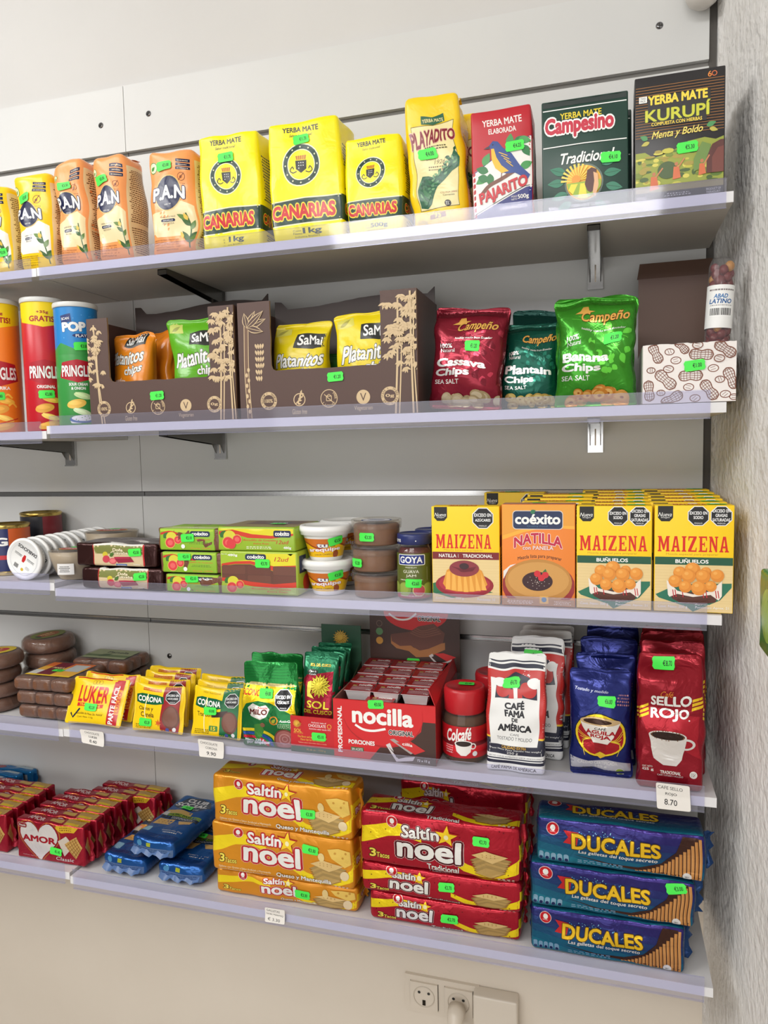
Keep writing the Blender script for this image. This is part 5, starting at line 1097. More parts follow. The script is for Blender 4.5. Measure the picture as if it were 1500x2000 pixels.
def art_box(b, kind):
    A = b.face('F'); A.rect(0, .54, 1, 1, WOOD)
    for k in range(16): A.line([(0, .55 + .028 * k), (1, .55 + .028 * k + .004 * (-1) ** k)], .003, (218, 190, 130))
    A.poly([(.04, 0), (.235, 0), (.235, .115), (.19, .15), (.085, .15), (.04, .115)], (26, 26, 26)); A.text('Nueva', .137, .085, .17, .038, WHT, .0, sh=.3); A.text('imagen', .137, .115, .11, .016, WHT, .0)
    slab(A, 'MAIZENA', .49 if kind else .47, .36, .9 if kind else .82, .145, (214, 30, 20))
    if kind:
        A.octagon(.555, .098, .145, ('EXCESO EN', 'SODIO')); A.octagon(.84, .098, .145, ('EXCESO EN', 'GRASAS', 'SATURADAS')); A.text('Mezcla especial para preparar', .48, .458, .66, .024, (200, 150, 20), .0)
        A.rect(0, .483, 1, .555, (26, 84, 60)); A.text('BUÑUELOS', .48, .518, .42, .044, WHT, .03); G = (36, 112, 86)
        A.poly([(.02, .84), (.3, .74), (.98, .72), (.98, .76), (.84, .88), (.5, 1), (.42, .95), (.06, .87)], G); A.poly([(.18, .82), (.84, .80), (.78, .90), (.6, .925), (.36, .92), (.24, .88)], (84, 44, 34))
        for k in range(9): A.curve([(.25 + .01 * k, .84 + .008 * k), (.5, .87 + .006 * k), (.78 - .012 * k, .83 + .008 * k)], .006, ((120, 70, 50), (60, 30, 26))[k % 2])
        A.poly([(.16, .70), (.3, .80), (.5, .83), (.7, .80), (.86, .70), (.86, .84), (.82, .88), (.72, .83), (.5, .855), (.3, .83), (.2, .86), (.18, .84)], (236, 226, 214))
        for x in (.24, .27, .36, .62, .66, .78, .81): A.line([(x, .79), (x + .015, .86)], .012, (190, 44, 54))
        for x, y, r in ((.49, .60, .10), (.33, .63, .085), (.66, .62, .07), (.27, .71, .085), (.80, .65, .085), (.44, .66, .09), (.62, .66, .092), (.40, .76, .082), (.72, .75, .075), (.57, .77, .098)):
            A.ell(x, y, r, r, (222, 138, 46)); A.ell(x - r * .15, y - r * .15, r * .78, r * .72, (232, 152, 58)); A.ell(x - r * .3, y - r * .28, r * .3, r * .25, (240, 172, 84))
        A.text('Cont. Neto: 300 g', .24, .955, .38, .034, (240, 236, 226), .012); A.text('Aprox.', .62, .925, .2, .016, (240, 236, 226), .01); A.text('Porciones: Aprox. 21', .74, .955, .42, .03, (240, 236, 226), .012)
    else:
        A.octagon(.76, .12, .165, ('EXCESO EN', 'AZÚCARES')); A.text('Mezcla lista para preparar', .47, .452, .58, .026, (200, 150, 20), .0); A.rect(0, .47, 1, .545, (122, 26, 34)); A.text('NATILLA', .235, .508, .26, .036, WHT, .02); A.text('TRADICIONAL', .68, .508, .44, .036, WHT, .02); A.rect(.392, .49, .396, .527, WHT)
        A.poly([(0, .80), (.2, .76), (.9, .88), (.3, .95), (0, .90)], (40, 110, 70)); A.ell(.48, .81, .43, .19, (150, 30, 44)); A.ell(.48, .80, .38, .15, (176, 44, 58))
        A.poly([(.16, .80), (.22, .66), (.36, .60), (.60, .60), (.74, .66), (.82, .80), (.74, .86), (.6, .88), (.36, .88), (.22, .86)], (222, 150, 50))
        for k in range(7): A.poly([(.20 + .09 * k, .86 + .008 * (3 - abs(3 - k))), (.22 + .085 * k, .68), (.27 + .075 * k, .67), (.27 + .09 * k, .86 + .008 * (3 - abs(3 - k)))], (240, 178, 80))
        A.ell(.48, .64, .22, .12, (140, 52, 60)); [A.curve([(.3 + .02 * k, .62 + .006 * k), (.45, .66 + .006 * (k - 3)), (.66 - .01 * k, .62 + .008 * k)], .007, (110, 34, 46)) for k in range(6)]; A.ell(.48, .615, .07, .045, (60, 34, 40)); A.text('Cont. Neto: 300 g', .26, .955, .42, .03, (240, 236, 226), .012); A.text('Porciones: 10', .80, .955, .26, .03, (240, 236, 226), .012)
    T = b.face('T'); slab(T, 'MAIZENA', .45, .45, .42, .5, (214, 30, 20)); T.rect(.24, .78, .66, .92, (60, 30, 20)); R = b.face('R'); R.rect(.1, .3, .9, .42, (150, 40, 30)); R.greek(.15, .5, .7, .4, 14, (90, 70, 30), 4); Lf = b.face('L'); Lf.greek(.15, .5, .7, .4, 14, (90, 70, 30), 4)
dB = .0345; PIT = .0362
specs = {1: slot(2, 1126, 1272, 989, YF, Z3), 2: slot(2, 1277, 1431, 988, YF, Z3)}
ords = ('front', 'second', 'third', 'fourth', 'fifth', 'rearmost')
for col in (1, 2):
    X, w, h = specs[col]
    if X + w / 2 > WX + .013: w -= (X + w / 2 - WX - .013); X = WX + .013 - w / 2
    b = Brick(w, dB, h, MY, 'card', .0008, None, None, .0001, None); art_box(b, 1); sd = 'left' if col == 1 else 'right'
    o = put(b, 'starch_mix_box', 'yellow box with fried dough balls, front of the %s column' % ('left fritter' if col == 1 else 'right fritter'), 'starch mix box', X, YF, Z3, 0, 'yellow fritter mix boxes'); b.sticker(o, .80, .5, '€3.50', 0, 'T', .95, .0006)
    for k in range(1, 6):
        c = dup(o, (min(X, WX - .004 - w / 2) + .0018 * math.sin(k * 1.9 + col) - (.0012 * k if col == 2 else -.001 * k), YF + dB / 2 + PIT * k, Z3), .01 * math.sin(k * 3.1), None, 'yellow fritter mix box, %s in the %s column, only its top showing' % (ords[k], sd)); c.scale.z = 1 + .016 * k
X, w, h = slot(2, 845, 976, 990, YF, Z3); b = Brick(w, dB, h, MY, 'card', .0008, None, None, .0001, None); art_box(b, 0)
o = put(b, 'starch_mix_box', 'yellow box with an orange flan on a red plate, next to the jam jar', 'starch mix box', X, YF, Z3, .02, 'yellow flan mix boxes')
c = dup(o, (X + .052, -.026, Z3), .0, None, 'yellow flan mix box behind, its dark tab showing above the front boxes'); c.scale.z = 1.07; b.sticker(c, .45, .5, '€3.50', 0, 'T', .95, .0006)
for k in range(3):
    c = dup(o, (X + .131 + .0008 * k, YF + dB / 2 + .045 + PIT * k * 1.0, Z3), (.0, -.01, .01)[k], None, 'yellow mix box behind the orange dessert box, %s from the front' % ('first', 'second', 'third')[k]); c.scale.z = 1.03 + .022 * k; b.sticker(c, .75, .5, '€3.50', 0, 'T', .95, .0006)
X, w, h = slot(2, 981, 1123, 986, YF, Z3); d = .036; b = Brick(w, d, h, (236, 134, 52), 'card', .0008, None, None, .0001, None); A = b.face('F')
A.poly([(0, 0), (1, 0), (1, .22), (.8, .20), (.4, .25), (0, .33)], (232, 158, 56)); A.poly([(0, .31), (.3, .24), (.6, .2), (1, .21), (1, .24), (.6, .225), (.3, .275), (0, .35)], (246, 176, 60))
A.rrect(.15, .06, .84, .245, .05, (214, 206, 200)); A.rrect(.16, .067, .83, .238, .045, (36, 50, 86)); A.text('coéxito', .495, .145, .62, .10, WHT, .035); A.text('Quality Food', .49, .215, .28, .022, (70, 110, 140), .0); A.leaf(.40, .085, .08, .03, -30, (50, 120, 80))
A.text('NATILLA', .50, .355, .66, .105, (190, 34, 70), .035, o=[(.045, (240, 214, 200))], arc=.05); A.text('con PANELA', .50, .425, .42, .04, (240, 224, 214), .02, o=[(.03, (200, 50, 80))]); A.text('Mezcla lista para preparar', .52, .525, .60, .045, (70, 30, 20), .012, arc=.03)
A.ell(.5, .80, .5, .36, (150, 40, 44)); A.ell(.50, .76, .46, .32, (190, 134, 62)); A.ell(.50, .74, .42, .25, (206, 152, 80)); A.poly([(.02, .66), (.12, .60), (.2, .585), (.1, .63), (.02, .74)], (232, 226, 220)); A.ell(.49, .755, .21, .135, (56, 26, 32))
for k in range(22): A.ell(.49 + .17 * math.cos(k * 2.4) * (k / 22), .765 + .07 * math.sin(k * 2.4) * (k / 22), .006, .005, (214, 200, 190), 6)
A.leaf(.58, .72, .13, .035, -80, (40, 120, 60)); [A.ell(x, y, .045, .045, (206, 40, 52)) for x, y in ((.49, .68), (.60, .69), (.545, .72))]
A.poly([(.0, .93), (1, .93), (1, 1), (0, 1)], (176, 128, 84)); A.greek(.04, .945, .42, .04, 3, (226, 206, 190), 3); A.greek(.7, .945, .26, .04, 3, (226, 206, 190), 7); A.rrect(.52, .9, .64, .975, .01, (230, 180, 90)); A.ell(.58, .935, .035, .035, (60, 120, 160))
T = b.face('T'); T.rect(0, 0, 1, 1, (190, 130, 96)); o = put(b, 'dessert_mix_box', 'orange dessert mix box with a dark-centred ring pudding picture', 'dessert mix box', X, YF, Z3, .005)
b.sticker(o, .5, .2, '€3.50', 0, 'T', .8, .0006)
# ------------------------------------------------------------------ fourth shelf
Z4 = ZS[3] + LIFT; Z4L = ZS[3] + LDZ[3] + LIFT; YF4 = -.226
PAN_C = (114, 76, 54)
def panela_round(x, y, z, R, h, label, rz, top):
    o = empty('panela_round', label, 'brown sugar', (x, y, z), rz, 'round brown sugar blocks'); N = smooth_noise(int(z * 5000) % 97, .04); mb = MB()
    mb.lathe([(0, 0), (R * .86, 0), (R * .96, h * .12), (R, h * .35), (R * .97, h * .75), (R * .88, h * .95), (R * .76, h), (0, h)], M(PAN_C, 'lump'), 40); mb.build('sugar_block', o)
    mb = MB(); mb.lathe([(R * .88, -.0002), (R * .985, h * .10), (R * 1.025, h * .35), (R * 1.0, h * .77), (R * .9, h * .98), (R * .77, h + .0012), (0, h + .0012)], WRAP2, 40); mb.build('clear_wrap', o)
    if top:
        A = Art(R * 1.5, R * 1.1); c = ((110, 120, 50), (206, 180, 40))[top - 1]; A.ell(.5, .5, .5, .36, c); A.ell(.5, .5, .34, .2, ((150, 80, 40), (170, 30, 40))[top - 1]); A.text('PANELA', .5, .42, .4, .12, (230, 214, 150), .02); A.text('Redonda', .5, .58, .3, .1, (230, 214, 150), .01); A.ell(.16, .5, .06, .1, (40, 50, 60)); q = MB()
        A.emit(q, lambda x_, y_, off: np.stack([x_ - R * .75, y_ - R * .55, h + .0016 + off + 0 * x_], -1), None, .0001); q.build('top_label', o)
def panela_loaf(x, y, z, w, d, h, label, rz, nx, ny, lab=0):
    o = empty('panela_loaf', label, 'brown sugar', (x, y, z), rz, 'brown sugar blocks in lumps'); mb = MB(); cw, cd = w / nx, d / ny; n = 9
    for i in range(nx):
        for j in range(ny):
            b = Brick(cw * 1.04, cd * 1.04, h, PAN_C if lab != 2 else (112, 70, 46), 'lump', min(cw, cd, h) * .34, .012); m = b.mesh(); V = np.concatenate(m.V) + np.array([(i + .5) * cw - w / 2, (j + .5) * cd - d / 2, 0]); mb.add(V, m.F, m.mats[0])
    mb.build('sugar_lumps', o); mb = MB(); V = []; nn = 30; N = smooth_noise(nx + ny, .03)
    b = Brick(w + .003, d + .003, h + .0015, PAN_C, 'film', h * .3, .006); m = b.mesh(); V = np.concatenate(m.V); rip = lambda t, c: .0022 * np.abs(np.sin(PI * t / c)); V[:, 1] -= np.sign(V[:, 1]) * (.0025 - rip(V[:, 0] + w / 2, cw)); V[:, 0] -= np.sign(V[:, 0]) * (.0025 - rip(V[:, 1] + d / 2, cd)); mb.add(V, m.F, WRAP2); mb.build('clear_wrap', o)
    if lab:
        A = Art(w * .8, d * .7)
        if lab == 1: A.rect(0, 0, 1, 1, (226, 170, 60)); A.rect(0, 0, 1, .3, (214, 110, 50)); A.rect(.2, 0, .52, 1, (110, 28, 46)); A.rect(.0, .6, .2, .9, (206, 206, 200)); A.text('PANELA', .38, .4, .26, .1, (240, 220, 160), .02); A.rect(.6, .1, .94, .6, (186, 190, 190)); A.rect(0, .93, 1, 1, (236, 200, 40))
        else: A.rect(0, 0, 1, 1, (140, 148, 110)); A.text('Panela', .6, .3, .5, .2, (50, 60, 40), .02); A.rect(0, .6, 1, .8, (84, 104, 60)); A.leaf(.3, .8, .3, .08, -40, (60, 80, 44))
        q = MB(); A.emit(q, lambda x_, y_, off: np.stack([x_ - w * .4, y_ - d * .35, h + .0020 + off + 0 * x_], -1), None, .0001); q.build('top_label', o)
        if lab == 1: sticker(o, lambda x_, y_, off: np.stack([x_ - w * .4, y_ - d * .35, h + .0020 + off + 0 * x_], -1), (w * .8, d * .7), .5, .6, '€2.50', 0, .9, .0008)
    return o
X = xat(2, -.15, Z4L + .05); hh = hat(1285, X, -.19, Z4L) / 4; pos4 = ('lowest', 'second', 'third', 'top')
for k in range(4): panela_round(X + (.0, .003, -.002, .004)[k] - .004, -.160 + (.0, .002, -.003, 0)[k], Z4L + .0002 + (hh + .0016) * k, .052, hh - .0002, 'round brown sugar block, %s of the stack at the left edge' % pos4[k], .3 * k, 2 if k == 3 else 0)
mb = MB(); A = Art(.05, .02, 'ink')
X2 = xat(95, -.058, Z4L + .1); zt = at(84, 1240, -.062)[2]; n2 = 4; h2 = (zt - Z4L) / n2
for k in range(n2): panela_round(X2 + (.0, -.004, .002, .0)[k], -.057, Z4L + .0002 + (h2 + .0002) * k, .052, h2 - .0016, 'round brown sugar block, %s of the stack against the panel' % pos4[k], .5 * k, 1 if k == 3 else 0)
za, wl = Z4L, None; xa, xb = xat(26, -.21, Z4L), xat(134, -.21, Z4L); wl = xb - xa; Xm = (xa + xb) / 2; hl_ = hat(1328, Xm, -.21, Z4L) / 3
for k in range(3): panela_loaf(Xm + (.008, .005, .0)[k], -.148, Z4L + .0025 + hl_ * k, wl, .115, hl_ - .003, 'brown sugar loaf of twelve lumps, %s of the front stack of three' % ('bottom', 'middle', 'top')[k], 0, 3, 4, 1 if k == 2 else 0)
xa, xb = xat(150, -.085, Z4), xat(258, -.085, Z4); hl2 = hat(1288, (xa + xb) / 2, -.09, Z4) / 3
for k in range(3): panela_loaf((xa + xb) / 2 + (.004, -.003, 0)[k], -.055, Z4 + .0025 + hl2 * k, xb - xa - .006, .085, hl2 - .003, 'brown sugar loaf of lumps, %s of the stack against the panel' % ('bottom', 'middle', 'top')[k], 0, 3, 3, 2 if k == 2 else 0)
# chocolate packets leaning back
def packet(xl, xr, yb_, h, d, col, art, label, group, seed, tilt, yf, name='chocolate_packet', z=None, rz=0):
    z = Z4 if z is None else z; a, b_ = xat(xl, yf, z), xat(xr, yf, z); w = b_ - a
    b = Brick(w, d, h, col, 'film', .004, .005, pillow(w, d, h, seed, .0012, .07, .05, (0, 0), False, .05), .0001, .004); art(b.face('F')); T = b.face('F')
    o = b.build(name, None, ((a + b_) / 2, yf + d / 2, z + d * .5 * abs(math.sin(tilt)) + .0008), rz); o.rotation_euler = (tilt, 0, rz); return grp(o, label, 'chocolate packet', group), b
YE = (244, 204, 18)
def art_lk(A):
    A.rect(.76, .06, .93, .98, (190, 24, 34)); A.poly([(.80, .02), (.93, .02), (.93, .1), (.78, .1)], (190, 24, 34)); A.rect(.08, 0, .7, .035, (200, 30, 36)); A.text('LUKER', .45, .37, .52, .36, (206, 34, 36), .02, o=[(.02, (240, 160, 40))]); A.text('TRADICIONAL', .42, .61, .44, .06, YE, .02); A.rect(.2, .57, .66, .65, (206, 34, 36)); A.text('TRADICIONAL', .43, .61, .38, .05, YE, .02)
    for k in range(3): A.ring(.42 + .05 * k, .10, .035, .008, (190, 150, 20))
    A.line([(.10, .78), (.15, .88), (.26, .70)], .03, (30, 40, 60)); A.text('Chocolate de Mesa Sin Azúcar', .44, .79, .5, .05, (120, 90, 20), .01); A.text('Cont. Neto 112g', .38, .87, .3, .045, (120, 90, 20), .01)
    A.text('PARTE FÁCIL', .82, .56, .80 * A.H / A.W, .10 * A.W / A.H, WHT, .035, rot=90); A.rrect(.865, .24, .93, .74, .01, (236, 150, 40)); A.text('LUKEO', .897, .5, .42 * A.H / A.W, .05 * A.W / A.H, (190, 24, 34), .02, rot=90)
def art_cor(A, kind):
    c2 = (150, 32, 36) if kind == 0 else (22, 104, 58); brn = (104, 60, 46)
    A.poly([(.63, .0), (.93, .0), (.93, 1), (.58, 1)], c2); A.rect(.2, .07, .58, .13, (190, 60, 30) if kind == 0 else YE); A.text('PASTILLAS INDIVIDUALES' if kind == 0 else 'SABOR TRADICIONAL', .40, .10, .38, .035, YE if kind == 0 else (150, 110, 20), .01)
    A.poly([(.08, .24), (.2, .2), (.5, .2), (.64, .24), (.64, .40), (.5, .43), (.2, .43), (.08, .40)], (18, 92, 56)); A.text('CORONA', .36, .315, .48, .13, WHT, .035)
    if kind == 0: A.text('Clavos y', .30, .53, .32, .10, (90, 40, 20), .02); A.text('Canela', .33, .64, .28, .10, (90, 40, 20), .02); A.star(.56, .80, .07, (206, 90, 30), 6)
    else: A.text('Tradicional', .30, .55, .36, .09, (90, 70, 20), .015); A.poly([(.42, .50), (.74, .44), (.74, .56), (.44, .60)], (60, 40, 36)); A.rrect(.40, .76, .56, .88, .02, (60, 130, 50)); A.text('15', .48, .82, .08, .08, YE, .03)
    A.octagon(.80, .24, .135, ('EXCESO EN', 'AZÚCARES')); A.ell(.78, .68, .15, .20, brn); A.ell(.775, .67, .125, .17, (122, 76, 60)); A.ell(.72, .94, .035, .035, (70, 80, 150)); A.ell(.85, .92, .035, .035, (226, 226, 226)); A.greek(.08, .84, .34, .10, 3, (110, 90, 20), 5); A.line([(.32, .2), (.27, .62), (.32, .9)], .02, (248, 236, 170))
for k, (dx, dy, tl) in enumerate(((0, 0, -.46), (8, .030, -.42))):
    o, b = packet(120 + dx * 3, 229 + dx * 3, 0, .086, .016, YE, art_lk, ('yellow and red chocolate packet leaning back, foremost at the left', 'yellow and red chocolate packet right behind the foremost one')[k], 'yellow and red chocolate packets', 3 + k, tl, YF4 + dy)
    if k == 0: b.sticker(o, .46, .64, '€5.20', 4)
for k in range(4):
    o, b = packet(253 + 10 * k, 352 + 10 * k, 0, .084, .018, YE, lambda A: art_cor(A, 0), 'yellow chocolate packet with a red side panel, %s of its row' % ('first', 'second', 'third', 'last')[k], 'clove chocolate packets', 13 + k, -.20, YF4 + .034 * k, z=Z4 + .001)
    if k == 0: b.sticker(o, .30, .80, '€5.20', 0)
for k in range(3):
    o, b = packet(368 + 7 * k, 466 + 7 * k, 0, .087, .018, YE, lambda A: art_cor(A, 1), 'yellow chocolate packet with a green side panel, %s of its row' % ('first', 'second', 'last')[k], 'traditional chocolate packets', 23 + k, -.24, YF4 + .032 * k, z=Z4 + .001)
    if k == 0: b.sticker(o, .40, .47, '€4.90', 4)
# green malt drink pouches
def art_milo(A):
    G = (28, 112, 56); A.rect(0, .255, 1, .62, (240, 206, 24)); A.rect(0, .25, 1, .285, (206, 190, 130)); A.poly([(0, .60), (.1, .48), (.3, .44), (.5, .455), (.7, .5), (.86, .56), (1, .64), (1, 1), (0, 1)], G)
    A.text('ECONOPACK', .28, .36, .58, .07, (206, 50, 36), .03, sh=.15); A.octagon(.78, .42, .175, ('EXCESO EN', 'AZÚCARES')); A.poly([(.14, .52), (.22, .47), (.34, .5), (.44, .48), (.52, .53), (.47, .62), (.36, .66), (.2, .62)], (236, 234, 226)); A.text('MILO', .33, .565, .30, .07, (110, 40, 40), .04); A.text('Nestlé', .40, .515, .16, .026, (206, 40, 40), .02)
    A.ring(.60, .66, .075, .02, (226, 140, 40)); A.leaf(.57, .69, .09, .03, -50, (190, 190, 60)); A.text('ActivGo', .80, .66, .2, .03, WHT, .01, sh=.2); A.greek(.64, .69, .3, .06, 4, (180, 210, 170), 6)
    A.curve([(.04, .80), (.3, .79), (.55, .86), (.66, .97)], .05, (240, 214, 40)); A.curve([(.04, .84), (.3, .835), (.5, .90), (.58, .99)], .05, (40, 80, 160)); A.curve([(.04, .88), (.28, .88), (.44, .94), (.5, 1)], .045, (190, 30, 50))
    A.poly([(.26, .72), (.36, .70), (.42, .78), (.38, .86), (.30, .92), (.25, .86)], (70, 140, 60)); A.ell(.40, .72, .04, .04, (140, 100, 76)); A.text('Neto 220 g', .24, .915, .34, .035, WHT, .02); A.text('por empaque', .30, .95, .42, .035, WHT, .02); A.ell(.78, .89, .19, .19, (120, 70, 60)); A.ell(.78, .885, .165, .16, (176, 110, 106)); A.ring(.78, .88, .10, .02, (206, 150, 146)); A.ring(.78, .88, .05, .015, (206, 150, 146))
    for k in range(5): A.line([(0, .05 + .035 * k), (1, .052 + .035 * k)], .006, (24, 96, 46))
for k in range(2):
    X, w, h = slot(3, (480, 494)[k], (572, 584)[k], (1302, 1284)[k], YF4 + .045 * k, Z4); w *= 1.14; d = .034
    b = Brick(w, d, h, (30, 128, 56), 'foil', .005, .007, gusset(w, d, h, 31 + k, .0022, .45, .8, .003, (-.03, .06)), .0001, .004); art_milo(b.face('F'))
    o = put(b, 'malt_drink_pouch', ('green malt drink pouch with a black octagon, standing in front', 'green malt drink pouch behind, its green top showing')[k], 'pouch', X, YF4 + .045 * k, Z4, .03, 'green malt drink pouches')
    if k == 0: b.sticker(o, .44, .355, '€4.80', 0)
# red and green chocolate display box with pouches
yf = YF4 - .001; x0, x1 = xat(569, yf, Z4), xat(653, yf, Z4); w = x1 - x0; X = (x0 + x1) / 2; h = hat(1401, X, yf, Z4); dep = .15; th = .002
o = empty('chocolate_display_box', 'red front display box with green sun header behind gold-lettered pouches', 'display box', (X, yf + dep / 2, Z4)); yy = -dep / 2
mb = MB(); mb.box(-w / 2, w / 2, yy, yy + th, 0, h, M((196, 30, 36), 'card')); A = Art(w, h); A.rect(0, .84, 1, 1, (40, 84, 60)); GD = (226, 180, 60)
def sun(A, x, y, r, c, c2):
    for k in range(16): a = k * 22.5; A.leaf(x, y, r, r * .17, a, c); A.line([(x, y), (x + r * .9 * math.cos(math.radians(a)), y + r * .9 * math.sin(math.radians(a)) * A.W / A.H)], r * .06, c2)
    A.ell(x, y, r * .28, r * .28, c)
sun(A, .16, .2, .1, GD, (190, 40, 40)); A.text('SOL', .17, .40, .18, .10, GD, .02); A.text('DEL CUSCO', .18, .47, .22, .035, GD, .01); A.text('Authentic taste of', .66, .14, .34, .045, WHT, .0); A.text('CHOCOLATE', .62, .23, .40, .08, WHT, .005); A.text('Auténtico sabor desde 1971', .68, .32, .5, .04, WHT, .0); A.ring(.9, .22, .05, .012, GD); A.text('The flavor and aroma of chocolate', .5, .56, .68, .06, GD, .01); A.text('Flavor bar for hot chocolate', .5, .64, .54, .06, GD, .01); A.text('Tableta sabor chocolate clavo y canela', .5, .73, .66, .045, (236, 190, 150), .0); A.text('35.26 oz - 1000 g', .58, .92, .44, .06, (190, 150, 60), .005)
A.emit(mb, lambda x_, y_, off: np.stack([x_ - w / 2, yy - off + 0 * x_, y_], -1), None, .0001); mb.build('front_panel', o); sticker(o, lambda x_, y_, off: np.stack([x_ - w / 2, yy - off + 0 * x_, y_], -1), (w, h), .66, .52, '€5.10', 0, .95, .0012)
zs_ = at(600, 1325, yf + dep * .55)[2] - Z4; hz = at(645, 1219, yf + dep)[2] - Z4
for s in (-1, 1):
    mb = MB(); mb.prism([(yy, .001), (dep / 2 - .0021, .001), (dep / 2 - .0021, h * 1.9), (yy + th, h)], s * w / 2 - (th if s > 0 else 0), s * w / 2 + (th if s < 0 else 0), M((150, 126, 96) if s < 0 else (60, 70, 46), 'card'), 'x'); mb.build('side_panel', o)
mb = MB(); mb.box(-w / 2, w / 2, dep / 2 - th, dep / 2, .001, hz, M((40, 84, 60), 'card')); A = Art(w, hz); sun(A, .5, .13, .2, (216, 176, 70), (120, 90, 40)); A.text('SOL', .5, .29, .34, .05, (216, 176, 70), .03); A.text('DEL CUSCO', .5, .34, .4, .02, (216, 176, 70), .01)
A.emit(mb, lambda x_, y_, off: np.stack([x_ - w / 2, dep / 2 - th - off + 0 * x_, y_], -1), None, .0001); mb.build('header_panel', o)
def art_sol(A):
    R_ = (160, 26, 50); A.poly([(.12, .24), (.9, .20), (.94, 1), (.05, 1)], R_); A.poly([(.14, .24), (0, .3), (.1, .38)], R_)
    for a in (-20, -60, -95, -130): A.line([(.5, .5), (.5 + .55 * math.cos(math.radians(a)), .5 + .5 * math.sin(math.radians(a)) * A.W / A.H)], .07, R_)
    A.text('SOL DEL CUSCO', .52, .135, .6, .03, GD, .02); A.ell(.3, .21, .16, .08, (50, 60, 50)); A.text('Clavo &', .3, .2, .2, .02, WHT, .01); A.text('Canela', .3, .23, .2, .02, WHT, .01); sun(A, .54, .36, .31, (236, 218, 70), (140, 110, 30)); A.poly([(.2, .32), (.3, .30), (.34, .38), (.3, .44), (.42, .50), (.2, .48)], (240, 222, 90))
    A.text('SOL', .5, .565, .66, .085, (236, 214, 60), .02, o=[(.02, (70, 40, 20))]); A.text('DEL CUSCO', .5, .645, .84, .045, (236, 214, 60), .03, sh=.1)
wb = w * .84; hb = .152; db = .022
for k in range(3):
    b = Brick(wb, db, hb, (24, 104, 70), 'foil', .004, .006, pillow(wb, db, hb, 51 + k, .0016, .10, .05, (0, .0)), .0001, .004); art_sol(b.face('F'))
    q = b.build('chocolate_pouch', None, (X, yf + .022 + .030 * k, Z4 + .0055), 0); q.rotation_euler = (-.22, 0, 0); grp(q, 'green and red sun pouch, %s in the red display box' % ('front', 'second', 'rearmost')[k], 'chocolate pouch', 'sun pouches in the display box')
# hazelnut spread portions box
yf = YF4 - .002; x0, x1 = xat(653, yf, Z4), xat(852, yf, Z4); w = x1 - x0; X = (x0 + x1) / 2; h = hat(1372, X, yf, Z4); dep = .178; th = .0025
o = empty('spread_portion_box', 'red and brown open box of spread portions with tall raised lid', 'display box', (X, yf + dep / 2, Z4)); yy = -dep / 2; NR = (206, 32, 36); NB = (66, 42, 34)
def plane_emit(mb, A, y): A.emit(mb, lambda x_, y_, off: np.stack([x_ - A.W / 2, y - off + 0 * x_, y_], -1), None, .0001)
mb = MB(); mb.box(-w / 2, w / 2, yy, yy + th, 0, h, M(NR, 'card')); A = Art(w, h)
A.poly([(.88, .28), (1, .28), (1, 1), (.36, 1), (.46, .78), (.6, .66), (.78, .58), (.86, .45)], NB); A.ell(.49, .24, .39, .30, (176, 24, 28)); A.ell(.49, .21, .39, .30, NR); A.rect(.1, 0, .94, .1, NR)
A.text('nocilla', .49, .24, .60, .30, WHT, .035); A.curve([(.22, .42), (.30, .49), (.40, .50), (.52, .45)], .022, WHT); A.text('ORIGINAL', .67, .50, .24, .085, (50, 34, 30), .035, o=[(.06, WHT)]); A.text('PORCIONES', .28, .72, .26, .075, WHT, .03); A.rect(.17, .81, .30, .88, (70, 96, 50)); A.text('SIN ACEITE', .235, .845, .11, .04, WHT, .01); A.text('PROFESIONAL', .065, .52, .80 * h / w, .045 * w / h, WHT, .03, rot=90)
A.poly([(.52, .72), (.56, .68), (.62, .92), (.80, .88), (.78, .95), (.62, .99)], (214, 206, 204)); A.poly([(.54, .74), (.62, .86), (.78, .86), (.64, .94)], (60, 30, 26)); A.poly([(.56, .62), (.60, .60), (.80, .80), (.76, .84)], (166, 156, 150)); A.poly([(.62, .66), (.76, .62), (.90, .76), (.80, .84)], (200, 40, 40)); A.text('cilla', .73, .68, .1, .05, WHT, .02, rot=-6); A.text('72 x 15 g', .88, .94, .12, .05, WHT, .01)
plane_emit(mb, A, yy); mb.build('front_panel', o); sticker(o, lambda x_, y_, off: np.stack([x_ - w / 2, yy - off + 0 * x_, y_], -1), (w, h), .43, .04, '€0.50', 4, 1.0, .0012)
for s in (-1, 1):
    mb = MB(); mb.prism([(yy + th, .002), (dep / 2 - th, .002), (dep / 2 - th, h * 1.06), (yy + th, h)], s * w / 2 - (th if s > 0 else 0), s * w / 2 + (th if s < 0 else 0), M((150, 96, 86) if s < 0 else (150, 24, 28), 'card'), 'x'); mb.build('side_panel', o)
mb = MB(); c0, c1 = w / 2 - .001, w / 2 - .016; mb.add([(c0, yy + th, h - .002), (c0, dep / 2 - th, h * 1.05), (c1 + .012, dep / 2 - .015, h * 1.05 + .026), (c1, yy + .02, h + .020), (c0 + .001, yy + th, h - .002), (c0 + .001, dep / 2 - th, h * 1.05), (c1 + .013, dep / 2 - .015, h * 1.05 + .026), (c1 + .001, yy + .02, h + .020)], [(0, 1, 2, 3), (7, 6, 5, 4), (0, 4, 5, 1), (3, 2, 6, 7), (0, 3, 7, 4), (1, 5, 6, 2)], M((196, 34, 38), 'card'), True); mb.build('side_flap', o)
mb = MB(); mb.box(-w / 2 + th, w / 2 - th, yy + th, dep / 2, .0, .002, M((150, 120, 96), 'card')); mb.build('base_panel', o)
ylid = yf + dep - th; zb_ = at(810, 1308, ylid)[2] - Z4; zt_ = min(at(810, 1196, ylid)[2], ZS[2] - SHT - .002) - Z4; xl_, xr_ = at(723, 1260, ylid)[0] - X, at(898, 1260, ylid)[0] - X
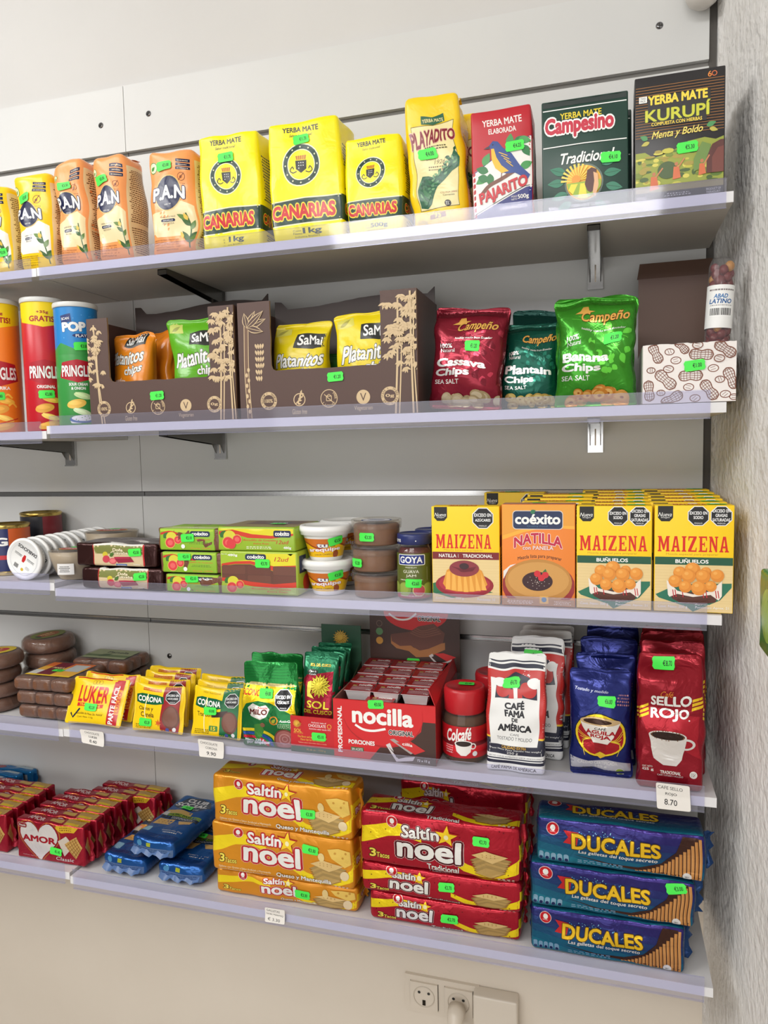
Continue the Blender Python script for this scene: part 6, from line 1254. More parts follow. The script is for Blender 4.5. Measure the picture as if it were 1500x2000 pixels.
mb = MB(); mb.box(-w / 2, w / 2, dep / 2 - th, dep / 2, .002, zb_, M((70, 46, 38), 'card')); mb.build('back_panel', o)
mb = MB(); mb.box(xl_, xr_, dep / 2 - th, dep / 2, zb_, zt_, M(NB, 'card')); lw, lh = xr_ - xl_, zt_ - zb_; A = Art(lw, lh); A.ell(.52, .0, .36, .20, NR); A.curve([(.22, .04), (.32, .13), (.44, .12), (.53, .02)], .02, WHT); A.text('ORIGINAL', .67, .10, .25, .09, (50, 34, 30), .035, o=[(.06, WHT)])
A.poly([(.24, .42), (.30, .40), (.5, .62), (.84, .50), (.84, .62), (.66, .76), (.52, .78), (.44, .68), (.3, .64), (.24, .56)], (170, 112, 60)); A.poly([(.24, .40), (.45, .34), (.55, .24), (.72, .18), (.84, .34), (.82, .50), (.66, .62), (.56, .66), (.46, .58), (.34, .60), (.25, .52)], (104, 60, 46)); [A.curve([(.46 + .02 * k, .36 - .03 * k), (.6, .42 - .035 * k), (.80 - .02 * k, .34 - .03 * k)], .012, (128, 80, 62)) for k in range(4)]
A.ell(.11, .36, .04, .04, (90, 140, 90)); A.ell(.11, .52, .04, .04, (206, 150, 60)); A.ring(.11, .22, .035, .008, (110, 86, 74)); A.poly([(.66, .74), (.70, .70), (.76, .86), (.92, .76), (.9, .82), (.76, .92)], (206, 200, 198)); A.poly([(.72, .70), (.82, .68), (.96, .74), (.86, .82)], (200, 40, 40)); A.poly([(.69, .76), (.76, .86), (.86, .82), (.74, .72)], (50, 26, 22))
A.emit(mb, lambda x_, y_, off: np.stack([x_ + xl_, dep / 2 - th - off + 0 * x_, y_ + zb_], -1), None, .0001); mb.build('raised_lid', o); sticker(o, lambda x_, y_, off: np.stack([x_ + xl_, dep / 2 - th - off + 0 * x_, y_ + zb_], -1), (lw, lh), .49, .86, '€0.50', 0, .9, .0012)
pt = empty('spread_portion', 'sealed spread portion with red foil lid', 'portion', (0, 0, 0), 0, 'spread portions in the red box'); pw, pd, ph = .047, .034, .016
mb = MB(); mb.add([(sx * pw * a, sy * pd * a, z) for a, z in ((.38, 0), (.46, ph), (.5, ph), (.5, ph + .001)) for sx, sy in ((-1, -1), (1, -1), (1, 1), (-1, 1))], [(3, 2, 1, 0)] + [(i * 4 + j, i * 4 + (j + 1) % 4, i * 4 + 4 + (j + 1) % 4, i * 4 + 4 + j) for i in range(3) for j in range(4)], M((206, 200, 200), 'plastic'), True); mb.build('plastic_cup', pt)
mb = MB(); mb.box(-pw / 2, pw / 2, -pd / 2, pd / 2, ph + .001, ph + .0015, M((186, 30, 38), 'foil')); A = Art(pw, pd, 'sheen'); A.rect(.2, .45, .96, .95, (150, 90, 96)); A.greek(.24, .5, .68, .35, 5, (190, 150, 150), 4); A.text('nocilla', .66, .26, .5, .22, WHT, .04); A.text('15g', .86, .86, .16, .14, WHT, .02); A.rect(.2, .3, .34, .42, (180, 170, 90)); A.emit(mb, lambda x_, y_, off: np.stack([x_ - pw / 2, y_ - pd / 2, ph + .0015 + off + 0 * x_], -1), None, .0001); mb.build('foil_lid', pt)
rowsn = ('front', 'second', 'third', 'rear'); coln = ('left', 'middle', 'right'); first = True
zc = Z4 + h - .004
for r_ in range(4):
    for c_ in range(3):
        q = pt if first else dup(pt); first = False
        q.location = (X + (c_ - 1) * .0485 - .004, yf + .046 + .0355 * r_, zc - .006 + .004 * r_); q.rotation_euler = (.05, .0, (.03, -.02, .02, 0)[(r_ + c_) % 4]); q['label'] = 'red-lidded spread portion, %s row of the box, %s column' % (rowsn[r_], coln[c_])
q = dup(pt); q.location = (X - .012, yf + .0235, zc - .0175); q.rotation_euler = (.05, 0, -.03); q['label'] = 'red-lidded spread portion dropped low at the box front, left of centre'
q = dup(pt); q.location = (X + .052, yf + .0235, zc - .026); q.rotation_euler = (0, 0, .02); q['label'] = 'red-lidded spread portion dropped low at the box front right corner'
mb = MB(); mb.box(-w / 2 + .004, w / 2 - .004, yy + .0045, dep / 2 - .004, .003, h - .0335, M((110, 60, 56), 'card'))
# (lower layers of portions are out of sight; a card layer tray carries the top layer)
mb.build('layer_tray', o)
# instant coffee jars
def coffee_jar(x, y, z, label, rz, st, art=True):
    o = empty('coffee_jar', label, 'jar', (x, y, z), rz, 'instant coffee jars'); R = .036; H = .118
    mb = MB(); mb.lathe([(0, .002), (R * .86, .002), (R * .94, .008), (R * .94, .064), (R * .88, .074), (0, .074)], M((92, 62, 40), 'matte'), 40); mb.build('coffee_powder', o)
    mb = MB(); mb.lathe([(0, 0), (R * .88, 0), (R, .006), (R, .064), (R * .97, .072), (R * .82, .084), (R * .8, .09)], GLASS, 48); mb.build('glass', o)
    if art:
        W = .1; A = Art(W, .050, 'sheen'); A.rect(0, 0, 1, 1, (190, 26, 36)); A.rect(0, .48, 1, .62, (120, 24, 30)); A.rect(0, .62, 1, .8, (214, 34, 44)); A.text('Colcafé', .44, .26, .42, .40, WHT, .03, rot=8, sh=.25); A.poly([(.38, .52), (.66, .52), (.63, .80), (.56, .92), (.48, .92), (.41, .80)], (236, 232, 226)); A.ring(.67, .62, .05, .018, (236, 232, 226)); A.ell(.52, .54, .14, .055, (236, 232, 226)); A.ell(.52, .54, .12, .042, (44, 28, 24)); A.ell(.70, .86, .04, .04, (226, 226, 226)); A.greek(.2, .6, .16, .3, 4, (236, 200, 200), 4)
        q = MB(); A.emit(q, cylmap(lambda t: R * 1.006 + 0 * t, W, .012), .004, .0001); q.build('paper_label', o)
    mb = MB(); mb.lathe([(R * .84, .078), (R * .90, .081), (R * .92, .112), (R * .88, .117), (R * .78, .118), (R * .74, .1165), (0, .1165)], M((186, 34, 42), 'plastic'), 56); l = mb.build('lid', o); l['label'] = 'red screw lid'
    if st: sticker(o, lambda x_, y_, off: np.stack([x_ - .025, y_ - .025, .118 + off + 0 * x_], -1), (.05, .05), .55, .4, '€3.80', 0, .95, .0006)
yj = YF4 + .046; Xj = xat(909, yj, Z4); coffee_jar(Xj, yj, Z4, 'instant coffee jar with red lid, front one by the red box', .05, True); coffee_jar(Xj + .036, yj + .085, Z4, 'instant coffee jar behind, only its red lid showing', .1, False)
# white, red and navy coffee bags
def art_fama(A):
    R_ = (190, 44, 40); NV = (34, 36, 56); W_ = (232, 232, 230); A.rect(0, 0, 1, .06, W_)
    for y0, y1 in ((.062, .075), (.09, .125)): A.rect(0, y0, 1, y1, NV)
    A.rect(0, .14, 1, .70, R_); A.rect(0, .69, 1, .705, (236, 190, 50)); A.rect(0, .705, 1, .84, NV); A.rect(.06, .205, .88, .76, W_)
    A.poly([(.14, .36), (.16, .25), (.3, .19), (.5, .165), (.7, .19), (.82, .25), (.84, .36)], NV); A.ell(.28, .29, .12, .13, R_); A.ell(.7, .29, .12, .13, R_); A.ell(.22, .23, .10, .08, W_); A.ell(.78, .23, .10, .08, W_); A.rrect(.38, .29, .47, .36, .02, R_); A.rrect(.52, .29, .61, .36, .02, R_); A.ell(.49, .25, .08, .09, W_); A.poly([(.45, .28), (.53, .28), (.52, .36), (.46, .36)], W_)
    for t, y, w_, h_ in (('CAFÉ', .415, .32, .07), ('FAMA', .485, .34, .06), ('DE', .54, .12, .035), ('AMÉRICA', .60, .56, .075)): A.text(t, .48, y, w_, h_, (30, 30, 36), .05)
    A.text('CAFÉ', .48, .665, .17, .022, (70, 70, 74), .0); A.text('TOSTADO Y MOLIDO', .48, .70, .6, .03, (70, 70, 74), .0); A.text('CALIDAD EXTRA', .48, .775, .42, .025, (226, 176, 60), .01); A.text('Peso Neto/ Peso líquido/ Net weight', .5, .80, .9, .018, W_, .0); A.text('250 g', .46, .825, .18, .025, W_, .0)
    A.rect(0, .845, 1, 1, W_); A.text('HECHO CON EL AUTÉNTICO SABOR VENEZOLANO', .5, .86, .92, .016, (60, 60, 70), .0); A.rect(0, .875, 1, .885, NV); A.rect(0, .895, 1, .92, NV); A.text('CAFÉ FAMA DE AMÉRICA', .48, .955, .76, .035, (30, 30, 40), .025)
def coffee_bag(xl, xr, yt, yf, d, col, fin, art, side, label, group, seed, lean, df, name='coffee_bag', rz=0, kw={}):
    X, w, h = slot(3, xl, xr, yt, yf, Z4); h = min(h, ZS[2] - SHT - Z4 - .012)
    b = Brick(w, d, h, col, fin, .006, .006, df(w, d, h, seed, lean=lean, **kw), .0001, .004); art(b.face('F'))
    if side: side(b.face('R')); side(b.face('L'))
    o = b.build(name, None, (X, yf + d / 2, Z4), rz); return grp(o, label, 'coffee bag', group), b
def side_fama(A): A.rect(0, .14, 1, .69, (180, 36, 34)); A.rect(0, .69, 1, .705, (236, 190, 50)); A.rect(0, .705, 1, .84, (30, 32, 50)); A.rect(0, .875, 1, .92, (34, 36, 56)); A.greek(.3, .4, .4, .2, 8, (220, 150, 140), 3)
gk = dict(amp=.0022, z0=.5, z1=.97, bulge=.003)
for k, (xl, xr, yt, dy) in enumerate(((949, 1062, 1283, 0), (992, 1098, 1250, .058), (1008, 1112, 1236, .108), (1014, 1116, 1226, .150))):
    o, b = coffee_bag(xl, xr, yt, YF4 + .004 + dy, (.046, .040, .034, .034)[k], (232, 232, 230), 'sheen', art_fama, side_fama, 'white, red and navy coffee bag, %s' % ('front one', 'second, price sticker at its top', 'third in the row', 'rearmost in the row')[k], 'white, red and navy coffee bags', 61 + k, (.02, .0), gusset, kw=gk)
    if k < 2: b.sticker(o, .42, (.235, .15)[k], '€4.70', -3, k=1.05)
# blue foil coffee bags
def art_ag(A):
    B_ = (30, 40, 110); A.poly([(0, .80), (.3, .83), (.6, .81), (1, .84), (1, .93), (.7, .95), (.4, .9), (0, .93)], (196, 196, 204)); A.poly([(.5, .90), (.6, .86), (.7, .82), (.86, .86), (.9, .95), (.6, .96)], (206, 206, 212)); A.ell(.5, .58, .425, .385, (20, 24, 40)); A.ell(.5, .58, .41, .37, (236, 204, 40)); A.ell(.5, .585, .375, .335, (166, 26, 36))
    for s in (-1, 1):
        for k in range(7): A.curve([(.5 + s * .12, .62), (.5 + s * (.25 + .01 * k), .60 + .008 * k), (.5 + s * (.38 - .02 * k), .50 + .045 * k)], .008, (236, 204, 60))
    A.poly([(.19, .44), (.81, .44), (.72, .58), (.62, .66), (.38, .66), (.28, .58)], (236, 232, 226)); A.ell(.5, .44, .31, .07, (206, 176, 130)); A.ell(.46, .44, .22, .045, (60, 36, 26)); A.text('CAFÉ', .5, .505, .2, .03, (30, 30, 40), .02); A.text('ÁGUILA', .5, .54, .50, .05, (176, 30, 40), .04); A.text('ROJA', .5, .595, .36, .05, (176, 30, 40), .04); A.poly([(.4, .66), (.6, .66), (.58, .74), (.52, .78), (.46, .76), (.42, .72)], (150, 24, 34)); A.poly([(.42, .76), (.5, .74), (.6, .77), (.5, .80)], (226, 190, 50))
    A.text('Tostado y molido', .35, .18, .52, .035, (190, 194, 214), .015, sh=.2, rot=-4); A.text('CALIDAD CERTIFICADA', .45, .845, .66, .035, WHT, .02); A.text('340 g', .5, .885, .2, .03, WHT, .02); [A.ell(.22 + .07 * k, .925, .028, .028, (40, 44, 60)) for k in range(3)]; A.ell(.80, .935, .075, .075, (230, 230, 220)); A.ell(.80, .935, .06, .06, (150, 180, 40)); A.greek(.78, .2, .18, .1, 4, (170, 120, 130), 4)
for k, (xl, xr, yt, dy) in enumerate(((1112, 1234, 1316, .006), (1126, 1240, 1284, .055), (1134, 1244, 1252, .100), (1146, 1246, 1226, .140))):
    o, b = coffee_bag(xl, xr, yt, YF4 + dy, (.042, .036, .032, .030)[k], (26, 36, 104), 'foil', art_ag, None, 'blue foil coffee bag, %s' % ('front one with a red eagle emblem', 'second, its price sticker showing', 'third in the row', 'rearmost in the row')[k], 'blue foil coffee bags', 71 + k, (.0, .02), pillow, kw=dict(fin=.11, pinch=.03))
    if k < 2: b.sticker(o, (.60, .56)[k], (.265, .20)[k], '€6.00', 0, k=1.05)
# red foil coffee bags
def art_sello(A):
    R_ = (150, 22, 38); A.poly([(0, .40), (.2, .38), (.95, .42), (.9, .6), (1, .75), (.5, .62), (.2, .62)], (170, 30, 44)); A.text('Café', .46, .26, .17, .04, (226, 140, 50), .0, sh=.2); A.text('SELLO', .52, .315, .62, .085, WHT, .035, sh=.1, rot=4); A.text('ROJO', .50, .425, .62, .095, WHT, .035, sh=.1, rot=4); A.ell(.82, .45, .012, .012, WHT)
    for k in range(3): A.poly([(.02, .385 + .032 * k), (.16, .355 + .032 * k), (.16, .375 + .032 * k), (.02, .405 + .032 * k)], (236, 196, 40)); A.poly([(.84, .295 + .032 * k), (1, .27 + .032 * k), (1, .29 + .032 * k), (.84, .318 + .032 * k)], (236, 196, 40))
    CU = (226, 222, 218); A.ring(.76, .635, .13, .035, CU, ry=.10); A.poly([(.17, .58), (.75, .58), (.74, .68), (.68, .76), (.58, .81), (.38, .81), (.26, .76), (.19, .68)], CU); A.ell(.46, .58, .29, .085, CU); A.ell(.46, .58, .26, .068, (50, 32, 26)); R2 = random.Random(3); [A.ell(.46 + .24 * math.cos(a), .58 + .036 * math.sin(a), .010, .008, (140, 100, 70), 7) for a in [R2.uniform(0, 6.28) for _ in range(36)]]
    A.text('CONT. NETO', .16, .83, .16, .014, WHT, .0); A.text('425 g', .16, .855, .18, .025, WHT, .02); A.text('TRADICIONAL', .5, .865, .34, .025, WHT, .025); A.text('CAFÉ TOSTADO Y MOLIDO', .5, .888, .42, .015, WHT, .005); A.ell(.86, .865, .06, .06, (230, 226, 222)); A.greek(.82, .85, .08, .03, 3, (120, 110, 110), 3)
def side_sello(A):
    for k in range(3): A.poly([(0, .36 + .03 * k), (.5, .41 + .03 * k), (1, .385 + .03 * k), (1, .40 + .03 * k), (.5, .43 + .03 * k), (0, .38 + .03 * k)], (236, 196, 40))
gs = dict(amp=.0024, z0=.80, z1=1.0, bulge=.003)
for k, (xl, xr, yt, dy) in enumerate(((1246, 1373, 1285, .004), (1252, 1377, 1256, .066), (1252, 1376, 1240, .115), (1254, 1374, 1228, .156))):
    o, b = coffee_bag(xl, xr, yt, YF4 - .004 + dy, (.050, .036, .032, .030)[k], (142, 18, 34), 'foil', art_sello, side_sello, 'red foil coffee bag, %s' % ('front one with a white cup', 'second in the row', 'third in the row', 'rearmost by the stucco wall')[k], 'red foil coffee bags', 82 + k, (-.008, .0), gusset, kw=gs)
    if k == 0: b.sticker(o, .42, .06, '€8.70', 0, k=1.1)
# ------------------------------------------------------------------ bottom shelf
Z5 = ZS[4] + LIFT; Z5L = ZS[4] + LDZ[4] + LIFT; YF5 = -.222
def end_seal(o, w, d, h, col, side, seed, fin='foil', L=.012):
    """crumpled crimped seal at the end of a flow-wrapped pack"""
    R = random.Random(seed); mb = MB(); V = []; nz, nx = 8, 5
    for j in range(nx):
        for k in range(nz):
            t = k / (nz - 1); V.append((side * (w / 2 - .003 + L * j / (nx - 1) * (1 + .25 * math.sin(k * 2.2 + seed))), (R.uniform(-.0016, .0016) + .0012 * (-1) ** j) * (j > 0) + .004 * math.sin(t * 5 + seed) * j / (nx - 1), h * (.10 + .80 * t)))
    F = [(j * nz + k, (j + 1) * nz + k, (j + 1) * nz + k + 1, j * nz + k + 1) for j in range(nx - 1) for k in range(nz - 1)]
    mb.add(V, F, M(col, fin)); return mb.build('end_seal', o)
def noel(A, base, sub, orange, top=False, lx=.44, lw=.41):
    f = lw / .41; tx = lambda x: lx + (x - .44) * f
    Y_ = (246, 218, 26); k = A.W / A.H
    A.poly([(0, .30), (.10, .24), (.2, .16), (.28, .17), (.40, .36), (.40, .46), (.28, .36), (.18, .42), (.08, .54), (0, .62)], Y_); A.poly([(.58, .60), (.68, .76), (.80, .86), (.90, .80), (1, .55), (1, .82), (.90, .95), (.78, .98), (.66, .90), (.58, .74)], Y_)
    if not orange:
        R = random.Random(4); [A.star(R.random(), R.random(), .006, tuple(int(v * .6) for v in base)) for _ in range(34)]
    RO = (186, 26, 40); e = 0 if orange else .07; A.text('Saltín', tx(.39), .21 + e, .25 * f, .23, WHT, .03, o=[(.08, RO)] if orange else [(.07, (226, 190, 190)), (.055, (80, 14, 24))]); A.text('noel', tx(.44), .51 + e, .41 * f, .42, WHT, .032, o=[(.075, (236, 190, 170)), (.06, RO)] if orange else [(.07, (226, 190, 190)), (.055, (80, 14, 24))])
    A.star(tx(.555), .20 + e, .08 * f, (176, 30, 30), rot=6); A.star(tx(.555), .21 + e, .066 * f, (250, 214, 40), rot=6); A.ell(tx(.555), .22 + e, .013, .015, (255, 246, 190))
    A.ell(.20, .15, .035, .035, (240, 200, 190)); A.ell(.20, .15, .031, .031, (190, 28, 38)); A.ell(.20, .14, .014, .016, WHT); A.text('NOEL', .20, .15 + .02 * k, .03, .008 * k, WHT, .01)
    A.text('3', .075, .72 + e, .04, .17, (246, 226, 90), .03, o=[(.06, (70, 50, 10))]); A.text('Tacos', .14, .755 + e, .085, .10, (246, 226, 90), .02, o=[(.06, (70, 50, 10))]) 
    if orange and top: A.text(sub, .60, .88, .26, .13, WHT, .01, o=[(.03, (120, 80, 20))])
    elif orange: A.text('Galletas con Queso y Sabor Artificial a Mantequilla', .24, .90, .38, .05, (240, 224, 190), .005); A.text('Cheese Crackers with Artificial Butter Flavor', .23, .955, .35, .05, (240, 224, 190), .005)
    else: A.text(sub, .53, .94 if top else .905, .20, .12, WHT, .02, o=[(.03, (90, 16, 26))]); A.text('Galletas-Crackers', .10 if top else .52, .955, .13, .045, (236, 206, 206), .0)
    C1 = (216, 180, 110)
    for j in range(6): A.poly([(.70 + .006 * j, .66 + .045 * j), (.80, .52 + .05 * j), (.95 - .006 * j, .60 + .045 * j), (.84, .80 + .03 * j)][::1], tuple(int(v * (.8 + .04 * (j % 2) * 2)) for v in C1)); A.line([(.70 + .006 * j, .67 + .045 * j), (.83, .81 + .03 * j), (.95 - .006 * j, .61 + .045 * j)], .004, (150, 104, 50))
    A.poly([(.71, .56), (.80, .46), (.93, .54), (.84, .68)], (226, 194, 130)); [A.ell(.78 + .025 * (q % 4), .53 + .04 * (q // 4), .004, .003, (180, 140, 80), 6) for q in range(8)]
    if orange: A.poly([(.83, .22), (.90, .18), (.98, .22), (.99, .48), (.94, .56), (.86, .40)], (232, 196, 96)); [A.ell(x, y, .008, .008, (200, 150, 60), 8) for x, y in ((.88, .28), (.93, .36), (.95, .26))]; A.ell(.79, .40, .022, .03, (232, 206, 140)); A.ell(.94, .72, .03, .03, (226, 206, 166))
    A.greek(.86, .93, .12, .06, 2, (236, 214, 200), 3)
    if orange and not top: A.text(sub, .66, .90, .38, .11, WHT, .02, o=[(.03, (120, 80, 20))])
def stack_total(yt, xc, yf): return hat(yt, xat(xc, yf, Z5), yf, Z5)
def cracker(X, yf, z, w, d, h, base, fin, label, group, seed, sub, orange, rz, st, name='cracker_pack'):
    b = Brick(w, d, h, base, fin, .007, .007, soft(w, d, h, seed, .0013, .0025, .06), .0001, .0045); flat = d > h; sm = dict(top=True, lx=.46 if orange else .31, lw=.25); noel(b.face('F'), base, sub, orange, **(sm if flat else {})); noel(b.face('T'), base, sub, orange, **({} if flat else sm)); R = b.face('R'); R.rect(.0, .3, 1, .6, (240, 210, 30)); R.text('noel', .5, .45, .6, .18, WHT, .04, o=[(.08, (180, 26, 40))]); Lf = b.face('L'); Lf.text('Saltín', .5, .5, .5, .2, (180, 26, 40), .03, rot=-90)
    o = put(b, name, label, 'cracker pack', X, yf, z, rz, group)
    for s in (-1, 1): end_seal(o, w, d, h, base, s, seed + s, fin, .010)
    if st: b.sticker(o, *st, k=1.05)
    return o
OR_, RD_ = (214, 140, 26), (168, 20, 40)
def crackers(rows, zs, hs, ds, base, fin, lab, grp_, seed, sub, orange, stk):
    for k in range(3):
        xl, xr, dy, rz = rows[k]; z = zs[k]; a, b_ = xat(xl, YF5 + dy, z), xat(xr, YF5 + dy, z)
        cracker((a + b_) / 2, YF5 + dy, z, b_ - a - .006, ds[k], hs[k], base, fin, '%s cracker pack, %s' % (lab, ('bottom of its front stack', 'middle of its front stack', 'top of its front stack')[k]), grp_, seed + k, sub, orange, rz, stk[k])
    return a, b_
h0 = stack_total(1722, 555, YF5) - .0035; ht = (stack_total(1522, 550, YF5) - h0 - .0035) / 2 - .0035
crackers(((421, 699, .016, .02), (413, 695, .004, .0), (414, 693, -.002, -.012)), (Z5, Z5 + h0 + .0035, Z5 + h0 + ht + .007), (h0, ht, ht), (ht, .062, .062), OR_, 'gold', 'golden', 'golden cracker packs', 90, 'Queso y Mantequilla', True, ((.63, .55, '€3.30', 0), (.72, .28, '€3.30', -3), (.70, .56, '€3.30', 0)))
h0 = stack_total(1766, 866, YF5) - .0035; h1 = stack_total(1704, 862, YF5) - h0 - .007; ht = stack_total(1599, 860, YF5) - h0 - h1 - .0085; h1 += .0
a, b_ = crackers(((720, 1018, .014, .01), (704, 1021, .004, .0), (703, 1019, -.002, .0)), (Z5, Z5 + h0 + .0035, Z5 + h0 + h1 + .007), (h0, h1, ht), (ht, ht, .066), RD_, 'foil', 'red', 'red cracker packs', 100, 'Tradicional', False, ((.55, .55, '€2.70', 0), (.55, .42, '€2.70', 4), (.77, .30, '€2.70', 2))); hR = (h0 + h1 + ht + .007) / 3; dR = .075
Xb = (a + b_) / 2
for k in range(3): cracker(Xb + .018, YF5 + .108, Z5 + (hR + .0035) * k, .22, dR, hR + .003, RD_, 'foil', 'red cracker pack in the rear stack, %s one' % ('bottom', 'middle', 'top')[k], 'red cracker packs', 110 + k, 'Tradicional', False, .0, None)
# blue and violet biscuit packs
TE, VI = (28, 92, 118), (44, 34, 104)
def ducales(A, top=False):
    for k, c in enumerate(((40, 34, 104), (36, 44, 108), (30, 58, 112), (24, 78, 118), (24, 96, 126), (26, 112, 136))): A.poly([(0, .16 * k - .1), (.3, .17 * k), (.7, .17 * k + .1), (1, .17 * k + .1), (1, 1), (0, 1)], c)
    A.poly([(0, .0), (1, 0), (1, .12), (.7, .1), (.3, .02), (0, .0)], (52, 36, 112))
    if not top:
        A.poly([(.96, .06), (.87, .06), (.83, .42), (.74, .70), (.62, .84), (.44, .84), (.22, .74), (.42, .86), (.6, .90), (.7, .92), (.85, .94), (.97, 1), (.97, .2)], (62, 34, 26)); R = random.Random(3)
        for k in range(17):
            x = .60 + .0225 * k; y0 = .90 - .86 * max(0, (x - .60) / .36) ** 1.7; y0 = max(.08, y0); A.poly([(x + .002, y0), (x + .019, y0), (x + .019, min(.99, .92 + .02 * (k // 4))), (x + .002, min(.99, .91 + .02 * (k // 4)))], ((206, 146, 84), (196, 134, 72))[k % 2]); A.line([(x + .006, y0 + .02), (x + .006, .9)], .003, (222, 170, 110))
    R = random.Random(6)
    for k in range(80):
        t = R.random(); x = .22 + .52 * t; y = (.30 - .10 * math.sin(PI * t) + .30 * t ** 3 if k % 3 else .45) + R.gauss(0, .03); A.ell(x, y, R.uniform(.0015, .004), R.uniform(.0015, .004), ((90, 170, 220), (150, 210, 240))[k % 2], 6)
    A.poly([(.17, .22), (.26, .24), (.25, .52), (.17, .50), (.20, .36)], (196, 40, 46)); A.text('DUCALES', .48, .44, .52, .34, (240, 196, 40), .03, o=[(.04, (104, 76, 20))], warp=-.06); A.text('Las galletas del toque secreto', .49, .67, .46, .10, WHT, .01, sh=.2)
    A.ell(.10, .22, .043, .043, (226, 200, 200)); A.ell(.10, .22, .039, .039, (196, 30, 40)); A.ell(.10, .20, .017, .02, WHT); A.text('NOEL', .10, .20 + .024 * A.W / A.H, .036, .008 * A.W / A.H, WHT, .01)
    if not top: [A.rrect(.015 + .038 * k, .76 + .015 * (k > 0), .045 + .038 * k, .93, .012, (130, 170, 196)) for k in range(5)]; [A.ell(.03 + .038 * k, .90, .011, .011, (26, 40, 90)) for k in range(5)]; A.greek(.24, .84, .3, .08, 2, (120, 160, 190), 5); A.ell(.895, .92, .026, .026, (226, 226, 226)); A.greek(.882, .905, .026, .04, 3, (80, 80, 80), 2)
tot = stack_total(1617, 1212, YF5 + .004); hD = tot / 3 - .001; rows = ((1034, 1338, .006, .0), (1034, 1360, .004, -.0), (1046, 1380, .002, .0)); dD = .062
for k in range(3):
    z = Z5 + (hD + .0032) * k; yf = YF5 + rows[k][2]; a, b_ = xat(rows[k][0], yf, z), xat(rows[k][1], yf, z); b_ = min(b_, WX - .006); w = b_ - a - .004
    b = Brick(w, dD, hD - .001, (34, 40, 104), 'foil', .007, .007, soft(w, dD, hD, 120 + k, .0014, .0025, .06), .0001, .0045); ducales(b.face('F')); ducales(b.face('T'), True); Rr = b.face('R'); Rr.rect(0, 0, 1, 1, (24, 60, 100)); Rr.text('DUCALES', .4, .5, .8, .12, (230, 190, 60), .03, rot=90); Lf = b.face('L'); Lf.rect(0, .2, 1, 1, (24, 84, 112)); Lf.text('DUCALES', .6, .5, .8, .12, (230, 190, 60), .03, rot=-90)
    o = put(b, 'biscuit_pack', 'blue and violet biscuit pack, %s of the stack of three' % ('bottom', 'middle', 'top')[k], 'biscuit pack', (a + b_) / 2, yf, z, rows[k][3], 'blue and violet biscuit packs')
    for s in (-1, 1): end_seal(o, w, dD, hD, (24, 60, 110), s, 130 + 3 * k + s, 'foil', .015 if s > 0 else .006)
    if k == 1: b.sticker(o, .89, .16, '€3.00', 8, k=1.05)
# red wafer packs in rows
def amor(A, top=False):
    R_ = (160, 22, 44); GD2 = (190, 120, 50)
    if top:
        A.rrect(.46, .25, .66, .7, .02, (216, 176, 90)); A.rect(.70, .05, .96, .95, (214, 176, 100)); [A.line([(.71 + .02 * k, .1), (.71 + .02 * k, .9)], .004, (170, 126, 60)) for k in range(12)]; A.text('AMOR', .26, .5, .24, .45, (230, 200, 200), .04); A.rect(.72, .62, .9, .9, (240, 204, 60)); return
    def heart(r, c, dx=0): A.poly([(.34 + dx + r * 16 * math.sin(t) ** 3 / 16, .46 - r * (13 * math.cos(t) - 5 * math.cos(2 * t) - 2 * math.cos(3 * t) - math.cos(4 * t)) / 16 * A.W / A.H) for t in np.linspace(0, 2 * PI, 40)[:-1]], c)
    heart(.32, GD2); heart(.305, R_); heart(.28, (232, 228, 226)); A.text('AMOR', .34, .44, .50, .17, (176, 24, 44), .045); A.rrect(.03, .08, .17, .2, .02, (206, 170, 160)); A.rrect(.035, .09, .165, .19, .02, (150, 20, 40)); A.text('Nestlé', .1, .14, .10, .05, WHT, .02)
    A.poly([(.62, .42), (.74, .28), (.86, .50), (.72, .78)], (226, 214, 200)); A.poly([(.72, .48), (.90, .24), (.98, .50), (.88, .82)], (222, 180, 104)); [A.line([(.73 + .035 * k, .47 - .045 * k), (.885 + .018 * k, .80 - .06 * k)], .006, (170, 120, 56)) for k in range(5)]; [A.line([(.74 + .03 * k, .52 + .06 * k), (.91 + .012 * k, .28 + .06 * k)], .006, (170, 120, 56)) for k in range(5)]
    A.poly([(.60, .02), (.92, .02), (.86, .16), (.68, .2), (.60, .1)], (240, 196, 50)); A.greek(.64, .05, .2, .1, 2, (150, 90, 40), 3); A.text('Classic', .72, .86, .26, .09, WHT, .0, sh=.3); A.text('Galleta tipo wafer', .22, .90, .26, .03, (226, 190, 190), .0)
xa, xb = xat(36, -.212, Z5L), xat(166, -.212, Z5L); wA = xb - xa; hA = hat(1608, (xa + xb) / 2, -.212, Z5L); dA = .024; XA = (xa + xb) / 2
b = Brick(wA, dA, hA, (160, 22, 44), 'foil', .004, .006, soft(wA, dA, hA, 140, .001, .0015, .05), .0001, .0045); amor(b.face('F')); amor(b.face('T'), True); R = b.face('R'); R.poly([(.1, .5), (.6, .2), (1, .5), (.6, .85)], (206, 166, 96)); [R.line([(.2 + .12 * k, .45), (.45 + .12 * k, .75)], .02, (160, 112, 60)) for k in range(4)]
o = b.build('wafer_pack', None, (XA, -.212 + dA / 2, Z5L), 0); grp(o, 'red wafer pack with a white heart, front of the right row', 'wafer pack', 'red wafer packs'); [end_seal(o, wA, dA, hA, (150, 20, 40), s, 150 + s, 'foil', .012) for s in (-1, 1)]
plain = [c for c in o.children]; nth = ('front', 'second', 'third', 'fourth', 'fifth', 'sixth', 'seventh')
for k in range(1, 5): dup(o, (XA + .003 * math.sin(k * 2) + .0022 * k, -.212 + dA / 2 + .0292 * k, Z5L), .02 * math.sin(k * 1.7), None, 'red wafer pack, %s in the right row' % nth[k])
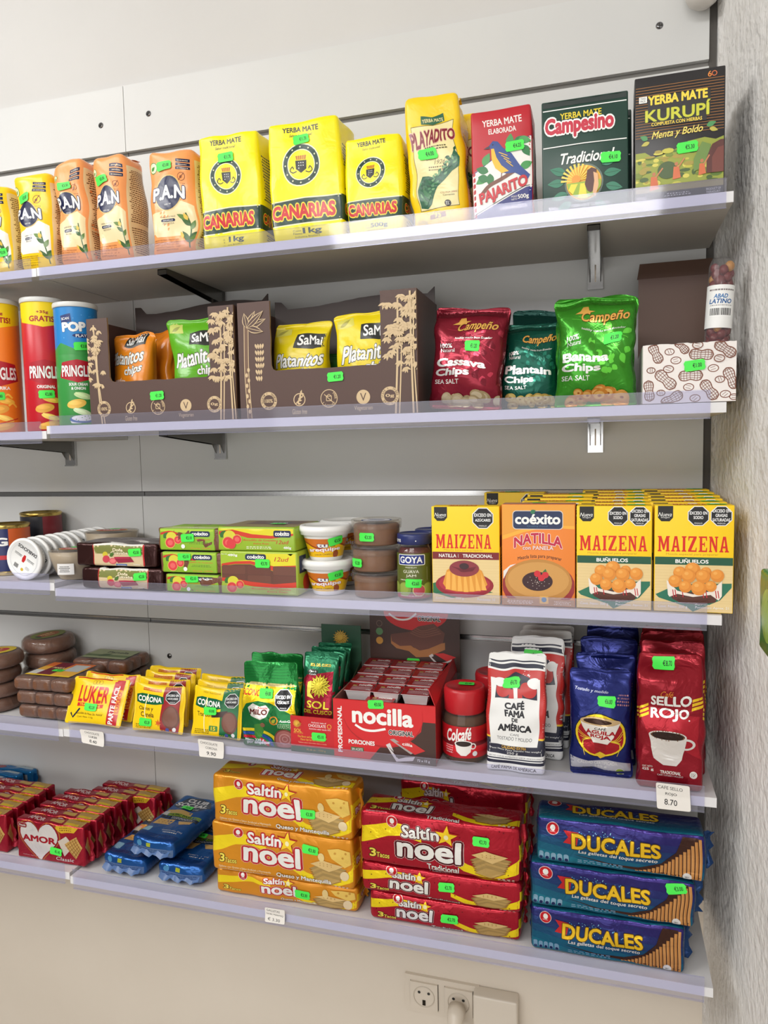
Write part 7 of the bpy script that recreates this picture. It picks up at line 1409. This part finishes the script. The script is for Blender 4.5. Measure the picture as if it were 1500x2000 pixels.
for k in range(5):
    c = dup(o, (XA - wA - .030 + .002 * math.sin(k * 3), -.208 + dA / 2 + .0292 * k, Z5L), .015 * math.sin(k * 2.3), None, 'red wafer pack, %s in the far left row' % nth[k])
b.sticker(o, .60, .68, '€1.45', -6)
xw = at(250, 1530, -.035)[0]
for k in range(2):
    c = dup(o, (XA, 0, Z5L), 0); c.location = (at(246, 1530, -.06)[0] + .004 * k, -.061 + .0295 * k, Z5L); c['label'] = ('red wafer pack set to the right at the row end, its heart half showing', 'red wafer pack at the row end, against the panel')[k]
# blue wafer packs behind at the far left
bb = Brick(.13, .021, .074, (28, 110, 168), 'foil', .004, .006, soft(.13, .021, .074, 160, .001, .0015, .05), .0001, .0045); T_ = bb.face('T'); T_.ell(.3, .5, .1, .05, (150, 40, 50)); T_.rect(.6, .1, .95, .5, (170, 190, 200)); A = bb.face('F'); A.rect(.1, .3, .6, .6, (190, 206, 220)); A.rect(.62, .1, .92, .5, (180, 186, 190))
hb_ = at(40, 1522, -.06)[2] - Z5L; bb_s = hb_ / .074; xr_ = XA - 1.5 * wA - .048
for k in range(3):
    q = bb.build('wafer_pack', None, (0, 0, 0)) if k == 0 else dup(q0)
    if k == 0: q0 = q; end_seal(q, .13, .021, .074, (24, 96, 150), 1, 171, 'foil', .012)
    q.location = (at((22, 36, 46)[k], 1510, -.05)[0] - .070, -.066 + .0262 * k, Z5L); q.scale.z = bb_s; q.rotation_euler = (0, 0, 0); grp(q, 'blue wafer pack at the far left, %s' % ('front of the three', 'middle of the three', 'against the panel')[k], 'wafer pack', 'blue wafer packs')
# blue savoury cracker packs lying flat
def club(A):
    B1 = (26, 70, 130); A.rect(0, 0, 1, .3, (40, 98, 160)); A.poly([(.2, .10), (.5, .04), (.8, .10), (.95, .24), (.7, .34), (.3, .34), (.06, .26)], (60, 72, 88)); A.text('CLUB', .52, .13, .52, .075, (236, 236, 236), .04, rot=0, sh=.1); A.text('SOCIAL', .48, .22, .76, .08, (236, 236, 236), .04, sh=.1); A.text('ORIGINAL', .5, .30, .5, .03, (190, 200, 210), .01)
    A.poly([(.1, .38), (.4, .36), (.7, .38), (.7, .45), (.1, .45)], (206, 170, 100)); A.rect(.1, .45, 1, .50, (140, 170, 60)); A.text('MUSIC PASS', .5, .475, .5, .03, (30, 40, 30), .03); A.rect(.1, .50, 1, .56, (30, 40, 60)); A.rect(.0, .42, .2, .5, (206, 206, 206)); A.greek(.3, .51, .6, .04, 2, (200, 206, 214), 4)
    A.poly([(.14, .58), (.5, .56), (.46, .68), (.1, .70)], (222, 180, 110)); [A.ell(.2 + .08 * (k % 3), .61 + .04 * (k // 3), .012, .012, (180, 130, 70), 8) for k in range(6)]; A.poly([(.6, .58), (.9, .56), (.9, .62), (.7, .66)], (222, 180, 110)); A.rrect(.06, .76, .24, .86, .04, (150, 200, 226)); A.text('Contenido neto: 216 g', .70, .80, .44, .03, WHT, .0); A.greek(.5, .82, .4, .03, 1, WHT, 4); A.rect(0, .88, 1, 1, (24, 64, 126))
def club_pack(x, y, z, rz, label, seed):
    w, d, h = .093, .172, .033; b = Brick(w, d, h, (30, 84, 150), 'foil', .009, .007, soft(w, d, h, seed, .0016, .003, .05), .0001, .0045); club(b.face('T')); F = b.face('F'); F.rect(0, .45, 1, 1, (96, 124, 168)); F.greek(.1, .5, .8, .4, 4, (60, 90, 140), seed); F.ell(.2, .3, .06, .06, (90, 160, 210)); F.rect(.4, .2, .5, .4, (190, 200, 60))
    o = b.build('savoury_cracker_pack', None, (x, y, z), rz); grp(o, label, 'cracker pack', 'blue savoury cracker packs')
    R = random.Random(seed); mb = MB(); V = [(w * (.86 * k / 10 - .43), -d / 2 + .002 - .011 * j / 2, h * .45 + .004 * math.sin(k * 1.9 + j) * (j > 0) - .004 * j) for j in range(3) for k in range(11)]; mb.add(V, [(j * 11 + k, (j + 1) * 11 + k, (j + 1) * 11 + k + 1, j * 11 + k + 1) for j in range(2) for k in range(10)], M((84, 112, 158), 'film')); q = mb.build('end_seal', o); return o, b
yc = -.118; xL, xR = xat(247, -.20, Z5), xat(349, -.20, Z5)
o1, b1 = club_pack(xL - .002, yc, Z5 + .002, -.02, 'blue savoury cracker pack lying on the shelf next to the red wafers', 181); o2, b2 = club_pack(xR + .003, yc + .002, Z5 + .002, .03, 'blue savoury cracker pack lying on the shelf by the golden packs', 185)
b2.sticker(o2, .35, .42, '€2.00', 0, 'T')
o3, b3 = club_pack((xL + xR) / 2 + .006, yc + .004, Z5 + .041, -.05, 'blue savoury cracker pack lying on top of the other two', 189); b3.sticker(o3, .45, .30, '€2.00', 0, 'T')
# ------------------------------------------------------------------ handwritten price cards on the rails
def card(i, corners, lines, label, dy=0.0):
    y = -D - .0042 - dy; P = [at(px, py, y) for px, py in corners]; c = (P[0] + P[2]) / 2; o_ = None
    mb = MB(); tl, tr, br, bl = [p - c for p in P]; W_, H_ = np.linalg.norm(tr - tl), np.linalg.norm(bl - tl)
    def f(x, y_, off):
        u, v = np.asarray(x) / W_, 1 - np.asarray(y_) / H_; p = (tl[None] * ((1 - u) * (1 - v))[:, None] + tr[None] * (u * (1 - v))[:, None] + br[None] * (u * v)[:, None] + bl[None] * ((1 - u) * v)[:, None]); p[:, 1] += -off - .006 * (v - .5) * (v > .5); return p
    A = Art(W_, H_, 'ink'); A.rrect(0, 0, 1, 1, .06, (226, 221, 214), 'card')
    for t, x, yy_, w_, h_ in lines: A.text(t, x, yy_, w_, h_, (40, 38, 40), .0 if len(t) > 5 else .01, rot=-3)
    A.emit(mb, f, .004, .0001); q = Art(W_, H_); q.rrect(0, 0, 1, 1, .06, (206, 200, 192)); q.emit(mb, lambda x, y_, off: f(x, y_, -.0004), .004); return grp(mb.build('price_card', None, c), label, 'price card', 'handwritten price cards')
card(3, ((155, 1424), (202, 1430), (205, 1458), (162, 1449)), (('CHOCOLATE', .5, .2, .6, .16), ('LUKER', .52, .48, .36, .15), ('8.40', .52, .78, .32, .2)), 'small handwritten price card under the yellow and red chocolate packets')
card(3, ((386, 1443), (437, 1450), (438, 1481), (391, 1476)), (('CHOCOLATE', .42, .2, .66, .14), ('CORONA', .5, .48, .46, .14), ('9.90', .5, .78, .38, .2)), 'small handwritten price card under the traditional chocolate packets')
card(3, ((1281, 1528), (1347, 1536), (1349, 1584), (1283, 1577)), (('CAFE SELLO', .42, .17, .74, .13), ('ROJO', .44, .42, .34, .13), ('8.70', .42, .72, .38, .22)), 'handwritten price card under the red foil coffee bags')
card(4, ((517, 1772), (556, 1778), (557, 1804), (519, 1798)), (('GALLETAS', .42, .18, .66, .15), ('NOEL MANTEQ', .5, .46, .84, .13), ('€ 3.30', .45, .78, .62, .2)), 'handwritten price card under the golden cracker packs')
# green packet hanging on the stucco wall at the right edge
d_ = _fw + _r2 * (1494 - 750) / F_PX + _u2 * (1000 - 1200) / F_PX; p = CAM + d_ * ((WX - .008 - CAM[0]) / d_[0])
b = Brick(.010, .09, .085, (58, 128, 46), 'film', .003, .01, soft(.010, .09, .085, 7, .0008, .001, .05), .0001, .005); b.face('L').ell(.5, .5, .3, .3, (150, 180, 70))
o = grp(b.build('hanging_packet', None, (WX - .0085, p[1] - .045, p[2] - .035), 0), 'green packet edge hanging on the stucco wall at the right', 'packet')
mb = MB(); mb.box(-.001, .0085, -.001, .001, .080, .100, M((180, 180, 180), 'metal')); mb.build('hook', o)
